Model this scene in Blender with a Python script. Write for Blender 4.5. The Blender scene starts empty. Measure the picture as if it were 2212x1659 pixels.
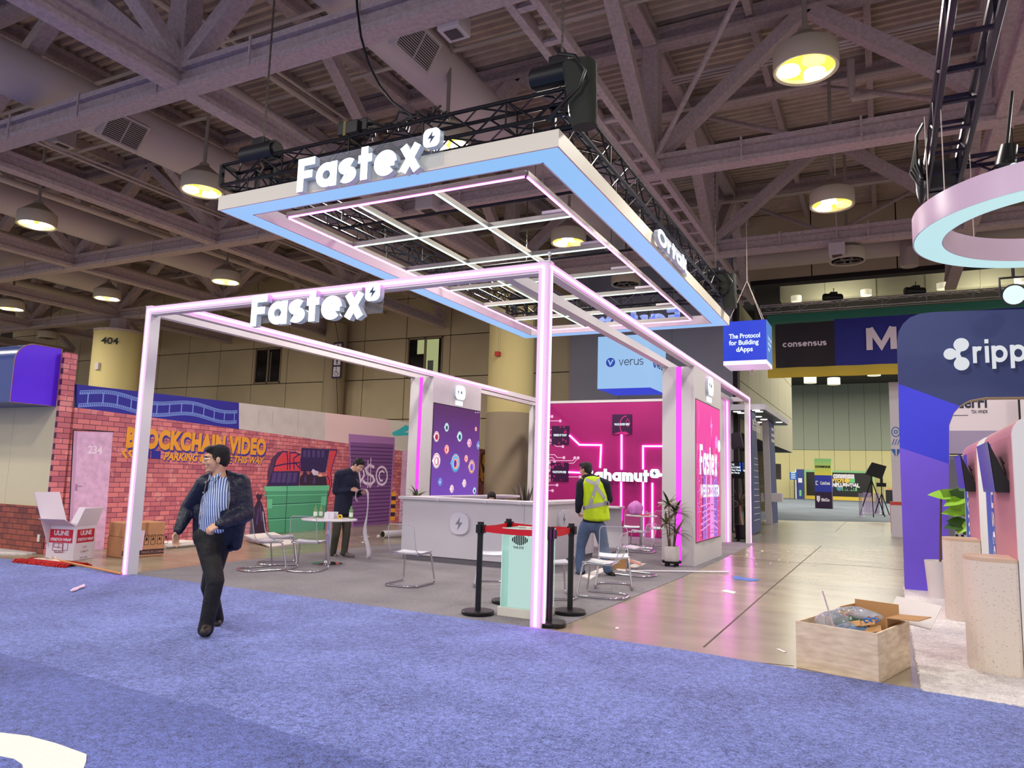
import bpy, bmesh, math, random
from mathutils import Vector, Matrix
from math import sin, cos, pi, radians, sqrt, atan2
random.seed(7)
SC = bpy.context.scene
COL = SC.collection

# ------------------------------------------------------------------ camera
CAM_POS = Vector((0.0, 0.0, 1.5))
YAW, PITCH, ROLL, FPX = radians(-26.737), radians(7.231), radians(1.679), 1600.5
FW = Vector((sin(YAW)*cos(PITCH), cos(YAW)*cos(PITCH), sin(PITCH)))
_r0 = Vector((cos(YAW), -sin(YAW), 0)); _u0 = _r0.cross(FW)
RT = cos(ROLL)*_r0 + sin(ROLL)*_u0
UP = -sin(ROLL)*_r0 + cos(ROLL)*_u0
cam_data = bpy.data.cameras.new('camera')
cam_data.sensor_width = 36.0
cam_data.lens = FPX*36.0/2212.0
cam_data.clip_end = 400
camera = bpy.data.objects.new('camera', cam_data)
COL.objects.link(camera)
camera.matrix_world = Matrix(((RT.x, UP.x, -FW.x, CAM_POS.x), (RT.y, UP.y, -FW.y, CAM_POS.y), (RT.z, UP.z, -FW.z, CAM_POS.z), (0, 0, 0, 1)))
SC.camera = camera

# ------------------------------------------------------------------ world, exposure
world = bpy.data.worlds.new('hall_ambient'); SC.world = world
world.use_nodes = True
_bg = world.node_tree.nodes['Background']
_bg.inputs[0].default_value = (0.86, 0.84, 0.92, 1)
_bg.inputs[1].default_value = 1.0
SC.view_settings.view_transform = 'Standard'
SC.view_settings.look = 'None'
SC.view_settings.gamma = 1.0
SC.view_settings.exposure = 0.0
SC.view_settings.use_curve_mapping = False
cy = SC.cycles
cy.max_bounces = 7; cy.diffuse_bounces = 3; cy.glossy_bounces = 3
cy.transmission_bounces = 6; cy.transparent_max_bounces = 12
cy.sample_clamp_indirect = 4.0
cy.caustics_reflective = False; cy.caustics_refractive = False
cy.use_denoising = True
cy.use_light_tree = True

# ------------------------------------------------------------------ the hall's high-bay lamps (light only; the fixtures are built further down)
LAMP_Z = 7.75
LAMP_W = 300.0
def area_light(name, loc, size, power, color, rot=(0, 0, 0), spread=None, sy=None):
    l = bpy.data.lights.new(name, 'AREA')
    l.shape = 'DISK' if sy is None else 'RECTANGLE'
    l.size = size
    if sy is not None: l.size_y = sy
    l.energy = power; l.color = color
    if spread: l.spread = spread
    o = bpy.data.objects.new(name, l); COL.objects.link(o)
    o.location = loc; o.rotation_euler = rot
    return o

# ------------------------------------------------------------------ ground / plane helpers (a viewing ray met with a real plane)
def ray(px, py):
    return FW + RT*((px-1106)/FPX) - UP*((py-829.5)/FPX)
def GZ(px, py, z=0.0):
    d = ray(px, py); return CAM_POS + d*((z-1.5)/d.z)
def GX(px, py, x):
    d = ray(px, py); return CAM_POS + d*(x/d.x)
def GY(px, py, y):
    d = ray(px, py); return CAM_POS + d*(y/d.y)
def PJ(x, y, z):
    d = Vector((x, y, z)) - CAM_POS; w = d.dot(FW)
    return (1106+FPX*d.dot(RT)/w, 829.5-FPX*d.dot(UP)/w, w)

# ------------------------------------------------------------------ materials
def lin(c):
    out = []
    for v in c[:3]:
        v = v/255.0
        out.append(v/12.92 if v <= 0.04045 else ((v+0.055)/1.055)**2.4)
    return tuple(out) + (1.0,)
MATS = {}
def mat(name, rgb, rough=0.6, metal=0.0, spec=0.5, emit=None, es=0.0, alpha=None, trans=0.0, ior=1.45, noise=None, bump=None, coat=0.0, sheen=0.0, light=True):
    """Principled material. noise=(scale, amount[, detail]) varies the colour, bump=(scale, strength)."""
    if name in MATS: return MATS[name]
    m = bpy.data.materials.new(name); m.use_nodes = True
    nt = m.node_tree; b = nt.nodes['Principled BSDF']
    c = lin(rgb)
    b.inputs['Base Color'].default_value = c
    b.inputs['Roughness'].default_value = rough
    b.inputs['Metallic'].default_value = metal
    b.inputs['Specular IOR Level'].default_value = spec
    b.inputs['IOR'].default_value = ior
    if coat: b.inputs['Coat Weight'].default_value = coat; b.inputs['Coat Roughness'].default_value = 0.12
    if sheen: b.inputs['Sheen Weight'].default_value = sheen
    if trans: b.inputs['Transmission Weight'].default_value = trans
    if alpha is not None: b.inputs['Alpha'].default_value = alpha
    if emit is not None:
        b.inputs['Emission Color'].default_value = lin(emit)
        b.inputs['Emission Strength'].default_value = es
        if not light: m.cycles.emission_sampling = 'NONE'
    if noise or bump:
        tc = nt.nodes.new('ShaderNodeTexCoord')
    if noise:
        n = nt.nodes.new('ShaderNodeTexNoise'); n.inputs['Scale'].default_value = noise[0]
        n.inputs['Detail'].default_value = noise[2] if len(noise) > 2 else 4
        nt.links.new(tc.outputs['Object'], n.inputs['Vector'])
        r = nt.nodes.new('ShaderNodeValToRGB')
        a = noise[1]
        r.color_ramp.elements[0].position = 0.3; r.color_ramp.elements[1].position = 0.7
        r.color_ramp.elements[0].color = tuple(v*(1-a) for v in c[:3]) + (1,)
        r.color_ramp.elements[1].color = tuple(min(1, v*(1+a)) for v in c[:3]) + (1,)
        nt.links.new(n.outputs['Fac'], r.inputs['Fac'])
        nt.links.new(r.outputs['Color'], b.inputs['Base Color'])
    if bump:
        n2 = nt.nodes.new('ShaderNodeTexNoise'); n2.inputs['Scale'].default_value = bump[0]; n2.inputs['Detail'].default_value = 3
        nt.links.new(tc.outputs['Object'], n2.inputs['Vector'])
        bp = nt.nodes.new('ShaderNodeBump'); bp.inputs['Strength'].default_value = bump[1]; bp.inputs['Distance'].default_value = 0.02
        nt.links.new(n2.outputs['Fac'], bp.inputs['Height'])
        nt.links.new(bp.outputs['Normal'], b.inputs['Normal'])
    MATS[name] = m
    return m
def emis(name, rgb, s, light=True):
    """something that gives off light: LED strip, lightbox, screen"""
    if name in MATS: return MATS[name]
    m = mat(name, (20, 20, 22), 0.4, emit=rgb, es=s, light=light)
    return m
def acrylic(name, rgb=(235, 240, 245), opac=0.10, rough=0.04):
    """thin clear acrylic: mostly lets light straight through, with a glossy skin"""
    if name in MATS: return MATS[name]
    m = bpy.data.materials.new(name); m.use_nodes = True
    nt = m.node_tree; nt.nodes.clear()
    out = nt.nodes.new('ShaderNodeOutputMaterial')
    tr = nt.nodes.new('ShaderNodeBsdfTransparent'); tr.inputs[0].default_value = (0.96, 0.97, 0.98, 1)
    pr = nt.nodes.new('ShaderNodeBsdfPrincipled')
    pr.inputs['Base Color'].default_value = lin(rgb); pr.inputs['Roughness'].default_value = rough
    fr = nt.nodes.new('ShaderNodeFresnel'); fr.inputs['IOR'].default_value = 1.3
    ad = nt.nodes.new('ShaderNodeMath'); ad.operation = 'ADD'; ad.use_clamp = True; ad.inputs[1].default_value = opac
    nt.links.new(fr.outputs[0], ad.inputs[0])
    mx = nt.nodes.new('ShaderNodeMixShader')
    nt.links.new(ad.outputs[0], mx.inputs[0]); nt.links.new(tr.outputs[0], mx.inputs[1]); nt.links.new(pr.outputs[0], mx.inputs[2])
    nt.links.new(mx.outputs[0], out.inputs[0])
    MATS[name] = m
    return m

# ------------------------------------------------------------------ mesh builder
class MB:
    def __init__(s): s.v = []; s.f = []; s.mi = []; s.cur = 0
    def _add(s, vs, fs):
        o = len(s.v); s.v.extend([Vector(p) for p in vs])
        for f in fs: s.f.append([o+i for i in f]); s.mi.append(s.cur)
        return s
    def box(s, x0, y0, z0, x1, y1, z1):
        x0, x1 = min(x0, x1), max(x0, x1); y0, y1 = min(y0, y1), max(y0, y1); z0, z1 = min(z0, z1), max(z0, z1)
        return s._add([(x0,y0,z0),(x1,y0,z0),(x1,y1,z0),(x0,y1,z0),(x0,y0,z1),(x1,y0,z1),(x1,y1,z1),(x0,y1,z1)],
                      [(0,3,2,1),(4,5,6,7),(0,1,5,4),(1,2,6,5),(2,3,7,6),(3,0,4,7)])
    def bar(s, a, b, w, h, up=(0,0,1)):
        """rectangular bar from a to b, w across, h along up"""
        a = Vector(a); b = Vector(b); d = (b-a).normalized(); up = Vector(up)
        if abs(d.dot(up)) > 0.98: up = Vector((0,1,0)) if abs(d.y) < 0.9 else Vector((1,0,0))
        x = d.cross(up).normalized(); y = x.cross(d).normalized()
        vs = []
        for p in (a, b):
            for i, j in ((-1,-1),(1,-1),(1,1),(-1,1)): vs.append(p + x*(i*w/2) + y*(j*h/2))
        return s._add(vs, [(3,2,1,0),(4,5,6,7),(0,1,5,4),(1,2,6,5),(2,3,7,6),(3,0,4,7)])
    def cyl(s, a, b, r, r2=None, n=12, cap=True):
        a = Vector(a); b = Vector(b); d = (b-a).normalized(); r2 = r if r2 is None else r2
        t = Vector((0,0,1)) if abs(d.z) < 0.9 else Vector((1,0,0))
        x = d.cross(t).normalized(); y = d.cross(x)
        vs = []
        for p, q in ((a, r), (b, r2)):
            for k in range(n): vs.append(p + x*(q*cos(2*pi*k/n)) + y*(q*sin(2*pi*k/n)))
        fs = [(k, n+k, n+(k+1) % n, (k+1) % n) for k in range(n)]
        if cap: fs += [tuple(range(n)), tuple(range(2*n-1, n-1, -1))]
        return s._add(vs, fs)
    def tube(s, pts, r, n=8, closed=False, cap=True):
        pts = [Vector(p) for p in pts]; m = len(pts); rs = r if isinstance(r, (list, tuple)) else [r]*m
        tan = []
        for i in range(m):
            if closed: d = pts[(i+1) % m]-pts[i-1]
            else: d = pts[min(i+1, m-1)]-pts[max(i-1, 0)]
            tan.append(d.normalized() if d.length > 1e-9 else Vector((0,0,1)))
        t0 = tan[0]; ref = Vector((0,0,1)) if abs(t0.z) < 0.9 else Vector((1,0,0))
        x = t0.cross(ref).normalized(); vs = []
        for i in range(m):
            x = (x - tan[i]*x.dot(tan[i]))
            x = x.normalized() if x.length > 1e-6 else tan[i].orthogonal().normalized()
            y = tan[i].cross(x)
            for k in range(n): vs.append(pts[i] + (x*cos(2*pi*k/n) + y*sin(2*pi*k/n))*rs[i])
        fs = []
        for i in range(m if closed else m-1):
            j = (i+1) % m
            for k in range(n): fs.append((i*n+k, i*n+(k+1) % n, j*n+(k+1) % n, j*n+k))
        if cap and not closed: fs += [tuple(range(n-1, -1, -1)), tuple((m-1)*n+k for k in range(n))]
        return s._add(vs, fs)
    def lathe(s, prof, c=(0,0,0), n=24, sx=1.0, sy=1.0, cap=True):
        c = Vector(c); vs = []; m = len(prof)
        for r, z in prof:
            for k in range(n): vs.append(c + Vector((r*sx*cos(2*pi*k/n), r*sy*sin(2*pi*k/n), z)))
        fs = []
        for i in range(m-1):
            for k in range(n): fs.append((i*n+k, i*n+(k+1) % n, (i+1)*n+(k+1) % n, (i+1)*n+k))
        if cap and prof[0][0] > 1e-6: fs.append(tuple(range(n-1, -1, -1)))
        if cap and prof[-1][0] > 1e-6: fs.append(tuple((m-1)*n+k for k in range(n)))
        return s._add(vs, fs)
    def prism(s, poly, o, u, v, depth):
        """2-D polygon (u, v coordinates from o) pushed depth metres along u x v; the face at o+depth is the front"""
        o = Vector(o); u = Vector(u); v = Vector(v); w = u.cross(v).normalized(); n = len(poly)
        ar = sum(poly[i][0]*poly[(i+1) % n][1]-poly[(i+1) % n][0]*poly[i][1] for i in range(n))
        if ar < 0: poly = poly[::-1]
        vs = [o+u*a+v*b for a, b in poly] + [o+u*a+v*b+w*depth for a, b in poly]
        fs = [tuple(range(n-1, -1, -1)), tuple(range(n, 2*n))] + [(i, (i+1) % n, n+(i+1) % n, n+i) for i in range(n)]
        return s._add(vs, fs)
    def flat(s, poly, o, u, v, off=0.0):
        o = Vector(o); u = Vector(u); v = Vector(v); w = u.cross(v).normalized(); n = len(poly)
        ar = sum(poly[i][0]*poly[(i+1) % n][1]-poly[(i+1) % n][0]*poly[i][1] for i in range(n))
        if ar < 0: poly = poly[::-1]
        return s._add([o+u*a+v*b+w*off for a, b in poly], [tuple(range(n))])
    def stroke(s, pts, w, o, u, v, depth, closed=False):
        """thick line of width w along 2-D pts, extruded depth (front at +depth)"""
        m = len(pts); P = [Vector((p[0], p[1])) for p in pts]; L = []; R_ = []
        for i in range(m):
            if closed: d0 = P[i]-P[i-1]; d1 = P[(i+1) % m]-P[i]
            else: d0 = P[i]-P[max(i-1, 0)]; d1 = P[min(i+1, m-1)]-P[i]
            if d0.length < 1e-9: d0 = d1
            if d1.length < 1e-9: d1 = d0
            n0 = Vector((-d0.y, d0.x)).normalized(); n1 = Vector((-d1.y, d1.x)).normalized()
            nn = (n0+n1); nn = nn.normalized() if nn.length > 1e-6 else n0
            k = min(2.0, 1/max(0.3, nn.dot(n0)))
            L.append(P[i]+nn*(w/2*k)); R_.append(P[i]-nn*(w/2*k))
        o = Vector(o); u = Vector(u); v = Vector(v); wv = u.cross(v).normalized()
        vs = []
        for i in range(m):
            for q, dz in ((L[i],0),(R_[i],0),(R_[i],depth),(L[i],depth)): vs.append(o+u*q.x+v*q.y+wv*dz)
        fs = []
        for i in range(m if closed else m-1):
            j = (i+1) % m; a = i*4; b = j*4
            fs += [(a+3,a+2,b+2,b+3),(a,b,b+1,a+1),(a+2,a+1,b+1,b+2),(a,a+3,b+3,b)]
        if not closed: fs += [(0,1,2,3),((m-1)*4+3,(m-1)*4+2,(m-1)*4+1,(m-1)*4)]
        return s._add(vs, fs)
    def grid(s, fn, nu, nv):
        vs = [fn(i/nu, j/nv) for j in range(nv+1) for i in range(nu+1)]
        fs = [(j*(nu+1)+i, j*(nu+1)+i+1, (j+1)*(nu+1)+i+1, (j+1)*(nu+1)+i) for j in range(nv) for i in range(nu)]
        return s._add(vs, fs)
    def ball(s, c, r, nu=12, nv=8, sx=1, sy=1, sz=1):
        c = Vector(c); prof = []
        vs = [c+Vector((0,0,-r*sz))]
        for j in range(1, nv):
            a = -pi/2+pi*j/nv
            for k in range(nu): vs.append(c+Vector((r*sx*cos(a)*cos(2*pi*k/nu), r*sy*cos(a)*sin(2*pi*k/nu), r*sz*sin(a))))
        vs.append(c+Vector((0,0,r*sz))); fs = []
        for k in range(nu): fs.append((0, 1+(k+1) % nu, 1+k))
        for j in range(nv-2):
            for k in range(nu): fs.append((1+j*nu+k, 1+j*nu+(k+1) % nu, 1+(j+1)*nu+(k+1) % nu, 1+(j+1)*nu+k))
        t = len(vs)-1; b = 1+(nv-2)*nu
        for k in range(nu): fs.append((b+k, b+(k+1) % nu, t))
        return s._add(vs, fs)
    def mesh(s, name, m, org=None):
        me = bpy.data.meshes.new(name)
        vs = s.v if org is None else [p-Vector(org) for p in s.v]
        me.from_pydata([tuple(p) for p in vs], [], s.f)
        ms = m if isinstance(m, (list, tuple)) else [m]
        for q in ms: me.materials.append(q)
        if len(ms) > 1: me.polygons.foreach_set('material_index', [min(i, len(ms)-1) for i in s.mi])
        me.update()
        return me
    def build(s, name, m, parent=None, org=None, smooth=None, bevel=0.0):
        me = s.mesh(name, m, org)
        if smooth is not None:
            me.polygons.foreach_set('use_smooth', [True]*len(me.polygons))
            me.set_sharp_from_angle(angle=radians(smooth))
        o = bpy.data.objects.new(name, me); COL.objects.link(o)
        if parent is not None: o.parent = parent
        if bevel:
            bv = o.modifiers.new('bevel', 'BEVEL'); bv.width = bevel; bv.segments = 2; bv.limit_method = 'ANGLE'; bv.angle_limit = radians(40)
        return o

def thing(name, label, cat, loc=(0,0,0), rotz=0.0, group=None):
    o = bpy.data.objects.new(name, None); COL.objects.link(o)
    o.empty_display_size = 0.2
    o.location = loc; o.rotation_euler = (0, 0, rotz)
    o['label'] = label; o['category'] = cat
    if group: o['group'] = group
    return o
def tag(o, label, cat, group=None, kind=None):
    o['label'] = label; o['category'] = cat
    if group: o['group'] = group
    if kind: o['kind'] = kind
    return o
def struct(o): o['kind'] = 'structure'; return o
def kids(o): return [c for c in bpy.data.objects if c.parent == o]
def dup(root, loc, rotz=None, label=None, group=None):
    r = root.copy(); COL.objects.link(r); r.location = loc
    if rotz is not None: r.rotation_euler = (0, 0, rotz)
    if label: r['label'] = label
    if group: r['group'] = group
    for ch in CH[root]:
        c = ch.copy(); COL.objects.link(c); c.parent = r
        for g in CH.get(ch, []):
            d = g.copy(); COL.objects.link(d); d.parent = c
    return r
CH = {}
def index_children():
    CH.clear()
    for o in COL.objects:
        if o.parent: CH.setdefault(o.parent, []).append(o)

# ------------------------------------------------------------------ lettering
def arc(cx, cy_, rx, ry, a0, a1, n=20):
    return [(cx+rx*cos(radians(a0+(a1-a0)*i/n)), cy_+ry*sin(radians(a0+(a1-a0)*i/n))) for i in range(n+1)]
def glyph(ch, w, A=1.36):
    """geometric sans: strokes in units of the x-height. Returns ([ (pts, closed) ], advance)"""
    h = w/2; R0 = 0.5-h
    ring = (arc(0.5, 0.5, R0, R0, 0, 360, 28)[:-1], True)
    def arch(x0, wd): 
        r = (wd-w)/2; return arc(x0+wd/2, 1-h-r, r, r, 180, 0, 14) + [(x0+wd-h, 0)]
    if ch == 'a': return [ring, ([(1-h, 0), (1-h, 1)], False)], 1.0
    if ch == 'b': return [ring, ([(h, 0), (h, A)], False)], 1.0
    if ch == 'd': return [ring, ([(1-h, 0), (1-h, A)], False)], 1.0
    if ch == 'p': return [ring, ([(h, 1), (h, -0.38)], False)], 1.0
    if ch == 'g': return [ring, ([(1-h, 1)] + arc(0.5, -0.05, R0, 0.33-h, 0, -150, 12), False)], 1.0
    if ch == 'o': return [ring], 1.0
    if ch == 'c': return [(arc(0.5, 0.5, R0, R0, 48, 312, 22), False)], 0.9
    if ch == 'e': return [(arc(0.5, 0.5, R0, R0, 0, 318, 26), False), ([(h, 0.5), (1-h*0.6, 0.5)], False)], 1.0
    if ch == 's':
        ry = (1-w)/4; rx = 0.36-h*0.6
        return [(arc(0.4, 1-h-ry, rx, ry, 35, 270, 14) + arc(0.4, h+ry, rx, ry, 90, -145, 14)[1:], False)], 0.8
    if ch == 't': return [([(0.28, 0), (0.28, A*0.96)], False), ([(0, 1-h), (0.62, 1-h)], False)], 0.64
    if ch == 'x': return [([(h*1.1, 0), (0.96-h*1.1, 1)], False), ([(h*1.1, 1), (0.96-h*1.1, 0)], False)], 0.96
    if ch == 'r': return [([(h, 0), (h, 1)], False), (arc(0.42, 0.58, 0.42-h, 0.42-h, 180, 62, 10), False)], 0.62
    if ch == 'k': return [([(h, 0), (h, A)], False), ([(h, 0.42), (0.84-h, 1.0)], False), ([(0.34, 0.55), (0.9-h, 0)], False)], 0.86
    if ch == 'h': return [([(h, 0), (h, A)], False), (arch(0, 0.88), False)], 0.88
    if ch == 'n': return [([(h, 0), (h, 1)], False), (arch(0, 0.88), False)], 0.88
    if ch == 'm': return [([(h, 0), (h, 1)], False), (arch(0, 0.78), False), (arch(0.78-w, 0.78), False)], 1.56-w
    if ch == 'u': return [([(h, 1)] + arc(0.44, h+(0.88-w)/2, (0.88-w)/2, (0.88-w)/2, 180, 360, 14) + [(0.88-h, 1)], False), ([(0.88-h, 0), (0.88-h, 1)], False)], 0.88
    if ch == 'v': return [([(h, 1), (0.45, 0.06), (0.9-h, 1)], False)], 0.9
    if ch == 'y': return [([(h, 1), (0.46, 0.08)], False), ([(0.9-h, 1), (0.3, -0.38)], False)], 0.9
    if ch == 'i': return [([(h, 0), (h, 1)], False), ([(h, 1.16), (h, 1.16+w)], False)], w
    if ch == 'l': return [([(h, 0), (h, A)], False)], w
    if ch == 'F': return [([(h, 0), (h, A)], False), ([(0, A-h), (0.84, A-h)], False), ([(0, A*0.5), (0.74, A*0.5)], False)], 0.84
    if ch == 'O': return [(arc(0.68, A/2, 0.68-h, A/2-h, 0, 360, 32)[:-1], True)], 1.36
    if ch == 'B':
        r1 = (A-w)/4
        return [([(h, 0), (h, A)], False), ([(h, A-h)] + arc(0.5, A-h-r1, r1, r1, 90, -90, 10) + [(h, A/2)], False), ([(h, A/2)] + arc(0.56, h+r1, r1, r1, 90, -90, 10) + [(h, h)], False)], 0.98
    if ch == 'M': return [([(h, 0), (h, A)], False), ([(h*1.2, A), (0.72, 0.22), (1.44-h*1.2, A)], False), ([(1.44-h, 0), (1.44-h, A)], False)], 1.44
    if ch == 'T': return [([(0.5, 0), (0.5, A)], False), ([(0, A-h), (1.0, A-h)], False)], 1.0
    if ch == 'P': 
        r1 = A*0.29-h
        return [([(h, 0), (h, A)], False), ([(h, A-h)] + arc(0.5, A-h-r1, r1, r1, 90, -90, 10) + [(h, A-h-2*r1)], False)], 0.92
    if ch == 'A': return [([(h, 0), (0.62, A-h), (1.24-h, 0)], False), ([(0.3, 0.34), (0.94, 0.34)], False)], 1.24
    if ch == 'f': return [(arc(0.56, A-0.3, 0.3-h, 0.3-h, 80, 180, 8) + [(0.26+h, 0)], False), ([(0, 1-h), (0.64, 1-h)], False)], 0.66
    if ch == ' ': return [], 0.45
    return [ring], 1.0
def letters(text, o, u, v, xh, w, depth, mats, parent, track=0.1, A=1.36, org=None, name='letter', width=None):
    """one mesh per letter, front face first material, sides second. Returns the total width."""
    u = Vector(u); v = Vector(v); o = Vector(o)
    tot = sum(glyph(c, w, A)[1]+track for c in text)-track
    sx = 1.0 if width is None else width/(tot*xh)
    x = 0.0
    for c in text:
        st, adv = glyph(c, w, A)
        if st:
            mb = MB()
            for k, (pts, cl) in enumerate(st):
                mb.stroke(pts, w, o+u*(x*xh*sx), u*(xh*sx), v*xh, depth - 0.0006*k, cl)
            nrm = u.cross(v).normalized()
            mb2 = mb.mesh(name, mats, org)
            if len(mats) > 1:
                idx = [0 if p.normal.dot(nrm) > 0.9 else 1 for p in mb2.polygons]
                mb2.polygons.foreach_set('material_index', idx)
            ob = bpy.data.objects.new(name, mb2); COL.objects.link(ob); ob.parent = parent
        x += adv+track
    return tot*xh*sx
def text_mesh(s, size, bold=0.0, extrude=0.0, align='LEFT', spacing=1.0, shear=0.0, line=1.0):
    cu = bpy.data.curves.new('lettering', 'FONT')
    cu.body = s; cu.size = size; cu.offset = bold; cu.extrude = extrude; cu.align_x = align; cu.space_character = spacing; cu.shear = shear
    cu.space_line = line; cu.resolution_u = 3
    ob = bpy.data.objects.new('lettering', cu)
    me = bpy.data.meshes.new_from_object(ob)
    bpy.data.objects.remove(ob); bpy.data.curves.remove(cu)
    return me
def text(s, o, u, v, size, m, parent=None, org=None, name='lettering', bold=0.0, extrude=0.0, align='LEFT', width=None, height=None, spacing=1.0, shear=0.0, off=0.004, line=1.0):
    """flat print: o is the left (or centre) of the baseline"""
    me = text_mesh(s, size, bold, extrude, align, spacing, shear, line)
    u = Vector(u).normalized(); v = Vector(v).normalized(); w = u.cross(v)
    xs = [p.co.x for p in me.vertices]; ys = [p.co.y for p in me.vertices]
    kx = 1.0 if width is None else width/max(1e-6, max(xs)-min(xs))
    ky = 1.0 if height is None else height/max(1e-6, max(ys))
    o = Vector(o) - (Vector(org) if org is not None else Vector())
    for p in me.vertices:
        p.co = o + u*(p.co.x*kx) + v*(p.co.y*ky) + w*(p.co.z+off)
    me.materials.clear(); me.materials.append(m)
    ob = bpy.data.objects.new(name, me); COL.objects.link(ob)
    if parent is not None: ob.parent = parent
    return ob
def rrect(x0, y0, x1, y1, r, n=5):
    p = []
    for cx, cy_, a in ((x1-r, y1-r, 0), (x0+r, y1-r, 90), (x0+r, y0+r, 180), (x1-r, y0+r, 270)):
        p += [(cx+r*cos(radians(a+90*i/n)), cy_+r*sin(radians(a+90*i/n))) for i in range(n+1)]
    return p
BOLT = [(0.62, 1.0), (0.12, 0.44), (0.46, 0.44), (0.34, 0.0), (0.88, 0.60), (0.54, 0.60)]
# ================================================================== THE SETTING
# ---- floor
def concrete():
    m = bpy.data.materials.new('polished_concrete'); m.use_nodes = True
    nt = m.node_tree; b = nt.nodes['Principled BSDF']
    tc = nt.nodes.new('ShaderNodeTexCoord'); L = nt.links.new
    n1 = nt.nodes.new('ShaderNodeTexNoise'); n1.inputs['Scale'].default_value = 0.35; n1.inputs['Detail'].default_value = 6
    mp = nt.nodes.new('ShaderNodeMapping'); mp.inputs['Scale'].default_value = (1.0, 2.2, 1.0)
    n2 = nt.nodes.new('ShaderNodeTexNoise'); n2.inputs['Scale'].default_value = 1.2; n2.inputs['Detail'].default_value = 8
    L(tc.outputs['Object'], n1.inputs['Vector']); L(tc.outputs['Object'], mp.inputs['Vector']); L(mp.outputs['Vector'], n2.inputs['Vector'])
    mx = nt.nodes.new('ShaderNodeMath'); mx.operation = 'MULTIPLY'
    L(n1.outputs['Fac'], mx.inputs[0]); L(n2.outputs['Fac'], mx.inputs[1])
    r = nt.nodes.new('ShaderNodeValToRGB')
    r.color_ramp.elements[0].position = 0.12; r.color_ramp.elements[0].color = lin((138, 128, 108))
    r.color_ramp.elements[1].position = 0.42; r.color_ramp.elements[1].color = lin((164, 152, 128))
    L(mx.outputs[0], r.inputs['Fac']); L(r.outputs['Color'], b.inputs['Base Color'])
    rr = nt.nodes.new('ShaderNodeMapRange'); rr.inputs[3].default_value = 0.2; rr.inputs[4].default_value = 0.27
    L(n2.outputs['Fac'], rr.inputs[0]); L(rr.outputs[0], b.inputs['Roughness'])
    b.inputs['Specular IOR Level'].default_value = 0.62
    return m
MAT_FLOOR = concrete()
floor = struct(MB().box(-70, -25, -0.3, 45, 101, 0).build('floor', MAT_FLOOR))
m_joint = mat('floor_joint_filler', (78, 66, 54), 0.7)
m_joint2 = mat('floor_joint_pale', (176, 158, 136), 0.6)
def joint(pts, w, m):
    mb = MB()
    for a, b in zip(pts[:-1], pts[1:]): mb.bar(Vector(a)+Vector((0,0,0.0005)), Vector(b)+Vector((0,0,0.0005)), w, 0.003)
    mb.build('floor_joint', m, floor)
joint([GZ(1520, 1398), GZ(1640, 1293), GZ(1774, 1179)], 0.018, m_joint)
joint([GZ(1565, 1202), GZ(1700, 1214), GZ(1850, 1222), GZ(1950, 1231)], 0.02, m_joint)
joint([GZ(1570, 1205), GZ(1660, 1190), GZ(1800, 1207), GZ(1953, 1224)], 0.012, m_joint2)
joint([GZ(1350, 1392), GZ(1500, 1418), GZ(1715, 1439)], 0.012, m_joint)
joint([GZ(1805, 1148), GZ(1830, 1125)], 0.02, m_joint)

def pile(name, c0, c1, scale=260, bump=0.9, streak=None, big=0.3):
    m = bpy.data.materials.new(name); m.use_nodes = True
    nt = m.node_tree; b = nt.nodes['Principled BSDF']; L = nt.links.new
    tc = nt.nodes.new('ShaderNodeTexCoord')
    n1 = nt.nodes.new('ShaderNodeTexNoise'); n1.inputs['Scale'].default_value = scale; n1.inputs['Detail'].default_value = 2
    n2 = nt.nodes.new('ShaderNodeTexNoise'); n2.inputs['Scale'].default_value = 1.3; n2.inputs['Detail'].default_value = 5
    n3 = nt.nodes.new('ShaderNodeTexNoise'); n3.inputs['Scale'].default_value = scale*0.28; n3.inputs['Detail'].default_value = 2
    for n in (n1, n2, n3): L(tc.outputs['Object'], n.inputs['Vector'])
    a1 = nt.nodes.new('ShaderNodeMath'); a1.operation = 'MULTIPLY_ADD'; a1.inputs[1].default_value = big; 
    L(n2.outputs['Fac'], a1.inputs[0]); L(n1.outputs['Fac'], a1.inputs[2])
    a2 = nt.nodes.new('ShaderNodeMath'); a2.operation = 'MULTIPLY_ADD'; a2.inputs[1].default_value = 0.55
    L(n3.outputs['Fac'], a2.inputs[0]); L(a1.outputs[0], a2.inputs[2])
    r = nt.nodes.new('ShaderNodeValToRGB')
    mid = 0.5 + 0.5*big + 0.275
    r.color_ramp.elements[0].position = 0; r.color_ramp.elements[0].color = lin(c0)
    r.color_ramp.elements[1].position = 1; r.color_ramp.elements[1].color = lin(c1)
    mr = nt.nodes.new('ShaderNodeMapRange'); mr.inputs[1].default_value = mid-0.27; mr.inputs[2].default_value = mid+0.27
    L(a2.outputs[0], mr.inputs[0]); L(mr.outputs[0], r.inputs['Fac']); L(r.outputs['Color'], b.inputs['Base Color'])
    bp = nt.nodes.new('ShaderNodeBump'); bp.inputs['Strength'].default_value = bump; bp.inputs['Distance'].default_value = 0.006
    L(a2.outputs[0], bp.inputs['Height']); L(bp.outputs['Normal'], b.inputs['Normal'])
    b.inputs['Roughness'].default_value = 0.95; b.inputs['Specular IOR Level'].default_value = 0.1
    b.inputs['Sheen Weight'].default_value = 0.25
    return m
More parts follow.
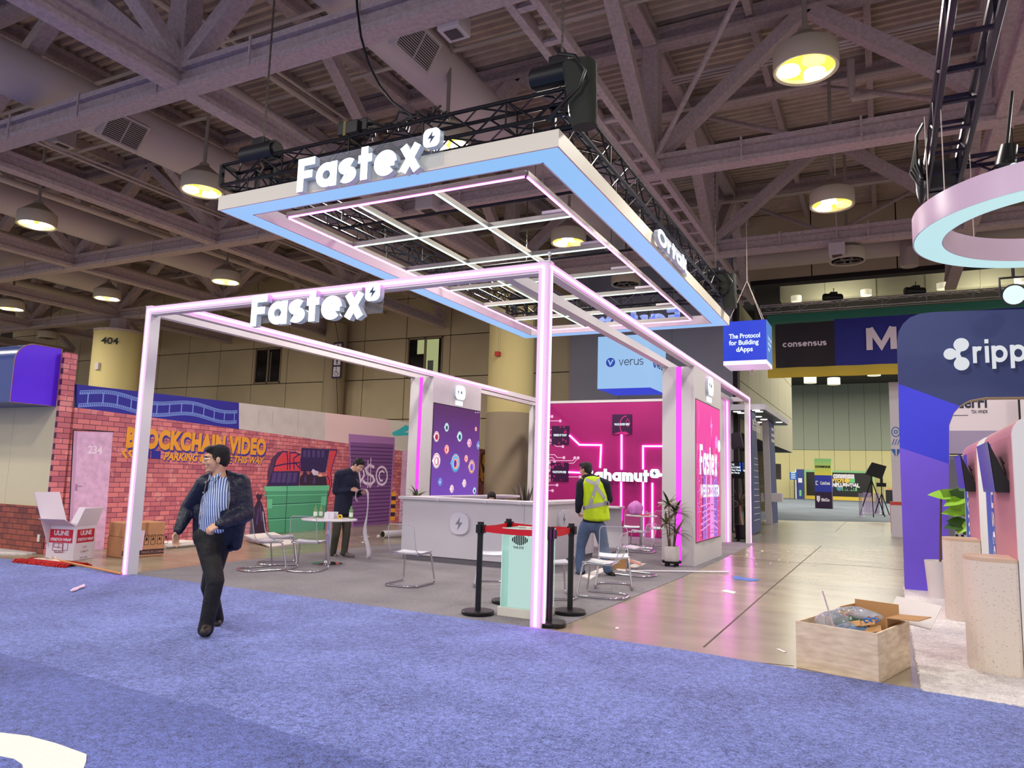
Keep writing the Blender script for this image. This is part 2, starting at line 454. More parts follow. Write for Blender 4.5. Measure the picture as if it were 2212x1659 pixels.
def sheet(poly, z, name, m, wob=0.0, step=0.08):
    """a carpet: polygon with a slightly uneven edge"""
    out = []
    n = len(poly)
    for i in range(n):
        a = Vector(poly[i][:2]); b = Vector(poly[(i+1) % n][:2]); d = b-a
        k = max(1, min(500, int(d.length/step))) if wob else 1
        nn = Vector((-d.y, d.x)).normalized()
        for j in range(k):
            q = a+d*(j/k)+nn*(random.uniform(-wob, wob) if j else 0)
            out.append((q.x, q.y))
    return MB().prism(out, (0, 0, 0.0005), (1,0,0), (0,1,0), z).build(name, m)
# aisle carpet: near edge far behind the camera, far edge along the booth fronts
e = [GZ(-260, 1183), GZ(0, 1208), GZ(140, 1222), GZ(264, 1240), GZ(600, 1284), GZ(900, 1325), GZ(1170, 1362), GZ(1500, 1412), GZ(1900, 1479), GZ(2212, 1530), GZ(2700, 1610)]
aisle = sheet([(p.x, p.y) for p in e] + [(9, -12), (-30, -12), (-30, 8.2)], 0.016, 'carpet', pile('aisle_carpet_pile', (26, 34, 96), (128, 146, 222), 95, .9, big=.38), 0.006, 0.03)
tag(aisle, 'lighter blue cut-pile carpet of the aisle, running past the booth fronts', 'carpet')
e = [GZ(-330, 1330), GZ(0, 1417), GZ(150, 1458), GZ(300, 1500), GZ(400, 1529), GZ(436, 1527), GZ(458, 1531), GZ(490, 1551), GZ(620, 1592), GZ(720, 1624), GZ(830, 1660), GZ(1400, 1900)]
dark = sheet([(p.x, p.y) for p in e] + [(0.6, -10), (-14, -10)], 0.022, 'carpet', pile('dark_carpet_pile', (10, 18, 66), (104, 122, 206), 95), 0.006, 0.03)
tag(dark, 'darker blue carpet with a big white ring motif at the front left', 'carpet')
m_motif = mat('white_carpet_motif', (226, 224, 216), 0.95, noise=(90, 0.06), bump=(200, 0.4))
o1 = [(-260, 1600), (-120, 1578), (0, 1583), (60, 1590), (120, 1606), (165, 1622), (187, 1630), (186, 1645), (180, 1662), (140, 1720), (0, 1800), (-200, 1860), (-420, 1800), (-420, 1680)]
i1 = [(-190, 1670), (-60, 1640), (0, 1634), (30, 1640), (48, 1652), (50, 1668), (20, 1690), (-60, 1710), (-200, 1715)]
wp = [GZ(*p, 0.024) for p in o1]
motif = MB().prism([(p.x, p.y) for p in wp], (0,0,0.0235), (1,0,0), (0,1,0), 0.003).build('motif', m_motif, dark)
wp = [GZ(*p, 0.028) for p in i1]
MB().prism([(p.x, p.y) for p in wp], (0,0,0.027), (1,0,0), (0,1,0), 0.003).build('motif_centre', dark.data.materials[0], dark)
grey = sheet([(-9.62, 7.02), (-3.02, 7.02), (-2.96, 12.0), (-3.02, 17.8), (-3.05, 20.6), (-9.62, 20.6)], 0.006, 'carpet', pile('grey_carpet_pile', (84, 80, 84), (138, 131, 136), 120, 0.5, big=0.5), 0.004, 0.05)
tag(grey, 'flat grey carpet under the white framed booth', 'carpet')
m_wc = pile('white_carpet_pile', (176, 168, 166), (236, 230, 226), 60, 0.7, big=1.2)
whitec = sheet([(0.2, 6.55), (5, 5.9), (5, 13.2), (0.2, 13.2)], 0.02, 'carpet', m_wc, 0.012, 0.03)
tag(whitec, 'white deep-pile carpet of the booth with the terrazzo pedestals', 'carpet')
whitel = sheet([(-22, 7.3), (-13.1, 7.25), (-12.78, 7.62), (-12.85, 7.87), (-22, 7.87)], 0.02, 'carpet', m_wc, 0.01, 0.03)
tag(whitel, 'strip of white carpet before the beige booth at the far left', 'carpet')
hallc = sheet([(-40, 34.6), (-3.9, 35.2), (0.1, 38.5), (14, 40), (14, 99.8), (-40, 99.8)], 0.008, 'carpet', mat('back_hall_carpet', (92, 100, 108), 0.95, noise=(0.5, 0.2)))
tag(hallc, 'grey-blue carpet covering the far hall floor around the totem', 'carpet')

# ---- ceiling deck and steel
m_deck = mat('sprayed_deck', (206, 188, 172), 0.9, noise=(3, 0.12))
m_steel = mat('fireproofed_steel', (186, 168, 166), 0.95, noise=(14, 0.16, 6), bump=(30, 0.7))
m_pipe = mat('painted_pipe', (196, 182, 172), 0.6)
m_duct = mat('painted_duct', (200, 188, 184), 0.55)
ZB, ZT, ZD = 8.0, 10.95, 11.45
mb = MB()
y = -6.0
mb2 = []
vs = []; prof = []
while y < 29.5:
    prof += [(y, ZD), (y+0.09, ZD), (y+0.12, ZD+0.09), (y+0.21, ZD+0.09)]; y += 0.24
for x in (-60, 30):
    for (yy, zz) in prof: vs.append((x, yy, zz))
n = len(prof)
mb._add(vs, [(i, i+1, n+i+1, n+i) for i in range(n-1)])
ceiling = struct(mb.build('ceiling', m_deck))
XN = [-50.0, -43.5, -36.9, -30.4, -24.0, -17.4, -10.8, -4.3, 2.1, 8.7]
YN = [1.6, 8.25, 14.95, 21.15, 27.5]
def ibeam(a, b, z, dep, fl, name, t=0.1):
    a = Vector((a[0], a[1], 0)); b = Vector((b[0], b[1], 0)); m2 = MB(); Z3 = Vector((0,0,1))
    m2.bar(a+Z3*(z+t/2), b+Z3*(z+t/2), fl, t); m2.bar(a+Z3*(z+dep-t/2), b+Z3*(z+dep-t/2), fl, t)
    m2.bar(a+Z3*(z+dep/2), b+Z3*(z+dep/2), fl*0.42, dep-1.8*t)
    return m2.build(name, m_steel, ceiling)
for yy in YN[1:4]:
    for xa, xb in zip(XN[:-1], XN[1:]):
        ibeam((xa, yy), (xb, yy), ZB, 0.44, 0.36, 'truss_chord')
        ibeam((xa, yy), (xb, yy), ZT, 0.4, 0.36, 'truss_chord')
        xm = (xa+xb)/2
        for xe in (xa, xb):
            MB().bar((xe, yy, ZB+0.4), (xm, yy, ZT+0.1), 0.26, 0.3, (0,1,0)).build('truss_diagonal', m_steel, ceiling)
for xx in XN:
    for ya, yb in zip(YN[:-1], YN[1:]):
        if xx in (-4.3, 8.7):
            mb = MB()
            for s in (-0.19, 0.19): mb.bar((xx+s, ya, ZB+0.1), (xx+s, yb, ZB+0.1), 0.12, 0.16)
            q = ya+0.4
            while q < yb: mb.bar((xx-0.2, q, ZB+0.06), (xx+0.2, q, ZB+0.06), 0.12, 0.05); q += 0.9
            mb.build('truss_chord', m_steel, ceiling)
        else: ibeam((xx, ya), (xx, yb), ZB+0.02, 0.4, 0.32, 'truss_chord')
        ym = (ya+yb)/2
        for ye in (ya, yb):
            MB().bar((xx, ye, ZB+0.4), (xx, ym, ZT), 0.24, 0.28, (1,0,0)).build('truss_diagonal', m_steel, ceiling)
        ibeam((xx, ya), (xx, yb), ZT, 0.4, 0.3, 'truss_chord')
    for yy in YN[1:4]:
        MB().bar((xx, yy, ZB+0.3), (xx, yy, ZT+0.4), 0.34, 0.34).bar((xx-0.28, yy-0.1, ZB+0.4), (xx-0.12, yy, ZT), 0.16, 0.2).build('truss_post', m_steel, ceiling)
x = -48.0
while x < 9:
    if min(abs(x-k) for k in XN) > 0.6: MB().bar((x, 1.6, ZD-0.17), (x, 27.6, ZD-0.17), 0.14, 0.3).build('joist', m_steel, ceiling)
    x += 1.09*2
for yy in (4.9, 11.6, 18.0, 24.4):
    ibeam((-50, yy), (9, yy), ZT-0.05, 0.36, 0.24, 'purlin')
# sway rods between the trusses
for xa, ya, xb, yb in ((-4.3, 14.95, -1.1, 11.6), (-4.3, 14.95, -7.5, 18.0), (2.1, 14.95, -1.1, 18.0), (-10.8, 8.25, -7.5, 11.6), (-17.4, 14.95, -14.1, 18), (-4.3, 8.25, -1.1, 11.6), (-10.8, 14.95, -14.1, 11.6), (-1.1, 14.95, -4.3, 18.0), (-1.1, 21.15, 2.1, 24.4), (-1.1, 21.15, -4.3, 24.4)):
    MB().cyl((xa, ya, ZB+0.3), (xb, yb, ZT), 0.055, n=8).build('brace_rod', m_steel, ceiling, smooth=40)
# pipework and conduits under the deck
for a, b, r in (((-14.4, 2, 10.5), (-14.4, 27.4, 10.5), 0.1), ((-13.4, 2, 10.3), (-13.4, 27.4, 10.3), 0.13), ((-12.5, 2, 10.6), (-12.5, 27.4, 10.6), 0.08), ((-12.2, 2, 10.6), (-12.2, 27.4, 10.6), 0.04),
                ((-50, 10.4, 10.6), (9, 10.4, 10.6), 0.045), ((-50, 12.9, 10.75), (9, 12.9, 10.75), 0.05), ((-50, 17.2, 10.6), (9, 17.2, 10.6), 0.045), ((-50, 19.4, 10.5), (9, 19.4, 10.5), 0.06), ((-50, 23.2, 10.4), (9, 23.2, 10.4), 0.06),
                ((-4.0, 15.3, 10.4), (9, 15.3, 10.4), 0.035), ((-4.0, 15.42, 10.4), (9, 15.42, 10.4), 0.035), ((-4.0, 15.54, 10.4), (9, 15.54, 10.4), 0.035), ((-0.4, 17.0, 10.0), (9, 17.0, 10.0), 0.08),
                ((-20.5, 2, 8.9), (-20.5, 27.4, 8.9), 0.09), ((-20.2, 2, 9.3), (-20.2, 27.4, 9.3), 0.035), ((-20.05, 2, 9.3), (-20.05, 27.4, 9.3), 0.035), ((-19.9, 2, 9.3), (-19.9, 27.4, 9.3), 0.035),
                ((-26.5, 2, 9.2), (-26.5, 27.4, 9.2), 0.12), ((-33, 2, 9.2), (-33, 27.4, 9.2), 0.16), ((-4.6, 26.6, 9.4), (9, 26.6, 9.4), 0.32), ((-17.0, 1.8, 8.75), (-17.0, 27, 8.75), 0.03), ((-17.0, 1.8, 8.85), (-17.0, 27, 8.85), 0.03)):
    MB().cyl(a, b, r, n=10).build('pipe', m_pipe, ceiling, smooth=40)
mb = MB().tube([(-0.4, 17.0, 10.9), (-0.4, 17.0, 10.2), (-0.38, 17.0, 10.04), (-0.2, 17.0, 10.0)], 0.08, 10); mb.build('pipe', m_pipe, ceiling, smooth=40)
for xx in (0.9, 2.6): MB().tube([(xx, 26.6, 9.4), (xx, 26.2, 9.3), (xx, 25.9, 9.0), (xx, 25.9, 8.5)], 0.26, 12).build('pipe', m_pipe, ceiling, smooth=40)
# hangers on the bottom chords
for yy in (8.25, 14.95, 21.15):
    for xx in [-42+2.2*k for k in range(23)]:
        MB().bar((xx, yy-0.19, ZB-0.03), (xx, yy-0.19, ZB+0.5), 0.04, 0.03).build('beam_strap', m_steel, ceiling)

# ---- ducts
def ribbed_duct(x, z, y0, y1, r, label, end=False):
    pts = []; rs = []; y = y0; k = 0
    while y < y1:
        pts.append((x, y, z)); rs.append(r*(1.0 if k % 2 else 0.982)); y += 0.07; k += 1
    if end: pts += [(x, y1, z), (x, y1+0.12, z), (x, y1+0.2, z)]; rs += [r*1.02, r*0.9, r*0.6]
    t = thing('duct', label, 'duct', (x, y0, z-r))
    MB().tube(pts, rs, 26).build('duct_tube', m_duct, t, org=t.location, smooth=50)
    return t
m_grille = mat('grille_dark', (70, 62, 62), 0.7)
def vent(parent, c, ax, nrm, w, h):
    """box collar with a louvred grille facing nrm"""
    c = Vector(c); ax = Vector(ax).normalized(); nrm = Vector(nrm).normalized(); up = nrm.cross(ax)
    mb = MB().prism([(-w/2-.05, -h/2-.05), (w/2+.05, -h/2-.05), (w/2+.05, h/2+.05), (-w/2-.05, h/2+.05)], c-nrm*0.3, ax, up, 0.3)
    v = mb.build('vent', m_duct, parent, org=parent.location)
    MB().flat([(-w/2, -h/2), (w/2, -h/2), (w/2, h/2), (-w/2, h/2)], c, ax, up, 0.004).build('vent_opening', m_grille, v, org=None).location = -Vector(parent.location)
    mb = MB()
    for k in range(13): mb.bar(c+up*(-h/2+h*(k+.5)/13)-ax*(w/2)+nrm*0.012, c+up*(-h/2+h*(k+.5)/13)+ax*(w/2)+nrm*0.012, 0.012, 0.022, nrm)
    mb.bar(c-up*(h/2)+nrm*.014, c+up*(h/2)+nrm*.014, 0.02, 0.03, nrm)
    mb.build('louvre', m_duct, v).location = -Vector(parent.location)
d1 = ribbed_duct(-15.3, 9.25, 1.0, 25.5, 0.52, 'long ribbed air duct running back from the upper left corner')
vent(d1, GX(270, 285, -14.86), (0, 1, 0), (0.8, 0, -0.62), 0.85, 0.55)
d2 = ribbed_duct(-7.57, 9.3, 2.0, 22.3, 0.5, 'ribbed air duct with a round end above the hanging light canopy', True)
vent(d2, GX(905, 97, -7.1), (0, 1, 0), (0.86, 0, -0.5), 0.95, 0.5)
d3 = ribbed_duct(-22.2, 9.0, 3.0, 19.5, 0.46, 'beige air duct at the left, behind the nearest lamp row', True)
d4 = ribbed_duct(-29.0, 9.1, 3.0, 19.5, 0.5, 'beige air duct furthest left, ending above the numbered column', True)

# ---- high-bay lamps
m_lh = mat('lamp_housing', (186, 174, 152), 0.55)
m_lc = mat('lamp_cone', (150, 138, 124), 0.6)
m_lin = mat('lamp_inside', (214, 200, 110), 0.5, emit=(236, 220, 110), es=0.75, light=False)
m_lon = emis('lamp_lit', (255, 244, 205), 14.0, light=False)
m_ldim = mat('lamp_dim', (226, 214, 150), 0.4, emit=(240, 226, 150), es=1.1, light=False)
m_loff = mat('lamp_unlit', (120, 110, 98), 0.5)
LS = 0.78
def lamp(px, py, label, on=3, z=LAMP_Z, loc=None, turn=0.0, group=None):
    p = GZ(px, py, z) if loc is None else Vector(loc)
    t = thing('ceiling_lamp', label, 'lamp', (p.x, p.y, z-0.16), turn, group); t.scale = (LS, LS, LS)
    MB().lathe([(0.52, 0.02), (0.58, 0.0), (0.59, 0.02), (0.585, 0.4), (0.56, 0.43), (0.535, 0.4), (0.53, 0.06), (0.52, 0.02)], n=32, cap=False).build('housing', m_lh, t, smooth=40)
    MB().lathe([(0.55, 0.43), (0.5, 0.47), (0.2, 0.72), (0.14, 0.74), (0.13, 0.84), (0.0, 0.84)], n=28).build('cone', m_lc, t, smooth=40)
    MB().cyl((0, 0, 0.8), (0, 0, (ZT-p.z+0.2)/LS), 0.05, n=10).build('stem', m_lc, t, smooth=40)
    MB().lathe([(0.0, 0.1), (0.53, 0.1)], n=28).build('reflector_plate', m_lin if on else m_loff, t)
    for k in range(3):
        a = 2*pi*k/3+0.5; c = (0.3*cos(a), 0.3*sin(a), 0)
        lit = k < on
        r = MB().lathe([(0.19, 0.09), (0.21, 0.01), (0.19, 0.01), (0.17, 0.07), (0.19, 0.09)], c, 18, cap=False).build('reflector', m_lon if lit else (m_ldim if on else m_loff), t, smooth=50)
        MB().lathe([(0.0, 0.06), (0.17, 0.06)], c, 16).build('bulb', m_lon if lit else (m_ldim if on else m_loff), r)
    if on:
        area_light('lamp_light', (p.x, p.y, z-0.2), 0.8, LAMP_W*(on/3+0.2), (1.0, 0.94, 0.84))
    return t
lamp(1740, 130, 'largest round ceiling lamp, two of its three bulbs lit, top right', 2, turn=0.6)
lamp(1797, 430, 'round lit ceiling lamp hanging in the right half, below the largest one', 2, turn=1.9)
lamp(1830, 553, 'small unlit round lamp under the chord at the right', 0)
lamp(1352, 605, 'unlit round lamp seen through the light grid of the canopy', 0)
lamp(1228, 513, 'lit round lamp seen through the light grid of the canopy', 2, turn=2.4)
lamp(438, 400, 'lit round lamp hanging just left of the canopy corner', 2, turn=1.2)
lamp(80, 475, 'lit round lamp near the left edge of the picture, nearer row', 3)
lamp(488, 600, 'lit round lamp below the canopy, above the front corner sign', 2, turn=0.8)
lamp(232, 637, 'lit round lamp above the left front post', 2, turn=0.9)
lamp(25, 660, 'lit round lamp furthest left, far row', 2, turn=0.7)
lamp(105, 725, 'small unlit round lamp far left by the wall', 0)
lamp(965, 300, 'lit round lamp half hidden behind the black truss and white letters', 3)
for k, (x, y) in enumerate(((-2.0, 1.5), (-8.6, 1.5), (4.8, 2.5), (5.2, 13.5), (-15, 3.0), (-21, 6), (4.8, 21), (-2, -5.5), (-9, -5.5), (-29, 8))):
    area_light('hall_lamp_light', (x, y, LAMP_Z-0.2), 0.9, LAMP_W*0.9, (1.0, 0.95, 0.87))
# white junction / speaker boxes on the steel
m_box = mat('white_box_paint', (196, 184, 184), 0.6)
for (px, py, yy, w, lab) in ((132, 300, 11.0, 0.5, 'white speaker box hung beside the long ribbed duct'), (252, 545, 20.9, 0.75, 'white speaker box on the second cross beam at the left'), (981, 54, 8.6, 0.36, 'white speaker box hung right of the ribbed duct at the top'), (927, 440, 14.7, 0.5, 'white speaker box seen through the canopy, behind the light grid'), (1808, 540, 21.0, 0.4, 'little white box clamped to the chord above the unlit lamp')):
    p = GY(px, py, yy)
    t = thing('ceiling_speaker', lab, 'speaker', (p.x, p.y, p.z-w*0.4))
    MB().box(-w/2, -w/2, 0, w/2, w/2, w*0.8).build('cabinet', m_box, t, bevel=0.01)
    MB().box(-w*0.3, -w*0.3, -0.012, w*0.3, w*0.3, -0.001).build('grille', m_grille, t)
    MB().cyl((0, 0, w*0.8), (0, 0, w*0.8+max(0.3, ZT-p.z)), 0.02, n=6).build('hanger', m_pipe, t)

# ---- far wall of panels, with windows
m_wp = mat('wall_panel_paint', (196, 180, 146), 0.85, noise=(0.6, 0.07))
m_wp2 = mat('wall_panel_back', (60, 50, 42), 0.9)
WY = 27.8
wall_back = struct(MB().box(-52, WY+0.06, 0, -11.2, WY+0.4, ZD).build('wall_back', m_wp2))
zs = [0.0, 2.15, 4.0, 5.87, 7.74, 9.6, ZD]
xs = [-11.3]+[-12.36-2.38*k for k in range(17)]
wins = {(-28.9, -27.0): 1, (-19.35, -17.5): 2}
for i in range(17):
    x1, x0 = xs[i], xs[i+1]
    for za, zb in zip(zs[:-1], zs[1:]):
        if za == 5.87 and (x0 < -28 < x1 or x0 < -18.4 < x1):
            continue
        MB().box(x0+.02, WY-0.02, za+.02, x1-.02, WY+0.06, zb-.02).build('wall_panel', m_wp, wall_back)
m_glass = mat('dark_window_glass', (26, 28, 30), 0.08, spec=0.8)
m_wframe = mat('window_frame_paint', (150, 130, 104), 0.6)
m_lit = emis('lit_room', (206, 214, 150), 0.55, light=False)
m_litc = mat('blind_and_reflection', (110, 112, 108), 0.8)
def window(n, x0, x1, z0, z1, lit):
    xp = [xs[i] for i in range(18) if xs[i] > x1][-1]; xq = [q for q in xs if q < x0][0]
    w = struct(MB().box(xq+.02, WY-.02, 5.89, x0, WY+.06, 7.72).box(x1, WY-.02, 5.89, xp-.02, WY+.06, 7.72).box(x0, WY-.02, z1, x1, WY+.06, max(z1+.01, 7.72)).box(x0, WY-.02, 5.89, x1, WY+.06, max(5.9, z0)).build('window_%d' % n, m_wp))
    t = 0.07
    MB().box(x0, WY-.05, z0, x0+t, WY+.05, z1).box(x1-t, WY-.05, z0, x1, WY+.05, z1).box(x0, WY-.05, z1-t, x1, WY+.05, z1).box(x0, WY-.05, z0, x1, WY+.05, z0+t).build('frame', m_wframe, w)
    xm = (x0+x1)/2
    MB().box(xm-.04, WY-.05, z0, xm+.04, WY+.05, z1).build('mullion', m_wframe, w)
    for a, b in ((x0, xm), (xm, x1)): MB().box(a+.04, WY+.02, z0+.05, b-.04, WY+.03, z1-.05).build('pane', m_glass, w)
    if lit:
        MB().box(x0+0.5, WY+.012, z1-0.75, xm-.05, WY+.018, z1-0.1).build('lit_room', m_lit, w)
        MB().box(xm+.06, WY+.012, z0+.1, x1-.25, WY+.018, z1-.1).build('lit_room', m_lit, w)
        MB().box(xm+.15, WY+.004, z0+.1, x1-.5, WY+.011, z0+.75).build('blind', m_litc, w)
    else:
        MB().box(xm+.1, WY+.008, z0+.1, xm+.18, WY+.014, z1-.2).build('light_reflection_strip', m_litc, w)  # light reflected on the dark pane, painted as a grey strip
window(1, -28.85, -27.05, 5.9, 7.72, False)
window(2, -19.4, -17.5, 5.9, 7.72, True)
# blue-grey movable partition and the bulkhead over the opening to the next hall
m_part = mat('partition_paint', (158, 154, 166), 0.85, noise=(0.5, 0.05))
part = struct(MB().box(-11.3, WY-0.25, 0, -4.86, WY+0.3, ZD).build('wall_partition', m_part))
m_seam = mat('seam_dark', (38, 28, 30), 0.8)
for x in (-9.2, -7.1): MB().box(x-.008, WY-.256, 0, x+.008, WY-.249, ZD).build('seam', mat('partition_seam', (116, 112, 120), 0.8), part)
MB().box(-4.86, WY-.2, 0, -4.7, WY+.3, 9).build('jamb', m_seam, part)
m_wr = mat('bulkhead_paint', (206, 190, 160), 0.85, noise=(0.6, 0.06))
bulk = struct(MB().box(-4.86, WY+.06, 8.95, 22, WY+.4, ZD).build('wall_bulkhead', m_seam))
bx = [-4.84+2.72*k for k in range(10)]
for x0, x1 in zip(bx[:-1], bx[1:]):
    for za, zb in ((8.97, 9.95), (9.98, ZD)): MB().box(x0+.02, WY-.02, za, x1-.02, WY+.06, zb-.02).build('wall_panel', m_wr, bulk)
MB().box(-4.86, WY-.06, 8.8, 22, WY+.4, 8.97).build('bulkhead_trim', m_seam, bulk)

# ---- the next hall
m_side = mat('side_wall_paint', (170, 164, 136), 0.85)
zl = GX(1712, 978, -4.9).z
yl = GX(1712.5, 978, -4.9).y
side = struct(MB().box(-9, WY+.3, zl, -4.98, yl, 8.6).build('wall_side', m_seam))
ys = [WY+.3+(yl-WY-.3)*k/6 for k in range(7)]
for ya, yb in zip(ys[:-1], ys[1:]):
    for za, zb in ((zl, zl+2.0), (zl+2.0, zl+4.0), (zl+4.0, 8.6)): MB().box(-4.98, ya+.015, za+.015, -4.9, yb-.015, zb-.015).build('wall_panel', m_side, side)
m_bw1 = mat('back_wall_green', (150, 156, 138), 0.85); m_bw2 = mat('back_wall_cream', (206, 196, 144), 0.85)
backw = struct(MB().box(-45, 100.1, 0, 30, 100.4, 15).build('wall_far', m_seam))
for k in range(30):
    x0 = -30+1.75*k
    MB().box(x0+.015, 100, 6.1, x0+1.735, 100.1, 14.3).build('wall_panel', m_bw1, backw)
    MB().box(x0+.015, 100, 0, x0+1.735, 100.1, 6.06).build('wall_panel', m_bw2, backw)
m_dk = mat('dark_ceiling', (62, 58, 52), 0.9)
ceil2 = struct(MB().box(-45, WY+.5, 14.3, 30, 100, 14.6).build('ceiling_far', m_dk))
for yy in (34, 44, 56, 70, 84): MB().box(-30, yy, 13.5, 30, yy+.5, 14.3).build('purlin', m_dk, ceil2)
for x, y in ((-2, 45), (-2, 62), (-2, 80), (-14, 60), (-14, 85), (10, 60), (10, 85)):
    area_light('far_hall_light', (x, y, 13.2), 14.0, 3000, (1.0, 0.96, 0.84))
area_light('far_hall_light', (6, 34, 7.5), 5.0, 260, (1.0, 0.95, 0.8))
for x in (-1.5, 3.5, 8.5): area_light('added_duct_fill', (x, 30.4, 8.05), 1.2, 70, (1.0, 0.96, 0.8), (pi-.35, 0, 0))  # unseen area lights added below the square duct to brighten it
# rectangular lit duct and small pots behind the bulkhead
m_d5 = mat('galvanised_duct', (188, 184, 156), 0.4, metal=0.35)
t = thing('duct', 'square sheet-metal duct crossing behind the bulkhead opening', 'duct', (-4, 31.2, 9.0))
dp = [GY(1695, 628, 31.2), GY(2300, 572, 31.2)]
zc = (dp[0].z+dp[1].z)/2
n5 = 9; 
for k in range(n5):
    xa = -3.6+1.75*k
    MB().box(xa, 31.2, zc-.45, xa+1.72, 32.2, zc+.4).build('duct_section', m_d5, t, org=t.location)
    MB().box(xa+1.70, 31.17, zc-.48, xa+1.76, 32.23, zc+.43).build('flange', m_d5, t, org=t.location)
mm = mat('upper_dark', (56, 52, 46), 0.9)
struct(MB().box(-4.9, 33.2, 7.9, 22, 34, 12).build('trim_1', mm))
struct(MB().box(-4.9, 30.0, 7.6, 22, 30.3, 7.9).build('trim_2', mm))
m_pot = mat('downlight_white', (226, 222, 200), 0.5, emit=(250, 240, 210), es=0.5, light=False)
for k, (px, py) in enumerate(((1720, 645), (1871, 632), (2036, 618), (2205, 604), (1775, 804), (1801, 823), (1750, 820), (1888, 804))):
    p = GY(px, py, 30.6) if k < 4 else GY(px, py, 60.0); s = 0.22 if k < 4 else 0.5
    MB().cyl((p.x, p.y, p.z-0.12*s/.22), (p.x, p.y, p.z+0.1*s/.22), s*0.9, n=14).build('ceiling_spot', m_pot, ceil2, smooth=40)

# ---- columns
m_col = mat('column_paint', (196, 180, 124), 0.8); m_col2 = mat('column_grey_band', (150, 134, 112), 0.8); m_ink = mat('black_ink', (18, 16, 18), 0.6)
t = thing('column', 'thick round cream column numbered 404 behind the left front post', 'column', (-30.3, 21.15, 0))
MB().cyl((0,0,0), (0,0,7.35), 1.0, n=36).build('shaft', m_col, t, smooth=40)
MB().cyl((0,0,7.35), (0,0,7.45), 1.03, n=36).build('cap', m_steel, t, smooth=40)
MB().cyl((0,0,7.45), (0,0,ZB), 0.4, n=8).build('steel_neck', m_steel, t)
d_ = ray(238, 735); d2_ = Vector((d_.x, d_.y)); o2_ = Vector((30.3, -21.15)); b_ = o2_.dot(d2_)/d2_.length_squared; c_ = (o2_.length_squared-1.0)/d2_.length_squared; tt_ = -b_-sqrt(max(0, b_*b_-c_)); q_ = Vector((0, 0, 1.5))+d_*tt_; nn_ = Vector((q_.x+30.3, q_.y-21.15, 0)).normalized(); uu_ = Vector((-nn_.y, nn_.x, 0))
text('404', q_+nn_*.03-Vector((0, 0, .16)), uu_, (0, 0, 1), 0.4, m_ink, t, org=t.location, bold=0.008, align='CENTER', width=.7)
MB().box(0.1, -1.06, 5.6, 0.32, -0.98, 5.9).build('wall_box', m_box, t)
t = thing('column', 'thick round cream column with a grey lower band behind the back wall of the booth', 'column', (-10.78, 21.3, 0))
zb = GY(1100, 889, 20.6).z
MB().cyl((0,0,zb), (0,0,ZB), 0.74, n=36).build('shaft', m_col, t, smooth=40)
MB().cyl((0,0,0), (0,0,zb), 0.755, n=36).build('grey_band', m_col2, t, smooth=40)
m_red = mat('alarm_red', (170, 40, 34), 0.5)
p = GY(1079, 766, 20.6); MB().box(p.x-.07+10.78, -0.9, p.z-.07, p.x+.07+10.78, -0.7, p.z+.07).build('alarm', m_red, t)
MB().cyl((p.x+10.79, -0.76, p.z), (p.x+10.79, -0.73, ZB), 0.012, n=6).build('conduit', m_pipe, t)
t = thing('column', 'slim cream pipe column between the two hall windows', 'column', (-23.1, 27.2, 0))
MB().cyl((0,0,0), (0,0,ZB+.5), 0.5, n=24).build('shaft', mat('slim_column_paint', (168, 152, 124), 0.8), t, smooth=40)
# hanging washroom sign
p0 = GY(716, 818, 26.2); p1 = GY(741, 738, 26.2)
t = thing('washroom_sign', 'tall purple hanging sign with washroom pictograms on the far wall', 'sign', (p0.x, 26.2, p0.z))
wd, ht = p1.x-p0.x, p1.z-p0.z
m_pur = mat('sign_purple', (58, 34, 62), 0.5); m_wh = mat('white_print', (228, 220, 226), 0.6)
MB().prism(rrect(0, 0, wd, ht, 0.06), (0, .05, 0), (1,0,0), (0,0,1), 0.05).build('frame', m_pur, t)
for k in range(3):
    z0 = 0.09+k*(ht-.1)/3; z1 = z0+(ht-.1)/3-.08
    MB().flat(rrect(.08, z0, wd-.08, z1, .03), (0,0,0), (1,0,0), (0,0,1), 0.004).build('pictogram_panel', m_wh, t)
    cx = wd/2; h = z1-z0; mb = MB()
    if k: mb.flat(arc(cx, z1-h*.16, h*.09, h*.09, 0, 360, 12)[:-1], (0,0,0), (1,0,0), (0,0,1), 0.008).flat([(cx-h*.14, z1-h*.3), (cx+h*.14, z1-h*.3), (cx+h*(.2 if k == 2 else .1), z0+h*.35), (cx+h*.06, z0+h*.35), (cx+h*.06, z0+.04), (cx-h*.06, z0+.04), (cx-h*.06, z0+h*.35), (cx-h*(.2 if k == 2 else .1), z0+h*.35)], (0,0,0), (1,0,0), (0,0,1), 0.008)
    else:
        mb.flat(arc(cx-h*.06, z1-h*.14, h*.07, h*.07, 0, 360, 12)[:-1], (0,0,0), (1,0,0), (0,0,1), 0.008)
        mb.stroke([(cx-h*.06, z1-h*.25), (cx-h*.04, z0+h*.42), (cx+h*.16, z0+h*.42), (cx+h*.26, z0+h*.16)], h*.06, (0,-.004,0), (1,0,0), (0,0,1), 0.004)
        mb.stroke(arc(cx, z0+h*.34, h*.24, h*.24, 110, 330, 14), h*.05, (0,-.004,0), (1,0,0), (0,0,1), 0.004)
    mb.build('pictogram', m_ink, t)
MB().cyl((wd/2, .03, ht), (wd/2-.35, .03, ht+1.2), .012, n=6).cyl((wd/2, .03, 0), (wd/2+.3, .03, -2.6), .012, n=6).build('cable', m_ink, t)
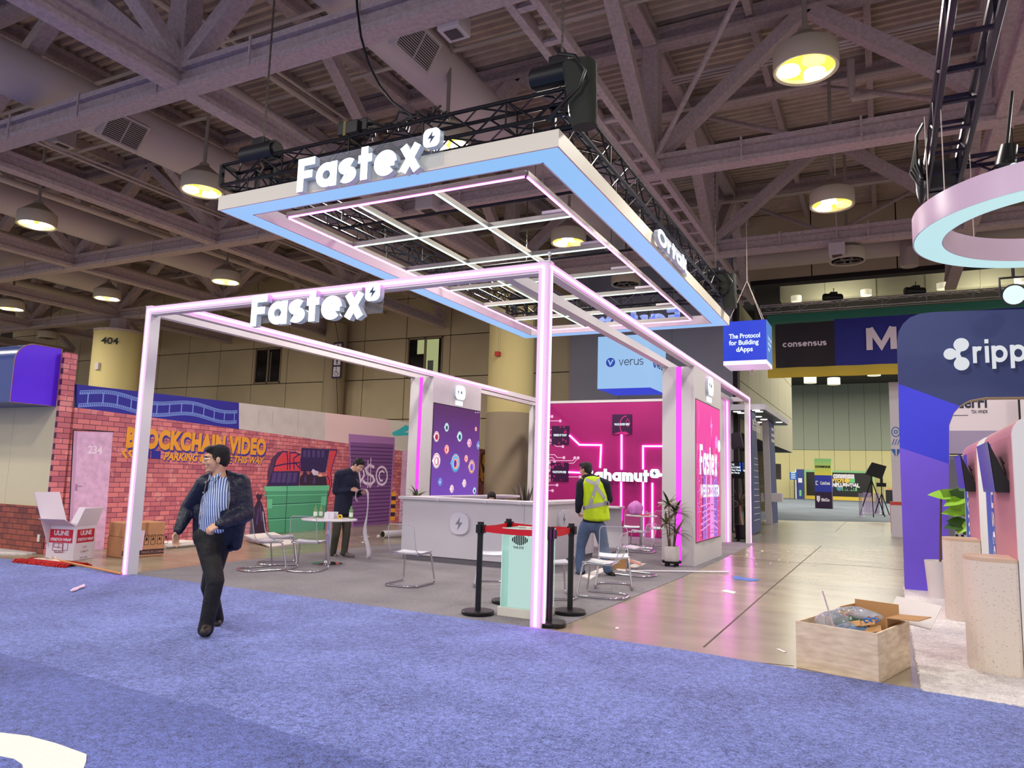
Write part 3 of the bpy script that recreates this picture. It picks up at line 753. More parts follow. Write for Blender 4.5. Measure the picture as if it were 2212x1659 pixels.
# ================================================================== THE WHITE FRAMED BOOTH
X0, X1, Y0, Y1, FH = -9.53, -3.14, 7.03, 20.25, 3.81
PB = 0.12
m_white = mat('booth_white', (222, 218, 220), 0.45, noise=(0.7, 0.03))
m_whitep = mat('panel_white', (208, 204, 206), 0.55, noise=(0.5, 0.04))
m_led = emis('led_pink_white', (255, 92, 242), 13.0)
m_ledw = emis('led_white', (226, 255, 244), 1.7)
m_ledm = emis('led_magenta', (255, 72, 255), 1.15)
m_letter = emis('letter_face', (238, 246, 255), 1.9)
m_lside = mat('letter_side', (168, 176, 186), 0.35, emit=(190, 205, 225), es=0.18, light=False)
m_black = mat('black_metal', (22, 22, 24), 0.4)
m_navy = mat('navy_print', (30, 52, 92), 0.5)

frame = thing('booth_frame', 'white square-section portal frame with pink LED strips around the booth', 'frame', (-6.3, 13.6, 0))
FO = frame.location
def fpart(name, *bx, m=m_white):
    mb = MB()
    for b in bx: mb.box(*b)
    return mb.build(name, m, frame, org=FO)
fpart('post', (X0, Y0, 0, X0+PB, Y0+PB+.04, FH))
fpart('post', (X1-PB, Y0, 0, X1, Y0+PB, FH))
fpart('post', (X1-PB, Y1-PB, 0, X1, Y1, FH))
fpart('post', (X0, Y1-PB, 0, X0+PB, Y1, FH))
fpart('post', (-3.75, Y1-PB, 0, -3.63, Y1, FH))
ZB1 = FH-PB
fpart('beam', (X0+PB, Y0, ZB1, X1-PB, Y0+PB, FH))
fpart('beam', (X1-PB, Y0+PB, ZB1, X1, Y1-PB, FH))
fpart('beam', (-3.75, Y0+PB, ZB1, -3.63, Y1-PB, FH))
fpart('beam', (X0, Y0+PB+.04, ZB1, X0+PB, Y1-PB, FH))
fpart('beam', (-9.04, Y0+PB, ZB1, -8.92, Y1, FH))
fpart('beam', (X0+PB, Y1-PB, ZB1, -9.04, Y1, FH))
fpart('beam', (-3.63, Y1-PB, ZB1, X1-PB, Y1, FH))
g = 0.012
def strip(*b, m=m_led, name='led_strip', par=None, org=None):
    return MB().box(*b).build(name, m, par or frame, org=FO if par is None else org)
zc = ZB1+0.055
strip(X0+PB*.5, Y0-g, zc, X1-PB*.45, Y0, zc+.028)                      # front beam
strip(X1, Y0+.04, zc, X1+g, Y1-.02, zc+.028)                           # right beam
strip(-8.92, Y0+PB+.1, zc, -8.92+g, 17.45, zc+.028)                    # left inner beam
strip(X0+.045, Y0-g, 0.02, X0+.073, Y0, zc+.028)                       # front left post
strip(X1-.075, Y0-g, 0.02, X1-.047, Y0, zc)                            # front right post, front
strip(X1, Y0+.055, 0.02, X1+g, Y0+.083, zc)                            # front right post, side
strip(X1, Y1-.05, 0.02, X1+g, Y1-.02, zc)                              # back right post
strip(-3.75+.03, Y1-PB-g, 0.02, -3.75+.06, Y1-PB, ZB1, m=m_led)       # inner back post
for (bx) in ((X0-.006, Y0-.004, FH, X0+PB+.004, Y0+PB+.04, FH+.015), (X1-PB-.004, Y0-.004, FH, X1+.006, Y0+PB, FH+.015)): fpart('post_cap', bx)
MB().lathe([(0.0, 0), (.012, 0.0), (.008, .05), (.022, .07), (.024, .09), (.0, .11)], (X1-.02, Y0+.05, FH+.015), 10).build('eye_bolt', m_white, frame, org=FO, smooth=50)
# thin strips, coloured grey for the shadow in the grooves of the aluminium profile
m_groove = mat('profile_groove', (120, 112, 122), 0.6)
for b in ((X0+PB, Y0-.002, ZB1+.018, X1-PB, Y0+.001, ZB1+.022), (X1-.001, Y0+PB, ZB1+.018, X1+.002, Y1-PB, ZB1+.022)): fpart('groove', b, m=m_groove)

def led_letters_sign(name, label, o, u, v, cap, width, icon, depth=0.09, parts=None, xh=None, w=0.30, mats=None, word='Fastex', plate=False):
    o = Vector(o); u = Vector(u).normalized(); v = Vector(v).normalized(); nrm = u.cross(v)
    t = thing(name, label, 'sign', o)
    xh = cap/1.36
    ms = mats or [m_letter, m_lside]
    wd = letters(word, o, u, v, xh, w, depth, ms, t, 0.09, org=o, width=width)
    if icon:
        cx, cz, r = icon
        mb = MB().prism([(cx+p[0], cz+p[1]) for p in rrect(-r, -r, r, r, r*.62)], o+nrm*0.01, u, v, depth)
        ob = mb.build('icon', ms, t, org=o)
        for p in ob.data.polygons: p.material_index = 0 if p.normal.dot(nrm) > .9 else 1
        MB().prism([(cx+(a-.5)*r*1.15, cz+(b-.5)*r*1.25) for a, b in BOLT], o+nrm*(0.0105+depth), u, v, 0.004).build('bolt_symbol', m_navy, ob, org=o)
    return t, wd
ax, az = (1, 0, 0), (0, 0, 1)
def sign_from(label, yf, dep, bl, tl, br, ic, rpx):
    a, b, c, i = GY(*bl, yf), GY(*tl, yf), GY(*br, yf), GY(*ic, yf)
    r = (GY(ic[0]+rpx, ic[1], yf)-i).x
    return led_letters_sign('lit_sign', label, (a.x, yf+dep, a.z), ax, az, b.z-a.z, c.x-a.x, (i.x-a.x, i.z-a.z, r), depth=dep, w=.32)
s1, wd = sign_from('glowing white word sign with bolt icon mounted on the front beam of the frame', 6.90, .085, (540, 706), (540, 640), (785, 692), (806, 631), 16)
m_plex = acrylic('sign_plexi', (220, 226, 236), 0.05)
MB().box(-7.36, Y0-.035, 3.40, -5.27, Y0-.029, 3.70).build('backing_plate', m_plex, s1, org=s1.location)
for x in (-7.1, -6.3, -5.6): MB().box(x, Y0-.03, 3.44, x+.03, Y0-.001, 3.74).build('bracket', mat('bracket_grey', (150, 146, 156), 0.4, metal=0.6), s1, org=s1.location)

# ---- towers
def tower(name, label, x0, x1, ya, yb, h, f0, f1):
    t = thing(name, label, 'tower', ((x0+x1)/2, (ya+yb)/2, 0)); O = t.location
    xa, xb = x0+(x1-x0)*f0, x0+(x1-x0)*f1
    MB().box(x0, ya+.01, 0, xa, ya+.06, h).build('front_panel', m_whitep, t, org=O)
    MB().box(xb, ya+.01, 0, x1-.005, ya+.06, h).build('front_panel', m_whitep, t, org=O)
    MB().box(xa, ya+.025, 0, xb, ya+.05, h).build('led_channel', m_ledm, t, org=O)
    MB().box(x1-.04, ya, 0, x1, yb, h).build('side_panel', m_whitep, t, org=O)
    MB().box(x0, ya+.06, 0, x0+.04, yb, h).build('side_panel', m_whitep, t, org=O)
    MB().box(x0+.04, yb-.05, 0, x1-.04, yb, h).build('rear_panel', m_whitep, t, org=O)
    return t
tr = tower('display_tower', 'white tower with a pink city screen on its right side, by the bare concrete', X1-.61, X1-.001, 13.82, 16.36, ZB1-.002, .43, .60)
tl = tower('display_tower', 'white tower with a purple screen of eyes, behind the counter', X0, X0+.61, 13.82, 16.02, ZB1-.002, .38, .535)
def yo_icon(t, px0, px1, xx):
    a = GX(*px0, xx); b = GX(*px1, xx)
    ya, yb = a.y, b.y; zt, zb_ = a.z, b.z
    O = t.location; o = Vector((xx+.001, ya, zb_)); u = Vector((0, 1, 0)); v = Vector((0, 0, 1)); w, h = yb-ya, zt-zb_
    ob = MB().prism(rrect(0, 0, w, h, w*.28), o, u, v, 0.05).build('icon', [emis('icon_face', (250, 252, 255), 1.5, False), m_lside], t, org=O)
    for p in ob.data.polygons: p.material_index = 0 if p.normal.x > .9 else 1
    letters('y', o+u*(w*.2)+v*(h*.42)+Vector((.0515,0,0)), u, v, h*.2, .26, .004, [m_navy], ob, org=O)
    letters('o', o+u*(w*.5)+v*(h*.42)+Vector((.0515,0,0)), u, v, h*.2, .34, .004, [m_navy], ob, org=O)
    MB().prism([(w*.2, -.13), (w*.82, -.13), (w*.82, -.03), (w*.2, -.03)], o, u, v, 0.03).build('caption_plate', MATS['icon_face'], t, org=O)
    text('YOHO', o+u*(w*.27)+v*(-.105), u, v, .07, m_navy, t, org=O, off=.034, width=w*.48)
yo_icon(tr, (1524, 811), (1536, 858), X1)
yo_icon(tl, (981, 831), (1001, 866), X0+.61)
m_edge = mat('screen_edge', (30, 20, 34), 0.4)
# pink city screen (right tower)
yA, yB, zA, zB_ = 13.93, 16.17, 0.43, 3.07
def city_colour():
    m = emis('city_screen', (244, 36, 160), 0.95, light=True); return m
scr = MB().box(X1, yA-.02, zA-.02, X1+.006, yB+.02, zB_+.02).build('screen', m_edge, tr, org=tr.location)
o = Vector((X1+.006, yA, zA)); u = Vector((0, 1, 0)); v = az
W_, H_ = yB-yA, zB_-zA
MB().flat([(0,0),(W_,0),(W_,H_),(0,H_)], o, u, v, .001).build('picture', city_colour(), scr, org=tr.location)
cm = [emis('city_violet', (150, 92, 214), 0.9, False), emis('city_rose', (214, 40, 140), 0.85, False), emis('city_pale', (236, 150, 232), 0.95, False), emis('city_deep', (150, 20, 110), 0.8, False), emis('city_red', (240, 20, 90), 0.9, False)]
rnd = random.Random(3)
mbs = [MB() for _ in cm]
def tw(k, x, w, z0, z1, off, cap='spire'):
    x0_, x1_ = max(0.01, x-w/2), min(W_-.01, x+w/2)
    if x1_-x0_ < .02: return
    mbs[k].flat([(x0_, z0), (x1_, z0), (x1_, z1), (x0_, z1)], o, u, v, off)
    xm = (x0_+x1_)/2; q = (x1_-x0_)/2
    if cap == 'dome': mbs[2].stroke(arc(xm, z1, q, q*1.1, 0, 180, 10), .018, o+Vector((off, 0, 0)), u, v, .0004); mbs[k].flat(arc(xm, z1, q, q*1.1, 0, 180, 10), o, u, v, off)
    else: mbs[k].flat([(xm-q*.7, z1), (xm+q*.7, z1), (xm+.008, min(H_-.05, z1+q*5)), (xm-.008, min(H_-.05, z1+q*5))], o, u, v, off)
    mbs[2].stroke([(x0_, z0), (x0_, z1), (x1_, z1)], .012, o+Vector((off, 0, 0)), u, v, .0004)
    zz = z0+.08
    while zz < z1-.05:
        mbs[rnd.choice((1, 2, 3))].flat([(x0_+.02, zz), (x1_-.02, zz), (x1_-.02, zz+.018), (x0_+.02, zz+.018)], o, u, v, off+.0006); zz += rnd.uniform(.06, .16)
off = .002
for k in range(26):
    x = rnd.uniform(.05, W_-.05); hh = rnd.uniform(.7, 1.75)*(1-.3*abs(x-W_*.45)/W_)
    tw(rnd.choice((1, 1, 3, 0, 4)), x, rnd.uniform(.08, .2), 0.02, hh, off, rnd.choice(('spire', 'spire', 'dome'))); off += .0008
for k in range(12):
    x = W_*.5+rnd.uniform(-.55, .6); tw(rnd.choice((0, 0, 2)), x, rnd.uniform(.1, .26), .02, rnd.uniform(.35, 1.25), off, rnd.choice(('spire', 'dome', 'dome'))); off += .0008
for k in range(5): mbs[2].stroke([(rnd.uniform(.1, .4), .2+.11*k), (W_*.5, .3+.1*k), (rnd.uniform(1.4, 2.0), .16+.13*k)], .03, o+Vector((off, 0, 0)), u, v, .0006)
mbs[2].flat([(1.22+(a-.5)*.3, 2.22+(b-.5)*.52) for a, b in BOLT], o, u, v, off)
mbs[2].flat(arc(1.72, 1.93, .13, .13, 0, 360, 16)[:-1], o, u, v, off).flat(arc(.05, 2.3, .05, .22, -60, 60, 8), o, u, v, off)
for q, c_ in zip(mbs, cm):
    pr = q.build('city_print', c_, scr, org=tr.location); pr['kind'] = 'stuff'
mw = emis('screen_white', (236, 250, 255), 1.15, False)
zf = GX(1524, 1026, X1).z-zA
letters('Fastex', o+Vector((off+.001, .16, zf)), u, v, .42, .26, .003, [mw], scr, .08, org=tr.location, width=1.62, name='lettering')
MB().flat(arc(1.98, zf+.62, .13, .13, 0, 360, 16)[:-1], o, u, v, off+.002).build('lettering', mw, scr, org=tr.location)
text('WEB3 ECOSYSTEM', o+u*.22+Vector((0,0,zf-.42)), u, v, .26, mw, scr, org=tr.location, off=off+.002, width=1.75, bold=.006, height=.24)

# eyes screen (left tower)
yA, yB, zA, zB_ = 13.88, 15.98, 0.9, 3.1
def grad(name, c0, c1, s, axis=2, lo=0.0, hi=1.0, emit=True, rough=.5):
    m = bpy.data.materials.new(name); m.use_nodes = True; nt = m.node_tree; b = nt.nodes['Principled BSDF']
    tc = nt.nodes.new('ShaderNodeTexCoord'); sp = nt.nodes.new('ShaderNodeSeparateXYZ'); mr = nt.nodes.new('ShaderNodeMapRange'); r = nt.nodes.new('ShaderNodeValToRGB')
    mr.inputs[1].default_value = lo; mr.inputs[2].default_value = hi
    r.color_ramp.elements[0].color = lin(c0); r.color_ramp.elements[1].color = lin(c1)
    nt.links.new(tc.outputs['Object'], sp.inputs[0]); nt.links.new(sp.outputs[axis], mr.inputs[0]); nt.links.new(mr.outputs[0], r.inputs[0])
    b.inputs['Roughness'].default_value = rough
    if emit:
        b.inputs['Base Color'].default_value = (0.01, 0.01, 0.01, 1)
        nt.links.new(r.outputs[0], b.inputs['Emission Color']); b.inputs['Emission Strength'].default_value = s
        m.cycles.emission_sampling = 'NONE'
    else: nt.links.new(r.outputs[0], b.inputs['Base Color'])
    return m
xx = X0+.61
scr = MB().box(xx, yA-.02, zA-.02, xx+.006, yB+.02, zB_+.02).build('screen', m_edge, tl, org=tl.location)
MB().flat([(yA, zA), (yB, zA), (yB, zB_), (yA, zB_)], (xx+.007, 0, 0), (0,1,0), az).build('picture', grad('eye_screen', (112, 74, 184), (78, 32, 94), 1.0, 2, 0.9, 3.0), scr, org=tl.location)
ecs = [((250, 236, 240), (214, 60, 90), (150, 20, 40)), ((230, 250, 250), (60, 160, 170), (10, 40, 60)), ((70, 190, 240), (250, 160, 130), (60, 40, 170)), ((250, 120, 140), (250, 240, 200), (200, 30, 40)), ((250, 220, 240), (210, 60, 160), (250, 250, 250)), ((240, 190, 120), (150, 110, 220), (50, 90, 220)), ((120, 170, 240), (60, 80, 200), (220, 240, 250)), ((245, 240, 240), (220, 140, 170), (250, 250, 250))]
def eye(px, py, rpx, k, lab=None):
    c = GX(px, py, xx+.008); s = (GX(px, py-10, xx).z-c.z)/10*rpx
    col = ecs[k]
    m0, m1, m2, m3 = [emis('eye_%d_%d' % (k, i), q, 1.0, False) for i, q in enumerate(((col[0]), (col[1]), (col[2]), (28, 20, 60)))]
    lo_, hi_ = yA+.002-c.y, yB-.002-c.y
    def cl(pts): return [(min(max(a, lo_), hi_), b) for a, b in pts]
    mb = MB(); shp = [(-1.15*s, -.1*s)] + [(s*.95*cos(radians(a)), s*1.05*sin(radians(a))) for a in range(165, -166, -15)]
    mb.flat(cl(shp), c, (0,1,0), az, .0)
    mb.cur = 1; mb.flat(cl([(s*.62*cos(radians(a))+.05*s, s*.6*sin(radians(a))-.1*s) for a in range(0, 360, 20)]), c, (0,1,0), az, .0012)
    mb.cur = 2; mb.flat(cl([(s*.28*cos(radians(a))-.08*s, s*.42*sin(radians(a))-.08*s) for a in range(0, 360, 24)]), c, (0,1,0), az, .0024)
    mb.cur = 1; mb.stroke(cl([(s*.82*cos(radians(a)), s*.86*sin(radians(a))) for a in range(160, 10, -15)]), s*.12, c+Vector((.0006,0,0)), (0,1,0), az, .0006)
    mb.cur = 3; mb.stroke(cl([(s*.86*cos(radians(a)), s*.94*sin(radians(a))) for a in range(-150, -10, 20)]), s*.06, c+Vector((.0006,0,0)), (0,1,0), az, .0006)
    mb.build('eye_print', [m0, m1, m2, m3], scr, org=tl.location)
for e in ((965, 923, 9, 1), (943, 943, 11, 0), (993, 943, 10.5, 1), (1014, 957, 9, 4), (965, 971, 10, 3), (943, 995, 16, 7), (984, 1000, 19, 2), (1007, 991, 8, 3), (1019, 1008, 14, 5), (951, 1041, 8.5, 6), (976, 1056, 8.5, 7), (1003, 1044, 8.5, 7), (1028, 927, 5, 3), (1025, 1060, 7, 1), (1034, 962, 9, 6)):
    eye(*e)
mb = MB()
for q in (1027, 1031, 1034.5): 
    c = GX(q, 891, xx+.009); mb.flat(arc(0, 0, .012, .016, 0, 360, 8)[:-1], c, (0,1,0), az)
ob = mb.build('screen_icons', mw, scr, org=tl.location); ob['kind'] = 'stuff'

# ---- back wall of the booth
BY = 20.0
bx0, bx1, bz = -8.9, -3.84, 3.72
bw = thing('booth_back_wall', 'magenta booth back wall with circuit lines and a glowing word sign', 'wall panel', ((bx0+bx1)/2, BY, 0)); BO = bw.location
m_mag = mat('magenta_print', (176, 22, 116), 0.45, noise=(0.8, 0.08))
MB().box(bx0, BY, 0.02, bx1, BY+.1, bz).build('panel', m_mag, bw, org=BO)
MB().box(bx0, BY-.01, bz, bx1, BY+.11, bz+.07).build('top_trim', m_white, bw, org=BO)
MB().box(bx1, BY-.01, 0, bx1+.09, BY+.11, bz+.07).build('side_trim', m_white, bw, org=BO)
m_line = mat('pale_print', (238, 190, 224), 0.5, emit=(238, 190, 224), es=.25, light=False)
def bp(px, py): 
    p = GY(1150+px/4.366, 820+py/4.366, BY); return (p.x, p.z)
lines = [[(130,348),(185,348)], [(130,390),(263,390)], [(130,472),(183,472)], [(130,490),(170,525),(183,525)], [(130,540),(155,550),(180,575)], [(130,604),(183,604)], [(205,612),(225,630),(288,630)], [(130,708),(210,708),(235,736),(298,736)], [(130,735),(190,735),(215,765),(380,765),(400,738)], [(335,788),(388,788),(432,738)], [(130,760),(190,760),(210,780)], [(130,800),(160,810),(176,830)], [(130,856),(158,856)], [(130,910),(176,910)], [(340,918),(450,918)], [(130,960),(160,960),(174,945)], [(140,1020),(160,995),(233,995)], [(130,1047),(190,1047)], [(130,782),(160,782)]]
for L_ in lines:
    q = [bp(*p) for p in L_]
    mb = MB().stroke(q, .02, (0, BY-.001, 0), ax, az, .003)
    e_ = q[-1]
    if L_ not in (lines[2], lines[3], lines[5]): mb.flat(arc(e_[0], e_[1], .045, .045, 0, 360, 12)[:-1], (0, BY-.004, 0), ax, az)
    mb.build('circuit_line', m_line, bw, org=BO)
for k in range(19):
    z = .3+k*.19
    if k in (9, 10, 11, 12): MB().box(bx1-.3, BY-.003, z+.08, bx1, BY-.001, z+.1).build('circuit_line', m_line, bw, org=BO)
    MB().box(bx1-.3, BY-.003, z, bx1, BY-.001, z+.02).build('circuit_line', m_line, bw, org=BO)
for L_ in ([(350,525),(445,615),(650,618),(640,832)], [(842,518),(842,848)], [(838,965),(838,1330)], [(1300,628),(1045,628),(1045,845)], [(1045,965),(1045,1500)], [(1133,975),(1133,1500)], [(340,873),(470,878)]):
    MB().stroke([bp(*p) for p in L_], .045, (0, BY-.002, 0), ax, az, .02).build('led_line', m_led, bw, org=BO)
m_tile = mat('tile_dark', (58, 10, 62), 0.3); m_tpk = emis('tile_pink', (240, 30, 140), .75, False)
for k, (a, b, words) in enumerate((((187,438),(345,612),'VERIFIED BY TODAY'), ((178,782),(340,962),'VALUE FLOWS HERE'), ((757,330),(938,515),'VALUE ADDED HERE'))):
    q0 = bp(*a); q1 = bp(*b)
    tt = MB().box(q0[0], BY-.03, q1[1], q1[0], BY-.001, q0[1]).build('picture_tile', m_tile, bw, org=BO)
    cx, cz = (q0[0]+q1[0])/2, (q0[1]+q1[1])/2; w_ = q1[0]-q0[0]
    mb = MB()
    if k == 2:
        mb.stroke(arc(cx+w_*.2, cz-w_*.05, w_*.3, w_*.45, 80, 290, 16), w_*.05, (0, BY-.031, 0), ax, az, .002)
        mb.stroke([(cx+w_*.3, cz+w_*.28), (cx+w_*.18, cz+.02), (cx+w_*.3, cz-w_*.12), (cx+w_*.42, cz+.02)], w_*.03, (0, BY-.031, 0), ax, az, .003, True).flat([(cx-w_*.45, cz-w_*.48), (cx+w_*.4, cz-w_*.48), (cx+w_*.2, cz-w_*.36), (cx-w_*.2, cz-w_*.4)], (0, BY-.0315, 0), ax, az)
    else:
        rr = random.Random(k)
        for _ in range(9):
            ex, ez = cx+rr.uniform(-.4, .42)*w_, cz+rr.choice((-1, 1))*rr.uniform(.15, .44)*w_; er = rr.uniform(.02, .06)*w_
            mb.stroke(arc(ex, ez, er, er, 0, 360, 10)[:-1], er*.5, (0, BY-.031, 0), ax, az, .002, True)
    ob = mb.build('tile_print', m_tpk, tt, org=BO); ob['kind'] = 'stuff'
    text(words, (cx, BY-.031, cz-.03), ax, az, .085, mw, tt, org=BO, align='CENTER', width=w_*.78, bold=.003)
q0 = bp(512, 950); q1 = bp(1115, 838)
xh = (bp(700, 872)[1]-q0[1])
t, wd = led_letters_sign('lit_sign', 'glowing white word sign on the magenta back wall, behind the hi-vis vest', (q0[0], BY-.09, q0[1]), ax, az, xh*1.36, q1[0]-q0[0], None, .07, word='Bahamut', w=.34)
ic = bp(1160, 886)
ob = MB().prism([(ic[0]+a, ic[1]+b) for a, b in rrect(-.125, -.12, .125, .12, .08)], (0, BY-.02, 0), ax, az, .07).build('icon', m_letter, t, org=t.location)
MB().prism([(ic[0]+(a-.5)*.15, ic[1]+(b-.5)*.18) for a, b in BOLT], (0, BY-.0905, 0), ax, az, .003).build('bolt_symbol', m_navy, ob, org=t.location)
ic = bp(1211, 899); MB().prism(arc(ic[0], ic[1], .05, .05, 0, 360, 12)[:-1], (0, BY-.02, 0), ax, az, .06).build('full_stop', m_letter, t, org=t.location)

# ---- hanging light canopy
CX0, CX1, CY0, CY1, CZ0, CZ1, CWD = -7.79, -2.90, 6.66, 16.09, 4.90, 5.09, 0.31
can = thing('hanging_canopy', 'rectangular white ring canopy with light blue glowing underside, hung over the booth', 'canopy', (-5.3, 11.4, CZ0)); CO = can.location
m_fas = mat('fascia_white', (226, 220, 204), 0.5)
m_blue = emis('soffit_blue', (142, 196, 250), 0.95)
def ringpiece(b): MB().box(*b).build('fascia', m_fas, can, org=CO)
t_ = 0.02
for b in ((CX0, CY0, CZ0, CX1, CY0+t_, CZ1), (CX0, CY1-t_, CZ0, CX1, CY1, CZ1), (CX0, CY0+t_, CZ0, CX0+t_, CY1-t_, CZ1), (CX1-t_, CY0+t_, CZ0, CX1, CY1-t_, CZ1)): ringpiece(b)
m_infas = mat('inner_fascia_white', (214, 206, 212), 0.5)
for b in ((CX0+CWD, CY0+CWD, CZ0, CX1-CWD, CY0+CWD+t_, CZ1), (CX0+CWD, CY1-CWD-t_, CZ0, CX1-CWD, CY1-CWD, CZ1), (CX0+CWD, CY0+CWD, CZ0, CX0+CWD+t_, CY1-CWD, CZ1), (CX1-CWD-t_, CY0+CWD, CZ0, CX1-CWD, CY1-CWD, CZ1)): MB().box(*b).build('inner_fascia', m_infas, can, org=CO)
a, b, c, d = CX0+t_, CX1-t_, CY0+t_, CY1-t_; w_ = CWD-t_
def skirt(p): MB()._add([Vector(q) for q in p]+[Vector(q)+Vector((0,0,.012)) for q in p], [(3,2,1,0),(4,5,6,7),(0,1,5,4),(1,2,6,5),(2,3,7,6),(3,0,4,7)]).build('light_panel', m_blue, can, org=CO)
z = CZ0+.002
skirt([(a,c,z),(b,c,z),(b-w_,c+w_,z),(a+w_,c+w_,z)]); skirt([(b,c,z),(b,d,z),(b-w_,d-w_,z),(b-w_,c+w_,z)])
skirt([(b,d,z),(a,d,z),(a+w_,d-w_,z),(b-w_,d-w_,z)]); skirt([(a,d,z),(a,c,z),(a+w_,c+w_,z),(a+w_,d-w_,z)])
s2, wd = sign_from('glowing white word sign with bolt icon on the front fascia of the hanging canopy', 6.56, .085, (640, 416), (640, 346), (909, 366), (933, 298), 18)
MB().box(-6.4, CY0-.03, 4.93, -4.28, CY0-.024, 5.32).build('backing_plate', m_plex, s2, org=s2.location)
s3, wd = led_letters_sign('lit_sign', 'glowing white word sign on the right fascia of the hanging canopy', (CX1+.03, GX(1424, 540, CX1+.11).y, 4.925), (0,1,0), az, GX(1434, 498, CX1+.11).z-4.925, GX(1487, 600, CX1+.11).y-GX(1424, 540, CX1+.11).y, None, depth=.06, word='Ortak', w=.31)
MB().box(CX1+.024, 10.4, 4.92, CX1+.03, 12.1, 5.22).build('backing_plate', m_plex, s3, org=s3.location)
s4, wd = led_letters_sign('lit_sign', 'back of a word sign on the rear fascia, seen reversed through the canopy', (-4.0, CY1+.03, 4.98), (-1,0,0), az, 0.42, 1.9, None, .09, mats=[m_letter, mat('letter_back_acrylic', (150, 170, 225), 0.3, emit=(150, 175, 240), es=.35, light=False)])

# ---- LED grid inside it
gx = [-7.14, -5.95, -4.8, -3.55]; gy = [7.26, 8.66, 10.06, 11.46, 12.79, 14.19, 15.38]; GZ_ = 4.9
grid = thing('light_grid', 'grid of thin LED bars with a pink outer rectangle, inside the canopy ring', 'light', (-5.3, 11.3, GZ_)); GO = grid.location
m_prof = mat('aluminium_profile', (170, 166, 160), 0.4, metal=0.5)
def gbar(a, b, m):
    a = Vector(a); b = Vector(b); 
    pr = MB().bar(a+Vector((0,0,.05)), b+Vector((0,0,.05)), .05, .06).build('bar', m_prof, grid, org=GO)
    d = (b-a).normalized()*.03
    MB().bar(a+d+Vector((0,0,.012)), b-d+Vector((0,0,.012)), .022, .014).build('led_strip', m, pr, org=GO)
for (p, q) in (((gx[0], gy[0]), (gx[3], gy[0])), ((gx[3], gy[0]), (gx[3], gy[-1])), ((gx[3], gy[-1]), (gx[0], gy[-1])), ((gx[0], gy[-1]), (gx[0], gy[0]))): gbar((*p, GZ_), (*q, GZ_), m_led)
for y in gy[1:-1]: gbar((gx[0], y, GZ_+.004), (gx[3], y, GZ_+.004), m_ledw)
for x in gx[1:3]: gbar((x, gy[0], GZ_+.002), (x, gy[-1], GZ_+.002), m_ledw)
for x in (gx[0], gx[3]):
    for y in (7.5, 10.2, 12.9, 15.2):
        MB().cyl((x, y, GZ_+.08), (x, y, 5.42), .006, n=5).build('wire', m_black, grid, org=GO)
for y in gy[1:-1]: MB().box(gx[3]-.42, y-.05, GZ_+.085, gx[3]-.1, y+.05, GZ_+.125).build('driver', m_white, grid, org=GO)

# ---- black box truss
m_truss = mat('truss_black', (30, 29, 33), 0.32, metal=0.5)
def box_truss(t, a, b, s=0.29, rc=.024, step=.36, m=None, plates=True, ladder=False):
    m = m or m_truss
    a = Vector(a); b = Vector(b); d = (b-a); L_ = d.length; d.normalize()
    up = Vector((0,0,1)) if abs(d.z) < .9 else Vector((0,1,0)); x = d.cross(up).normalized(); y = x.cross(d)
    O = t.location; co = [x*i*s/2+y*j*s/2 for i, j in ((-1,-1),(1,-1),(1,1),(-1,1))]
    for c in co: MB().cyl(a+c, b+c, rc, n=8).build('chord', m, t, org=O, smooth=40)
    n = max(2, int(L_/step)); mb = MB()
    for k in range(n):
        p, q = a+d*(L_*k/n), a+d*(L_*(k+1)/n)
        for i in range(4):
            c0, c1 = co[i], co[(i+1) % 4]
            if not (ladder and i % 2 == 0): mb.cyl(p+(c0 if k % 2 else c1), q+(c1 if k % 2 else c0), rc*.5, n=5, cap=False)
            if k % 3 == 0 or (ladder and i % 2 == 0): mb.cyl(p+c0, p+c1, rc*(.75 if ladder else .5), n=5, cap=False)
    ob = mb.build('lacing', m, t, org=O); ob['kind'] = 'stuff'
    if plates:
        for p in (a, b): 
            MB().box(-1,-1,-1,1,1,1)
            for i in range(4): MB().bar(p+co[i]+d*0, p+co[(i+1) % 4], .05, .05).build('end_plate', m, t, org=O)
TZ = 5.55
trs = thing('lighting_truss', 'rectangular ring of black box truss carrying the hanging canopy', 'truss', (-5.4, 11.4, TZ-.15))
txa, txb, tya, tyb = -7.95, -3.1, 7.1, 15.75
box_truss(trs, (txa-.16, tya, TZ), (txb+.16, tya, TZ)); box_truss(trs, (txb, tya+.2, TZ), (txb, tyb-.2, TZ)); box_truss(trs, (txb+.1, tyb, TZ), (txa-.1, tyb, TZ)); box_truss(trs, (txa+.3, tyb-.2, TZ), (txa+.3, tya+.2, TZ))
for x, y in ((-7.5, 7.1), (-6.2, 7.1), (-4.6, 7.1), (-3.3, 7.1), (-3.0, 9.2), (-3.0, 12), (-3.0, 14.6), (-7.5, 10), (-7.5, 13), (-6.4, 15.8), (-4.6, 15.8)):
    MB().cyl((x, y if y > 8 else CY0+.2, CZ1), (x, y if y > 8 else CY0+.2, TZ-.15), .014, n=6).build('drop_rod', m_truss, trs, org=trs.location)
for y in (8.9, 11.6, 14.3): MB().cyl((txa+.3, y, TZ-.2), (txb, y, TZ-.2), .024, n=8).build('cross_pipe', m_truss, trs, org=trs.location)
def chain(p, z1, r=.014):
    mb = MB(); z = p[2]; k = 0
    while z < z1:
        if k % 2: mb.box(p[0]-r, p[1]-r*.35, z, p[0]+r, p[1]+r*.35, z+.075)
        else: mb.box(p[0]-r*.35, p[1]-r, z, p[0]+r*.35, p[1]+r, z+.075)
        z += .065; k += 1
    return mb
m_bag = mat('hoist_bag_cloth', (40, 44, 36), 0.8, bump=(9, .6))
m_hoist = mat('hoist_black', (26, 26, 28), 0.35)
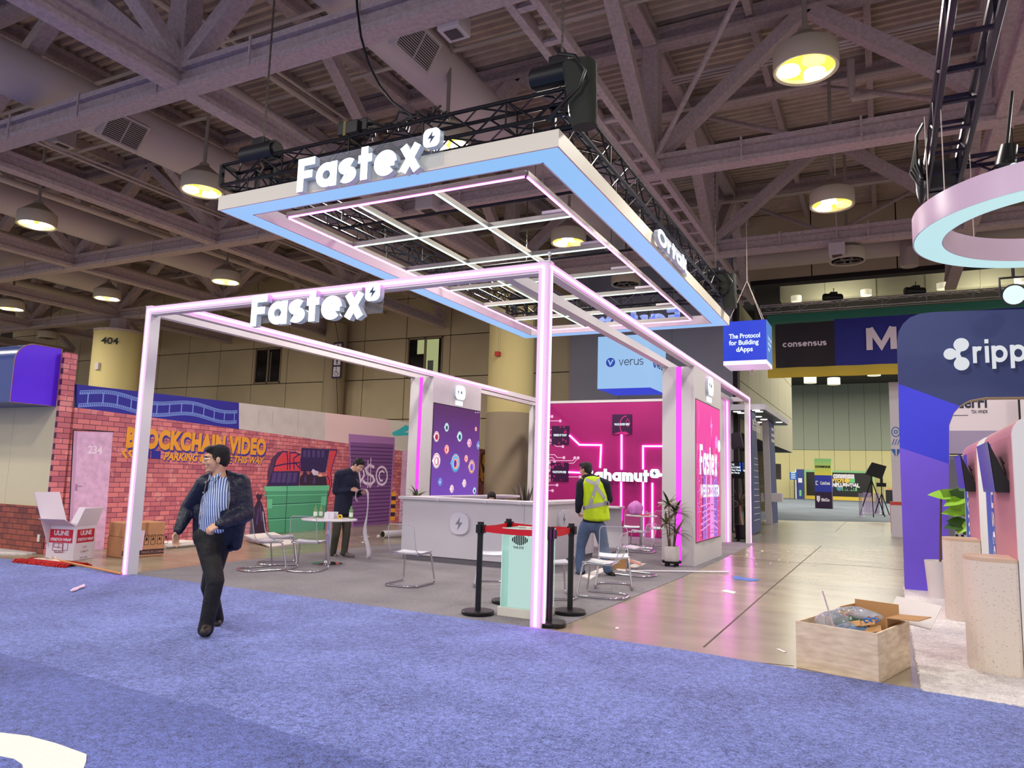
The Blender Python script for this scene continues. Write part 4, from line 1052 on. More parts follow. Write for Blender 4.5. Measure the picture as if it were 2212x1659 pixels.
m_chain = mat('chain_steel', (110, 104, 96), 0.4, metal=.7)
def hoist(label, p, bag, ang=0.0, ztop=ZB+.2):
    t = thing('chain_hoist', label, 'hoist', p, ang)
    MB().cyl((-.3, 0, .12), (.26, 0, .12), .13, n=18).cyl((-.33, 0, .12), (-.3, 0, .12), .11, n=18).cyl((.26, 0, .12), (.3, 0, .12), .1, n=18).build('motor', m_hoist, t, smooth=40)
    MB().box(-.1, -.1, .2, .12, .1, .3).build('gearbox', m_hoist, t, bevel=.015)
    MB().tube([(0, 0, -.02), (.05, 0, -.1), (0, 0, -.16), (-.05, 0, -.12)], .016, 6).build('hook', m_chain, t)
    c = chain((.02, 0, .3), ztop-p[2]).build('chain', m_chain, t); c['kind'] = 'stuff'
    if bag:
        def f(i, j):
            a = 2*pi*i; k = 1-.28*j+.05*sin(5*a)*(1-j); zz = .12-.72*j
            return (.26+.19*k*cos(a)+.08*j, -.1+.14*k*sin(a), zz)
        mb = MB().grid(f, 24, 8); mb._add([f(i/24, 1) for i in range(24)], [tuple(range(23, -1, -1))])
        mb.build('chain_bag', m_bag, t, smooth=60)
        MB().tube([(.1, -.25, .2), (.3, -.3, .1), (.42, -.32, -.1), (.35, -.3, -.25), (.1, -.26, -.42), (-.05, -.2, -.5)], .02, 7).build('cable', m_black, t, smooth=50)
    return t
hoist('black chain hoist with a cloth bag on the front right corner of the truss', (-3.05, 7.0, 5.78), True)
hoist('black chain hoist barrel standing at the left end of the front truss', (-7.43, 7.0, 5.66), False)
p = GX(1540, 590, -3.1); hoist('black chain hoist with a cloth bag at the rear right corner of the truss', (-3.1, 15.55, 5.72), True)
p = GY(1128, 700, 15.7); hoist('black chain hoist at the rear left corner of the truss, behind the grid', (-7.6, 15.6, 5.7), False)
# distribution box and cables lying on the front truss
p = GY(745, 305, 7.1)
t = thing('power_box', 'black power distribution box strapped on top of the front truss', 'box', (p.x, 7.1, TZ+.19))
MB().box(0, -.16, 0, .32, .16, .17).box(.28, -.1, .04, .42, .1, .2).build('case', m_hoist, t, bevel=.012)
MB().box(.1, -.165, -.02, .14, .165, .175).build('strap', mat('strap_yellow', (120, 108, 60), .7), t)
rr = random.Random(5)
def cable(label, pts, r=.014):
    o = MB().tube(pts, r, 6).build('cable', m_black, smooth=60); return tag(o, label, 'cable')
xs_ = [-5.75+.09*k for k in range(14)]
for k in range(5):
    pts = [(x+rr.uniform(-.03, .03), 7.08+rr.uniform(-.1, .1), TZ+.2+.03*k+.04*sin(9*x+k)+rr.uniform(-.01, .02)) for x in xs_]
    cable('black cable lying coiled on the front truss above the glowing letters', pts)['group'] = 'cables on the front truss'
pp = [GY(768, -40, 7.0), GY(772, 20, 7.0), GY(780, 80, 7.0), GY(797, 140, 7.0), GY(820, 185, 7.0), GY(848, 220, 7.0), GY(880, 243, 7.02), GY(905, 262, 7.05)]
cable('black power cable drooping from the roof onto the front truss', pp, .016)
# ================================================================== FURNITURE IN THE BOOTH
m_chrome = mat('chrome', (214, 212, 216), 0.08, metal=1.0)
m_acr = acrylic('clear_acrylic', (225, 228, 236), 0.05, 0.03)
m_rim = mat('acrylic_edge', (196, 194, 206), 0.12, spec=0.9, alpha=0.75)
m_ctr = mat('counter_white', (216, 212, 216), 0.4)
# ---- counter
KX0, KX1, KY, KH = -7.80, -5.15, 11.25, 1.12
ct = thing('bar_counter', 'white U-shaped bar counter with bolt emblems in the middle of the booth', 'counter', (-6.5, 13.0, 0)); KO = ct.location
def cpart(name, *b, m=m_ctr, bev=0.004): return MB().box(*b).build(name, m, ct, org=KO, bevel=bev)
cpart('front_panel', KX0, KY, .1, KX1, KY+.04, KH-.05)
cpart('side_panel', KX1-.04, KY+.04, .1, KX1, 14.0, KH-.05)
cpart('side_panel', KX0, KY+.04, .1, KX0+.04, 15.3, KH-.05)
cpart('rear_panel', KX0+.04, 15.3, .1, -5.02, 15.34, .93)
cpart('counter_top', KX0-.06, KY-.07, KH-.05, KX1+.06, KY+.42, KH)
cpart('counter_top', KX1-.38, KY+.42, KH-.05, KX1+.06, 14.0, KH)
cpart('counter_top', KX0-.06, KY+.42, KH-.05, KX0+.38, 15.3, KH)
cpart('counter_top', KX0+.3, 15.0, .93, -4.98, 15.4, .97)
m_kick = mat('kick_grey', (110, 108, 114), 0.5)
cpart('kick_strip', KX0+.03, KY+.03, 0.006, KX1-.03, KY+.07, .1, m=m_kick, bev=0)
cpart('kick_strip', KX1-.07, KY+.07, 0.006, KX1-.03, 14.0, .1, m=m_kick, bev=0)
cpart('seam', -5.37, KY-.001, .1, -5.365, KY, KH-.05, m=m_kick, bev=0)
for x in (-7.05, -6.1, -5.45): cpart('edge_clip', x, KY-.085, KH-.055, x+.05, KY-.06, KH-.02, bev=0)
m_emb = mat('emblem_white', (222, 220, 230), 0.4); m_embg = mat('emblem_bolt_grey', (136, 136, 146), 0.5)
def emblem(c, u, r):
    c = Vector(c); u = Vector(u); n = u.cross(Vector(az))
    e_ = MB().prism(rrect(-r, -r, r, r, r*.8, 8), c, u, az, .06).build('emblem', m_emb, ct, org=KO, bevel=.008)
    MB().prism([((a-.5)*r*1.0, (b-.5)*r*1.25) for a, b in BOLT], c, u, az, .063).build('bolt_symbol', m_embg, e_, org=KO)
p = GY(995, 1131, KY); emblem((p.x, KY, p.z), ax, .185)
p = GX(1212, 1122, KX1); emblem((KX1, p.y, p.z), (0,1,0), .17)

# ---- acrylic cantilever chairs
def make_chair():
    t = thing('cantilever_chair', '', 'chair', (0,0,0), 0, 'clear acrylic chairs in the booth')
    W2 = .215
    # profile of the shell (y forward, z up)
    prof = [(.225, .435), (.215, .452), (.15, .452), (.05, .44), (-.06, .436), (-.14, .444), (-.19, .468), (-.222, .51), (-.24, .57), (-.258, .66), (-.275, .75), (-.288, .83)]
    def shell(off):
        def f(i, j):
            k = j*(len(prof)-1); a = int(min(k, len(prof)-2)); q = k-a
            y = prof[a][0]*(1-q)+prof[a+1][0]*q; z = prof[a][1]*(1-q)+prof[a+1][1]*q
            ww = W2*(1-.06*j)
            if j > .93: ww -= .03*((j-.93)/.07)**2
            x = (2*i-1)*ww
            c = .012*(1-abs(2*i-1)**2)
            return (x, y-c*(j > .6), z-c*(j <= .6)+off)
        return f
    MB().grid(shell(0), 8, 33).build('seat_shell', m_acr, t, smooth=60)
    rim = [shell(0)(0, j/33) for j in range(34)] + [shell(0)(i/8, 1) for i in range(1, 9)] + [shell(0)(1, 1-j/33) for j in range(1, 34)] + [shell(0)(1-i/8, 0) for i in range(1, 8)]
    MB().tube(rim, .0055, 6, closed=True).build('shell_edge', m_rim, t, smooth=60)
    def bend(pts, r=.05, n=5):
        out = [Vector(pts[0])]
        for a, b, c in zip(pts[:-2], pts[1:-1], pts[2:]):
            a, b, c = Vector(a), Vector(b), Vector(c)
            p0 = b+(a-b).normalized()*r; p1 = b+(c-b).normalized()*r
            for k in range(n+1):
                s_ = k/n; out.append(p0*(1-s_)**2+b*2*s_*(1-s_)+p1*s_**2)
        out.append(Vector(pts[-1])); return out
    Z0 = .019
    path = bend([(-.2, -.17, .425), (-.205, .215, .425), (-.25, .28, Z0), (-.25, -.2, Z0), (-.15, -.32, Z0), (.15, -.32, Z0), (.25, -.2, Z0), (.25, .28, Z0), (.205, .215, .425), (.2, -.17, .425)])
    MB().tube(path, .0125, 8).build('frame', m_chrome, t, smooth=60)
    MB().cyl((-.2, -.15, .425), (.2, -.15, .425), .01, n=8).cyl((-.2, .12, .425), (.2, .12, .425), .01, n=8)
    for y in (-.15, .12): MB().cyl((-.2, y, .425), (.2, y, .425), .009, n=8).build('cross_tube', m_chrome, t, smooth=60)
    return t
chair0 = make_chair(); index_children(); _first = [True]
def chair(label, rear, front, zz=.006):
    r = [GZ(*p, .02) for p in rear]; f = [GZ(*p, .02) for p in front]
    rc = sum(r, Vector())/len(r); fc = sum(f, Vector())/len(f); d = fc-rc; d.z = 0
    c = (rc+fc)/2
    d.normalize(); yaw = atan2(d.y, d.x)-pi/2
    c = c - d*0.0
    if _first[0]: _first[0] = False; o = chair0; o.location = (c.x, c.y, zz); o.rotation_euler = (0, 0, yaw); o['label'] = label
    else: o = dup(chair0, (c.x, c.y, zz), yaw, label)
    return o
chair('clear chair at the far left of the booth, partly behind the walking man', [(518, 1227), (537, 1236)], [(614, 1232), (587, 1222)])
chair('clear chair standing just behind the leftmost one, left of the round table', [(557, 1221), (573, 1213)], [(642, 1211), (630, 1222)])
chair('clear chair seen from behind, pushed up before the round table at the left', [(616, 1235), (672, 1238)], [(716, 1226), (644, 1222)])
chair('clear chair standing alone before the left half of the counter', [(833, 1262), (885, 1271)], [(943, 1260), (872, 1250)])
chair('clear chair behind the glowing glass case', [(1034, 1251), (1087, 1255)], [(1038, 1272), (1095, 1277)])
chair('clear chair with its back to the concrete, nearest one right of the barrier posts', [(1337, 1296), (1349, 1284)], [(1250, 1290), (1272, 1276)])
chair('clear chair facing the camera, before the legs of the man in the vest', [(1357, 1262), (1291, 1259)], [(1283, 1271), (1369, 1277)])
chair('clear chair right of the man in the vest, by the loose white boards', [(1405, 1249), (1410, 1240)], [(1333, 1242), (1340, 1232)])
chair('clear chair further back, in front of the two rear tables', [(1403, 1196), (1418, 1190)], [(1345, 1192), (1358, 1186)])
chair('clear chair hidden by the front right post and a barrier post', [(1260, 1297), (1175, 1301)], [(1212, 1273), (1135, 1278)])
chair('clear chair behind the rear table with the pink bag', [(1352, 1176), (1385, 1176)], [(1345, 1181), (1380, 1182)])
chair('clear chair nearest the magenta wall, beside the white tower', [(1444, 1182), (1425, 1178)], [(1400, 1181), (1412, 1187)])

# ---- tables
m_top = mat('table_white', (222, 218, 222), 0.3)
def pedestal_table(label, c, zt, r):
    t = thing('pedestal_table', label, 'table', (c[0], c[1], .006))
    MB().lathe([(0, zt-.028), (r-.01, zt-.028), (r, zt-.02), (r, zt-.006), (r-.008, zt), (0, zt)], n=40).build('table_top', m_top, t, smooth=35)
    MB().cyl((0,0,.02), (0,0,zt-.028), .045, n=20).build('column', m_chrome, t, smooth=40)
    MB().lathe([(0, 0), (.25, 0), (.25, .012), (.06, .022), (.05, .06), (0, .06)], n=32).build('base', m_chrome, t, smooth=35)
    return t
p = GZ(706, 1219); T1 = (p.x, p.y); zt1 = GX(713, 1117, p.x).z
zt1 = 0.742
t1 = pedestal_table('white round table with bottles and a tape measure at the left of the booth', T1, zt1-.006, .455)
ZT1 = zt1+.0005
def on_table(px, py): 
    return GZ(px, py, ZT1)
m_green = mat('bottle_green', (150, 200, 130), 0.15, trans=0.5); m_label = mat('bottle_label', (222, 236, 214), 0.5); m_cap = mat('bottle_cap_green', (96, 160, 84), 0.4)
def bottle(label, x, y, z, h=.21, r=.033):
    t = thing('bottle', label, 'bottle', (x, y, z))
    MB().lathe([(0, 0), (r*.9, 0), (r, .01), (r, h*.62), (r*.8, h*.76), (r*.42, h*.86), (r*.4, h*.92), (0, h*.92)], n=16).build('body', m_green, t, smooth=40)
    MB().lathe([(r*1.02, h*.16), (r*1.02, h*.5)], n=16).build('label', m_label, t, smooth=40)
    MB().lathe([(0, h*.9), (r*.46, h*.9), (r*.46, h), (0, h)], n=12).build('cap', m_cap, t, smooth=40)
q = Vector((T1[0], T1[1], 0))
bottle('green drink bottle on the round table, left of the white paper stack', q.x-.28, q.y-.03, ZT1)
bottle('green drink bottle beside the first one, just behind it', q.x-.26, q.y+.08, ZT1)
bottle('green drink bottle at the right edge of the round table', q.x+.22, q.y+.28, ZT1)
t = thing('paper_stack', 'stack of folded white cards standing on the round table', 'paper', (q.x-.02, q.y+.06, ZT1), .45)
m_paper = mat('paper_white', (228, 222, 230), 0.7)
for a, b in ((-.1, -.02), (-.02, .06)): MB().box(a, -.06, 0, b-.002, .06, .1).build('card_block', m_paper, t, bevel=.002)
MB().box(-.1, .061, 0, .1, .064, .11).build('card', m_paper, t)
t = thing('tape_measure', 'yellow tape measure on the round table', 'tool', (q.x+.1, q.y+.16, ZT1), .5)
MB().prism(rrect(-.035, 0, .035, .07, .025, 6), (0, -.02, 0), ax, az, .04).build('case', mat('tape_yellow', (236, 196, 20), .4), t)
for yy in (-.0605, .0005): MB().prism(arc(0, .036, .017, .017, 0, 360, 12)[:-1], (0, yy+.0, 0), ax, az, .0015).build('badge', m_black, t)
tag(MB().flat([(-.13, -.05), (.02, -.1), (.1, .0), (-.02, .06)], (q.x-.2, q.y-.16, ZT1), ax, (0,1,0), .001).build('paper_sheet', mat('paper_pink', (226, 200, 210), .7)), 'loose pale sheet lying at the left rim of the round table', 'paper')
p = GZ(1364, 1188); t2 = pedestal_table('white round table at the back, with tools on it', (-5.0, 16.7), .74, .36)
t3 = pedestal_table('white round table with a chrome column beside the magenta wall', (-4.42, 17.9), 1.02, .52)
m_pbag = mat('pink_plastic_bag', (236, 150, 232), 0.25, trans=.3)
def blob_bag(name, label, cat, c, s, m, seed=1, sz=1.3):
    rr = random.Random(seed)
    def f(i, j):
        a = 2*pi*i; ph = -pi/2+pi*j
        r = cos(ph)*(1+.16*sin(5*a+seed)+.1*sin(9*a*1+3*j)) * (1-.45*max(0, j-.55))
        return (c[0]+s*r*cos(a), c[1]+s*r*sin(a), c[2]+s*sz*(.5+.5*sin(ph))+s*.06*sin(7*a)*j)
    o = MB().grid(f, 28, 14).build(name, m, smooth=80); return tag(o, label, cat)
blob_bag('plastic_bag', 'crumpled pink-lit plastic bag on the rear table', 'bag', (-5.15, 16.75, .742), .16, m_pbag, 3, 2.0)
t = thing('clamp_tool', 'red-handled hand tool on the rear table', 'tool', (-4.88, 16.5, .742), .3)
MB().box(-.12, -.02, 0, .12, .02, .03).build('handle', mat('tool_red', (200, 40, 50), .4), t, bevel=.006)
MB().box(-.3, -.03, 0, -.12, .03, .02).build('jaw', mat('tool_steel', (150, 150, 140), .4, metal=.6), t)
for k, (x, y, w) in enumerate(((-5.05, 17.0, .09), (-4.9, 16.9, .07))):
    tag(MB().box(x-w, y-w*.6, .742, x+w, y+w*.6, .742+w).build('clear_box', acrylic('clear_tray', (230, 220, 240), .2)), ('larger', 'smaller')[k]+' clear plastic tray on the rear table', 'box')

# ---- barrier posts and red belts
m_post = mat('post_black', (24, 24, 26), 0.35)
m_belt = mat('belt_red', (204, 16, 34), 0.6)
PT = []
def barrier(label, px, py):
    p = GZ(px, py, .01)
    t = thing('barrier_post', label, 'barrier post', (p.x, p.y, .006), 0, 'barrier posts around the glass case')
    MB().lathe([(0, 0), (.175, 0), (.18, .01), (.18, .035), (.172, .045), (.05, .05), (0, .05)], n=36).build('base', m_post, t, smooth=35)
    MB().cyl((0,0,.05), (0,0,.9), .032, n=18).build('pole', m_post, t, smooth=40)
    MB().cyl((0,0,.86), (0,0,1.0), .036, n=18).build('belt_head', m_post, t, smooth=40)
    MB().box(-.03, -.055, .88, .03, -.03, .97).build('belt_cassette', m_post, t)
    MB().box(.03, -.03, .88, .055, .03, .97).build('belt_cassette', m_post, t)
    PT.append((p.x, p.y))
barrier('black barrier post at the left of the glass case', 1032, 1326)
barrier('black barrier post behind the glass case', 1094, 1302)
barrier('black barrier post at the right of the glass case', 1231, 1325)
barrier('black barrier post half hidden by the front right frame post', 1186, 1350)
def belt(label, a, b, ia):
    a, b = Vector((*a, 0)), Vector((*b, 0)); d = (b-a).normalized(); n = d.cross(Vector(az))
    pts = [a+d*.04+(b-a-d*.08)*(k/8) for k in range(9)]
    mb = MB(); L2 = len(pts)
    vs = []
    for k, p in enumerate(pts):
        sag = -.012*sin(pi*k/8)
        for sg in (-1, 1):
            for zz in (.895, .958): vs.append(p+n*(sg*.0015)+Vector((0,0,zz+.006+sag)))
    fs = []
    for k in range(L2-1):
        o_ = k*4; q_ = o_+4
        fs += [(o_, o_+1, q_+1, q_), (o_+2, q_+2, q_+3, o_+3), (o_+1, o_+3, q_+3, q_+1), (o_, q_, q_+2, o_+2)]
    mb._add(vs, fs); return tag(mb.build('barrier_belt', m_belt), label, 'belt', 'red belts between the barrier posts')
belt('red barrier belt running back from the left post', PT[0], PT[1], 0)
belt('red barrier belt behind the glass case, between the two rear posts', PT[1], PT[2], 0)
belt('red barrier belt at the right, between the right post and the one behind the frame', PT[2], PT[3], 0)
belt('red barrier belt across the front of the glass case', PT[3], PT[0], 0)

# ---- glowing glass case
gx0, gx1, gy0, gy1 = -3.84, -3.34, 7.42, 7.86
gt = thing('glass_case', 'glass display case with a mint glowing block on a white plinth, inside the barrier', 'display case', ((gx0+gx1)/2, (gy0+gy1)/2, .006)); go_ = Vector(gt.location)
MB().box(gx0, gy0, .006, gx1, gy1, .1).build('plinth', mat('plinth_white', (222, 218, 204), .5), gt, org=go_, bevel=.004)
m_mint = emis('mint_light', (206, 240, 230), .80)
MB().box(gx0+.1, gy0+.06, .102, gx1-.03, gy1-.06, .86).build('light_block', m_mint, gt, org=go_)
m_gl = acrylic('case_glass', (214, 240, 232), .06, .02)
MB().box(gx0+.03, gy0+.02, .102, gx1-.01, gy1-.02, .95).build('glass_cover', m_gl, gt, org=go_)
m_gedge = mat('glass_edge', (196, 232, 222), .2, emit=(196, 240, 226), es=.35, light=False)
for (x, y) in ((gx0+.03, gy0+.02), (gx1-.01, gy0+.02), (gx0+.03, gy1-.02), (gx1-.01, gy1-.02)): MB().box(x-.003, y-.003, .102, x+.003, y+.003, .953).build('glass_edge', m_gedge, gt, org=go_)
for b in ((gx0+.03, gy0+.017, .947, gx1-.01, gy0+.023, .953), (gx0+.03, gy1-.023, .947, gx1-.01, gy1-.017, .953), (gx0+.1, gy0+.056, .102, gx0+.104, gy0+.06, .86), (gx0+.1, gy0+.056, .856, gx1-.03, gy0+.06, .862), (gx1-.034, gy0+.056, .102, gx1-.03, gy0+.06, .86)): MB().box(*b).build('glass_edge', m_gedge, gt, org=go_)
cx, cz = (gx0+gx1)/2+.0, .83
for k in range(9):
    hh = .012+.045*sin(pi*(k+.5)/9); MB().box(cx-.1+.022*k, gy0+.016, cz-hh, cx-.1+.022*k+.014, gy0+.019, cz+hh).build('logo_bar', m_black, gt, org=go_)
text('THE EYE', (cx-.02, gy0+.019, .735), ax, az, .035, m_black, gt, org=go_, align='CENTER', bold=.001, off=.002)
MB().flat([(cx+.1+(a-.5)*.04, cz+.06+(b-.5)*.055) for a, b in BOLT], (0, gy0+.017, 0), ax, az, .001).build('bolt_symbol', m_black, gt, org=go_)
MB().flat([(cx+.14+(a-.5)*.03, cz+.13+(b-.5)*.045) for a, b in BOLT], (0, gy1-.017, 0), ax, az, .001).build('bolt_symbol', m_black, gt, org=go_)

# ---- potted plants
m_leaf = mat('leaf_dark', (52, 62, 40), .45); m_leaf2 = mat('leaf_striped', (126, 128, 72), .45); m_leaf3 = mat('leaf_pale_rim', (112, 96, 92), .5)
m_stem = mat('plant_stem', (96, 76, 52), .7); m_soil = mat('soil', (58, 44, 34), .9)
def leaf_pts(base, dirv, L_, w, droop, n=6, fold=.25, sd=None):
    """long arching leaf: returns rows of (left, mid, right)"""
    d = Vector(dirv).normalized(); side = d.cross(Vector(az)); side = side.normalized() if side.length > .05 else Vector((1,0,0))
    if sd is not None: side = Vector(sd); side = (side-d*side.dot(d)).normalized()
    rows = []; p = Vector(base); dd = d.copy()
    for k in range(n+1):
        s_ = k/n; ww = w*sin(pi*min(1, .12+.88*s_)**.8)*(1 if k < n else 0)
        up = side.cross(dd).normalized()
        rows.append((p-side*ww+up*ww*fold, p.copy(), p+side*ww+up*ww*fold))
        dd = (dd+Vector((0,0,-droop/n))).normalized(); p = p+dd*(L_/n)
    return rows
def add_leaf(mb, rows, two=True):
    vs = [q for r in rows for q in r]; fs = []
    for k in range(len(rows)-1):
        a = k*3; fs += [(a, a+1, a+4, a+3), (a+1, a+2, a+5, a+4)]
    mb._add(vs, fs)
def leaf_obj(rows, m, t, name='leaf'): 
    mb = MB(); add_leaf(mb, rows); return mb.build(name, m, t, smooth=60)
def rosette(t, c, n, L_, w, seed, mats, lo=-.1, hi=1.3, droop=.9):
    rr = random.Random(seed)
    for k in range(n):
        a = k*2.399+rr.uniform(-.3, .3); e_ = lo+(hi-lo)*(k/n)
        d = (cos(a)*cos(e_), sin(a)*cos(e_), sin(e_))
        leaf_obj(leaf_pts(c, d, L_*rr.uniform(.75, 1.1), w, droop*rr.uniform(.6, 1.2)), mats[k % len(mats)], t)
def caddy(t, r, z=0):
    MB().lathe([(0, .075), (r, .075), (r+.02, .1), (r+.03, .1), (r+.02, .06), (0, .055)], (0,0,z), 24).build('caddy', m_black, t, smooth=40)
    for k in range(4): MB().cyl((r*.75*cos(pi/4+k*pi/2), r*.75*sin(pi/4+k*pi/2)-.012, z+.028), (r*.75*cos(pi/4+k*pi/2), r*.75*sin(pi/4+k*pi/2)+.012, z+.028), .028, n=12).build('castor', m_black, t, smooth=40)
m_wpot = mat('white_pot', (224, 218, 214), .4); m_bpot = mat('black_pot', (28, 22, 32), .4)
p = GZ(1451, 1224); t = thing('potted_plant', 'striped-leaf plant in a white pot on a black wheeled caddy, before the white tower', 'plant', (p.x, p.y, .006))
caddy(t, .15); MB().lathe([(0, .08), (.12, .08), (.13, .1), (.135, .36), (.125, .36), (.12, .33), (0, .33)], n=28).build('pot', m_wpot, t, smooth=40)
MB().lathe([(0, .335), (.12, .335)], n=20).build('soil', m_soil, t)
for (x, y, h_, n_, s_) in ((-.05, 0, .78, 15, 1), (.03, .03, .98, 20, 2), (.05, -.03, .62, 14, 3), (-.02, -.04, 1.12, 18, 4)):
    MB().tube([(x, y, .33), (x*1.5, y*1.3, .33+(h_-.33)*.5), (x*2.0, y*1.5, h_)], [.014, .012, .01], 7).build('stem', m_stem, t, smooth=60)
    rosette(t, (x*2.0, y*1.5, h_-.03), n_, .34, .028, s_, [m_leaf, m_leaf2, m_leaf3])
p = GZ(1604, 1170); t = thing('potted_plant', 'spiky dragon tree in a black pot on a caddy between the rear posts', 'plant', (p.x, p.y, .006))
caddy(t, .2); MB().lathe([(0, .08), (.17, .08), (.2, .44), (.19, .44), (.18, .41), (0, .41)], n=28).build('pot', m_bpot, t, smooth=40)
MB().tube([(0, 0, .41), (-.04, 0, .65), (-.06, 0, .95)], [.035, .032, .03], 8).build('trunk', mat('trunk_pale', (170, 130, 120), .8, bump=(30, .6)), t, smooth=60)
rosette(t, (-.06, 0, .95), 34, .5, .018, 7, [m_leaf3, m_leaf, m_leaf3], -.1, 1.45, .35)
p = GZ(862, 1166); t = thing('potted_plant', 'leafy plant in a white pot at the left end of the counter', 'plant', (-8.12, 12.05, .006))
MB().lathe([(0, 0), (.13, 0), (.14, .3), (.125, .3), (.12, .27), (0, .27)], n=24).build('pot', m_wpot, t, smooth=40)
for (x, y, h_, n_, s_) in ((-.03, 0, .85, 16, 11), (.03, .03, 1.08, 18, 12), (.02, -.03, .7, 14, 13)):
    MB().tube([(x, y, .27), (x*1.6, y, .27+(h_-.27)*.5), (x*2, y, h_)], [.014, .012, .01], 7).build('stem', m_stem, t, smooth=60)
    rosette(t, (x*2, y, h_-.02), n_, .32, .026, s_, [m_leaf, m_leaf2, m_leaf])
p = GY(1135, 1083, 15.9); t = thing('potted_plant', 'agave-like plant behind the counter, left of the front right post', 'plant', (p.x, 15.9, .006))
MB().lathe([(0, 0), (.16, 0), (.2, .7), (.18, .7), (.17, .66), (0, .66)], n=24).build('pot', m_wpot, t, smooth=40)
rosette(t, (0, 0, .66), 30, .8, .03, 21, [m_leaf3, m_leaf], .35, 1.5, .18)
# ================================================================== PRINTED BRICK WALL AND BEIGE BOOTH AT THE LEFT
WA = Vector((-12.7, 7.88, 0)); WU = Vector((-0.09, 0.995, 0)).normalized(); WN = Vector((WU.y, -WU.x, 0))
def WP(px, py):
    d = ray(px, py); t = (WA-CAM_POS).dot(WN)/d.dot(WN); p = CAM_POS+d*t
    return ((p-WA).dot(WU), p.z)
def brick(name, c1, c2, cm, bw=.25, rh=.093, seed=0.0, patch=(240, 168, 164), pamt=.4):
    m = bpy.data.materials.new(name); m.use_nodes = True; nt = m.node_tree; b = nt.nodes['Principled BSDF']; L = nt.links.new
    tc = nt.nodes.new('ShaderNodeTexCoord'); sp = nt.nodes.new('ShaderNodeSeparateXYZ'); cb = nt.nodes.new('ShaderNodeCombineXYZ')
    L(tc.outputs['Object'], sp.inputs[0]); L(sp.outputs[0], cb.inputs[0]); L(sp.outputs[2], cb.inputs[1])
    br = nt.nodes.new('ShaderNodeTexBrick'); br.inputs['Scale'].default_value = 1.0
    br.inputs['Brick Width'].default_value = bw; br.inputs['Row Height'].default_value = rh; br.inputs['Mortar Size'].default_value = .0055; br.inputs['Mortar Smooth'].default_value = .1
    br.inputs['Color1'].default_value = lin(c1); br.inputs['Color2'].default_value = lin(c2); br.inputs['Mortar'].default_value = lin(cm); br.inputs['Bias'].default_value = -.25
    L(cb.outputs[0], br.inputs['Vector'])
    n = nt.nodes.new('ShaderNodeTexNoise'); n.inputs['Scale'].default_value = 2.6; n.inputs['Detail'].default_value = 3; n.noise_dimensions = '4D'; n.inputs['W'].default_value = seed
    L(tc.outputs['Object'], n.inputs['Vector'])
    r = nt.nodes.new('ShaderNodeValToRGB'); r.color_ramp.interpolation = 'CONSTANT'
    r.color_ramp.elements[0].color = (0, 0, 0, 1); r.color_ramp.elements[1].position = .58; r.color_ramp.elements[1].color = (pamt, pamt, pamt, 1)
    L(n.outputs['Fac'], r.inputs[0])
    mx = nt.nodes.new('ShaderNodeMix'); mx.data_type = 'RGBA'; mx.blend_type = 'MIX'
    L(r.outputs[0], mx.inputs[0]); L(br.outputs['Color'], mx.inputs[6]); mx.inputs[7].default_value = lin(patch)
    mm = nt.nodes.new('ShaderNodeMix'); mm.data_type = 'RGBA'
    L(br.outputs['Fac'], mm.inputs[0]); L(mx.outputs[2], mm.inputs[6]); mm.inputs[7].default_value = lin(cm)
    L(mm.outputs[2], b.inputs['Base Color']); b.inputs['Roughness'].default_value = .55
    return m
m_brick = brick('printed_brick_pink', (222, 126, 128), (158, 74, 98), (92, 38, 74))
m_brick2 = brick('printed_brick_dark', (158, 78, 60), (88, 42, 44), (46, 20, 26), seed=3, patch=(180, 96, 70), pamt=.3)
m_brick3 = brick('printed_brick_far', (176, 92, 88), (110, 54, 66), (70, 28, 46), seed=5, patch=(196, 120, 110), pamt=.3, rh=.12, bw=.3)
rotW = atan2(WU.y, WU.x)
wl = thing('graffiti_wall', 'long partition wall printed with pink brick, a dumpster and a roller shutter', 'partition wall', WA, rotW)
U1 = (1, 0, 0); V1 = (0, 0, 1)
def wprint(name, pts, m, off, sub=None, parent=None):
    return MB().prism([WP(*p) for p in pts], (0, -off+.0015, 0), U1, V1, .0015).build(name, m, parent or wl)
sE = WP(886, 950)[0]
zbl, zbr = WP(165, 880)[1], WP(885, 976)[1]
MB().prism([(0.3, 0), (sE, 0), (sE, zbr), (0.3, zbl)], (0, .06, 0), U1, V1, .06).build('brick_panel', m_brick, wl)
p0 = WP(168, 765)
MB().prism([(0, 0), (p0[0], 0), (p0[0], p0[1]), (0, p0[1])], (0, .05, 0), U1, V1, .056).build('brick_pier', m_brick, wl)
m_film = mat('film_blue', (44, 40, 150), .5); m_fl = mat('film_line', (130, 160, 232), .5)
m_cream = mat('raw_panel', (204, 196, 190), .7, noise=(3, .06)); m_pinkp = mat('pale_pink_panel', (226, 196, 194), .7); m_teal = mat('teal_scribble', (60, 190, 196), .6)
def band(px0, px1, m, name):
    t0 = lambda x: 830+(x-165)*(912-830)/(885-165); b0 = lambda x: 880+(x-165)*(976-880)/(885-165)
    pts = [WP(px0, b0(px0)), WP(px1, b0(px1)), WP(px1, t0(px1)), WP(px0, t0(px0))]
    o = MB().prism(pts, (0, .06, 0), U1, V1, .062).build(name, m, wl)
    return o
fb = band(166, 516, m_film, 'film_band')
c1 = band(516, 702, m_cream, 'raw_panel'); band(702, 843, m_pinkp, 'pink_panel'); sc = band(843, 886, mat('scribble_panel', (214, 208, 196), .7), 'scribble_panel')
for x in (590, 645, 560): 
    a = WP(x, 885); MB().box(a[0]-.006, -.0035, zbl+.05, a[0]+.006, -.002, a[1]).build('seam', mat('seam_grey', (170, 160, 156), .7), wl)
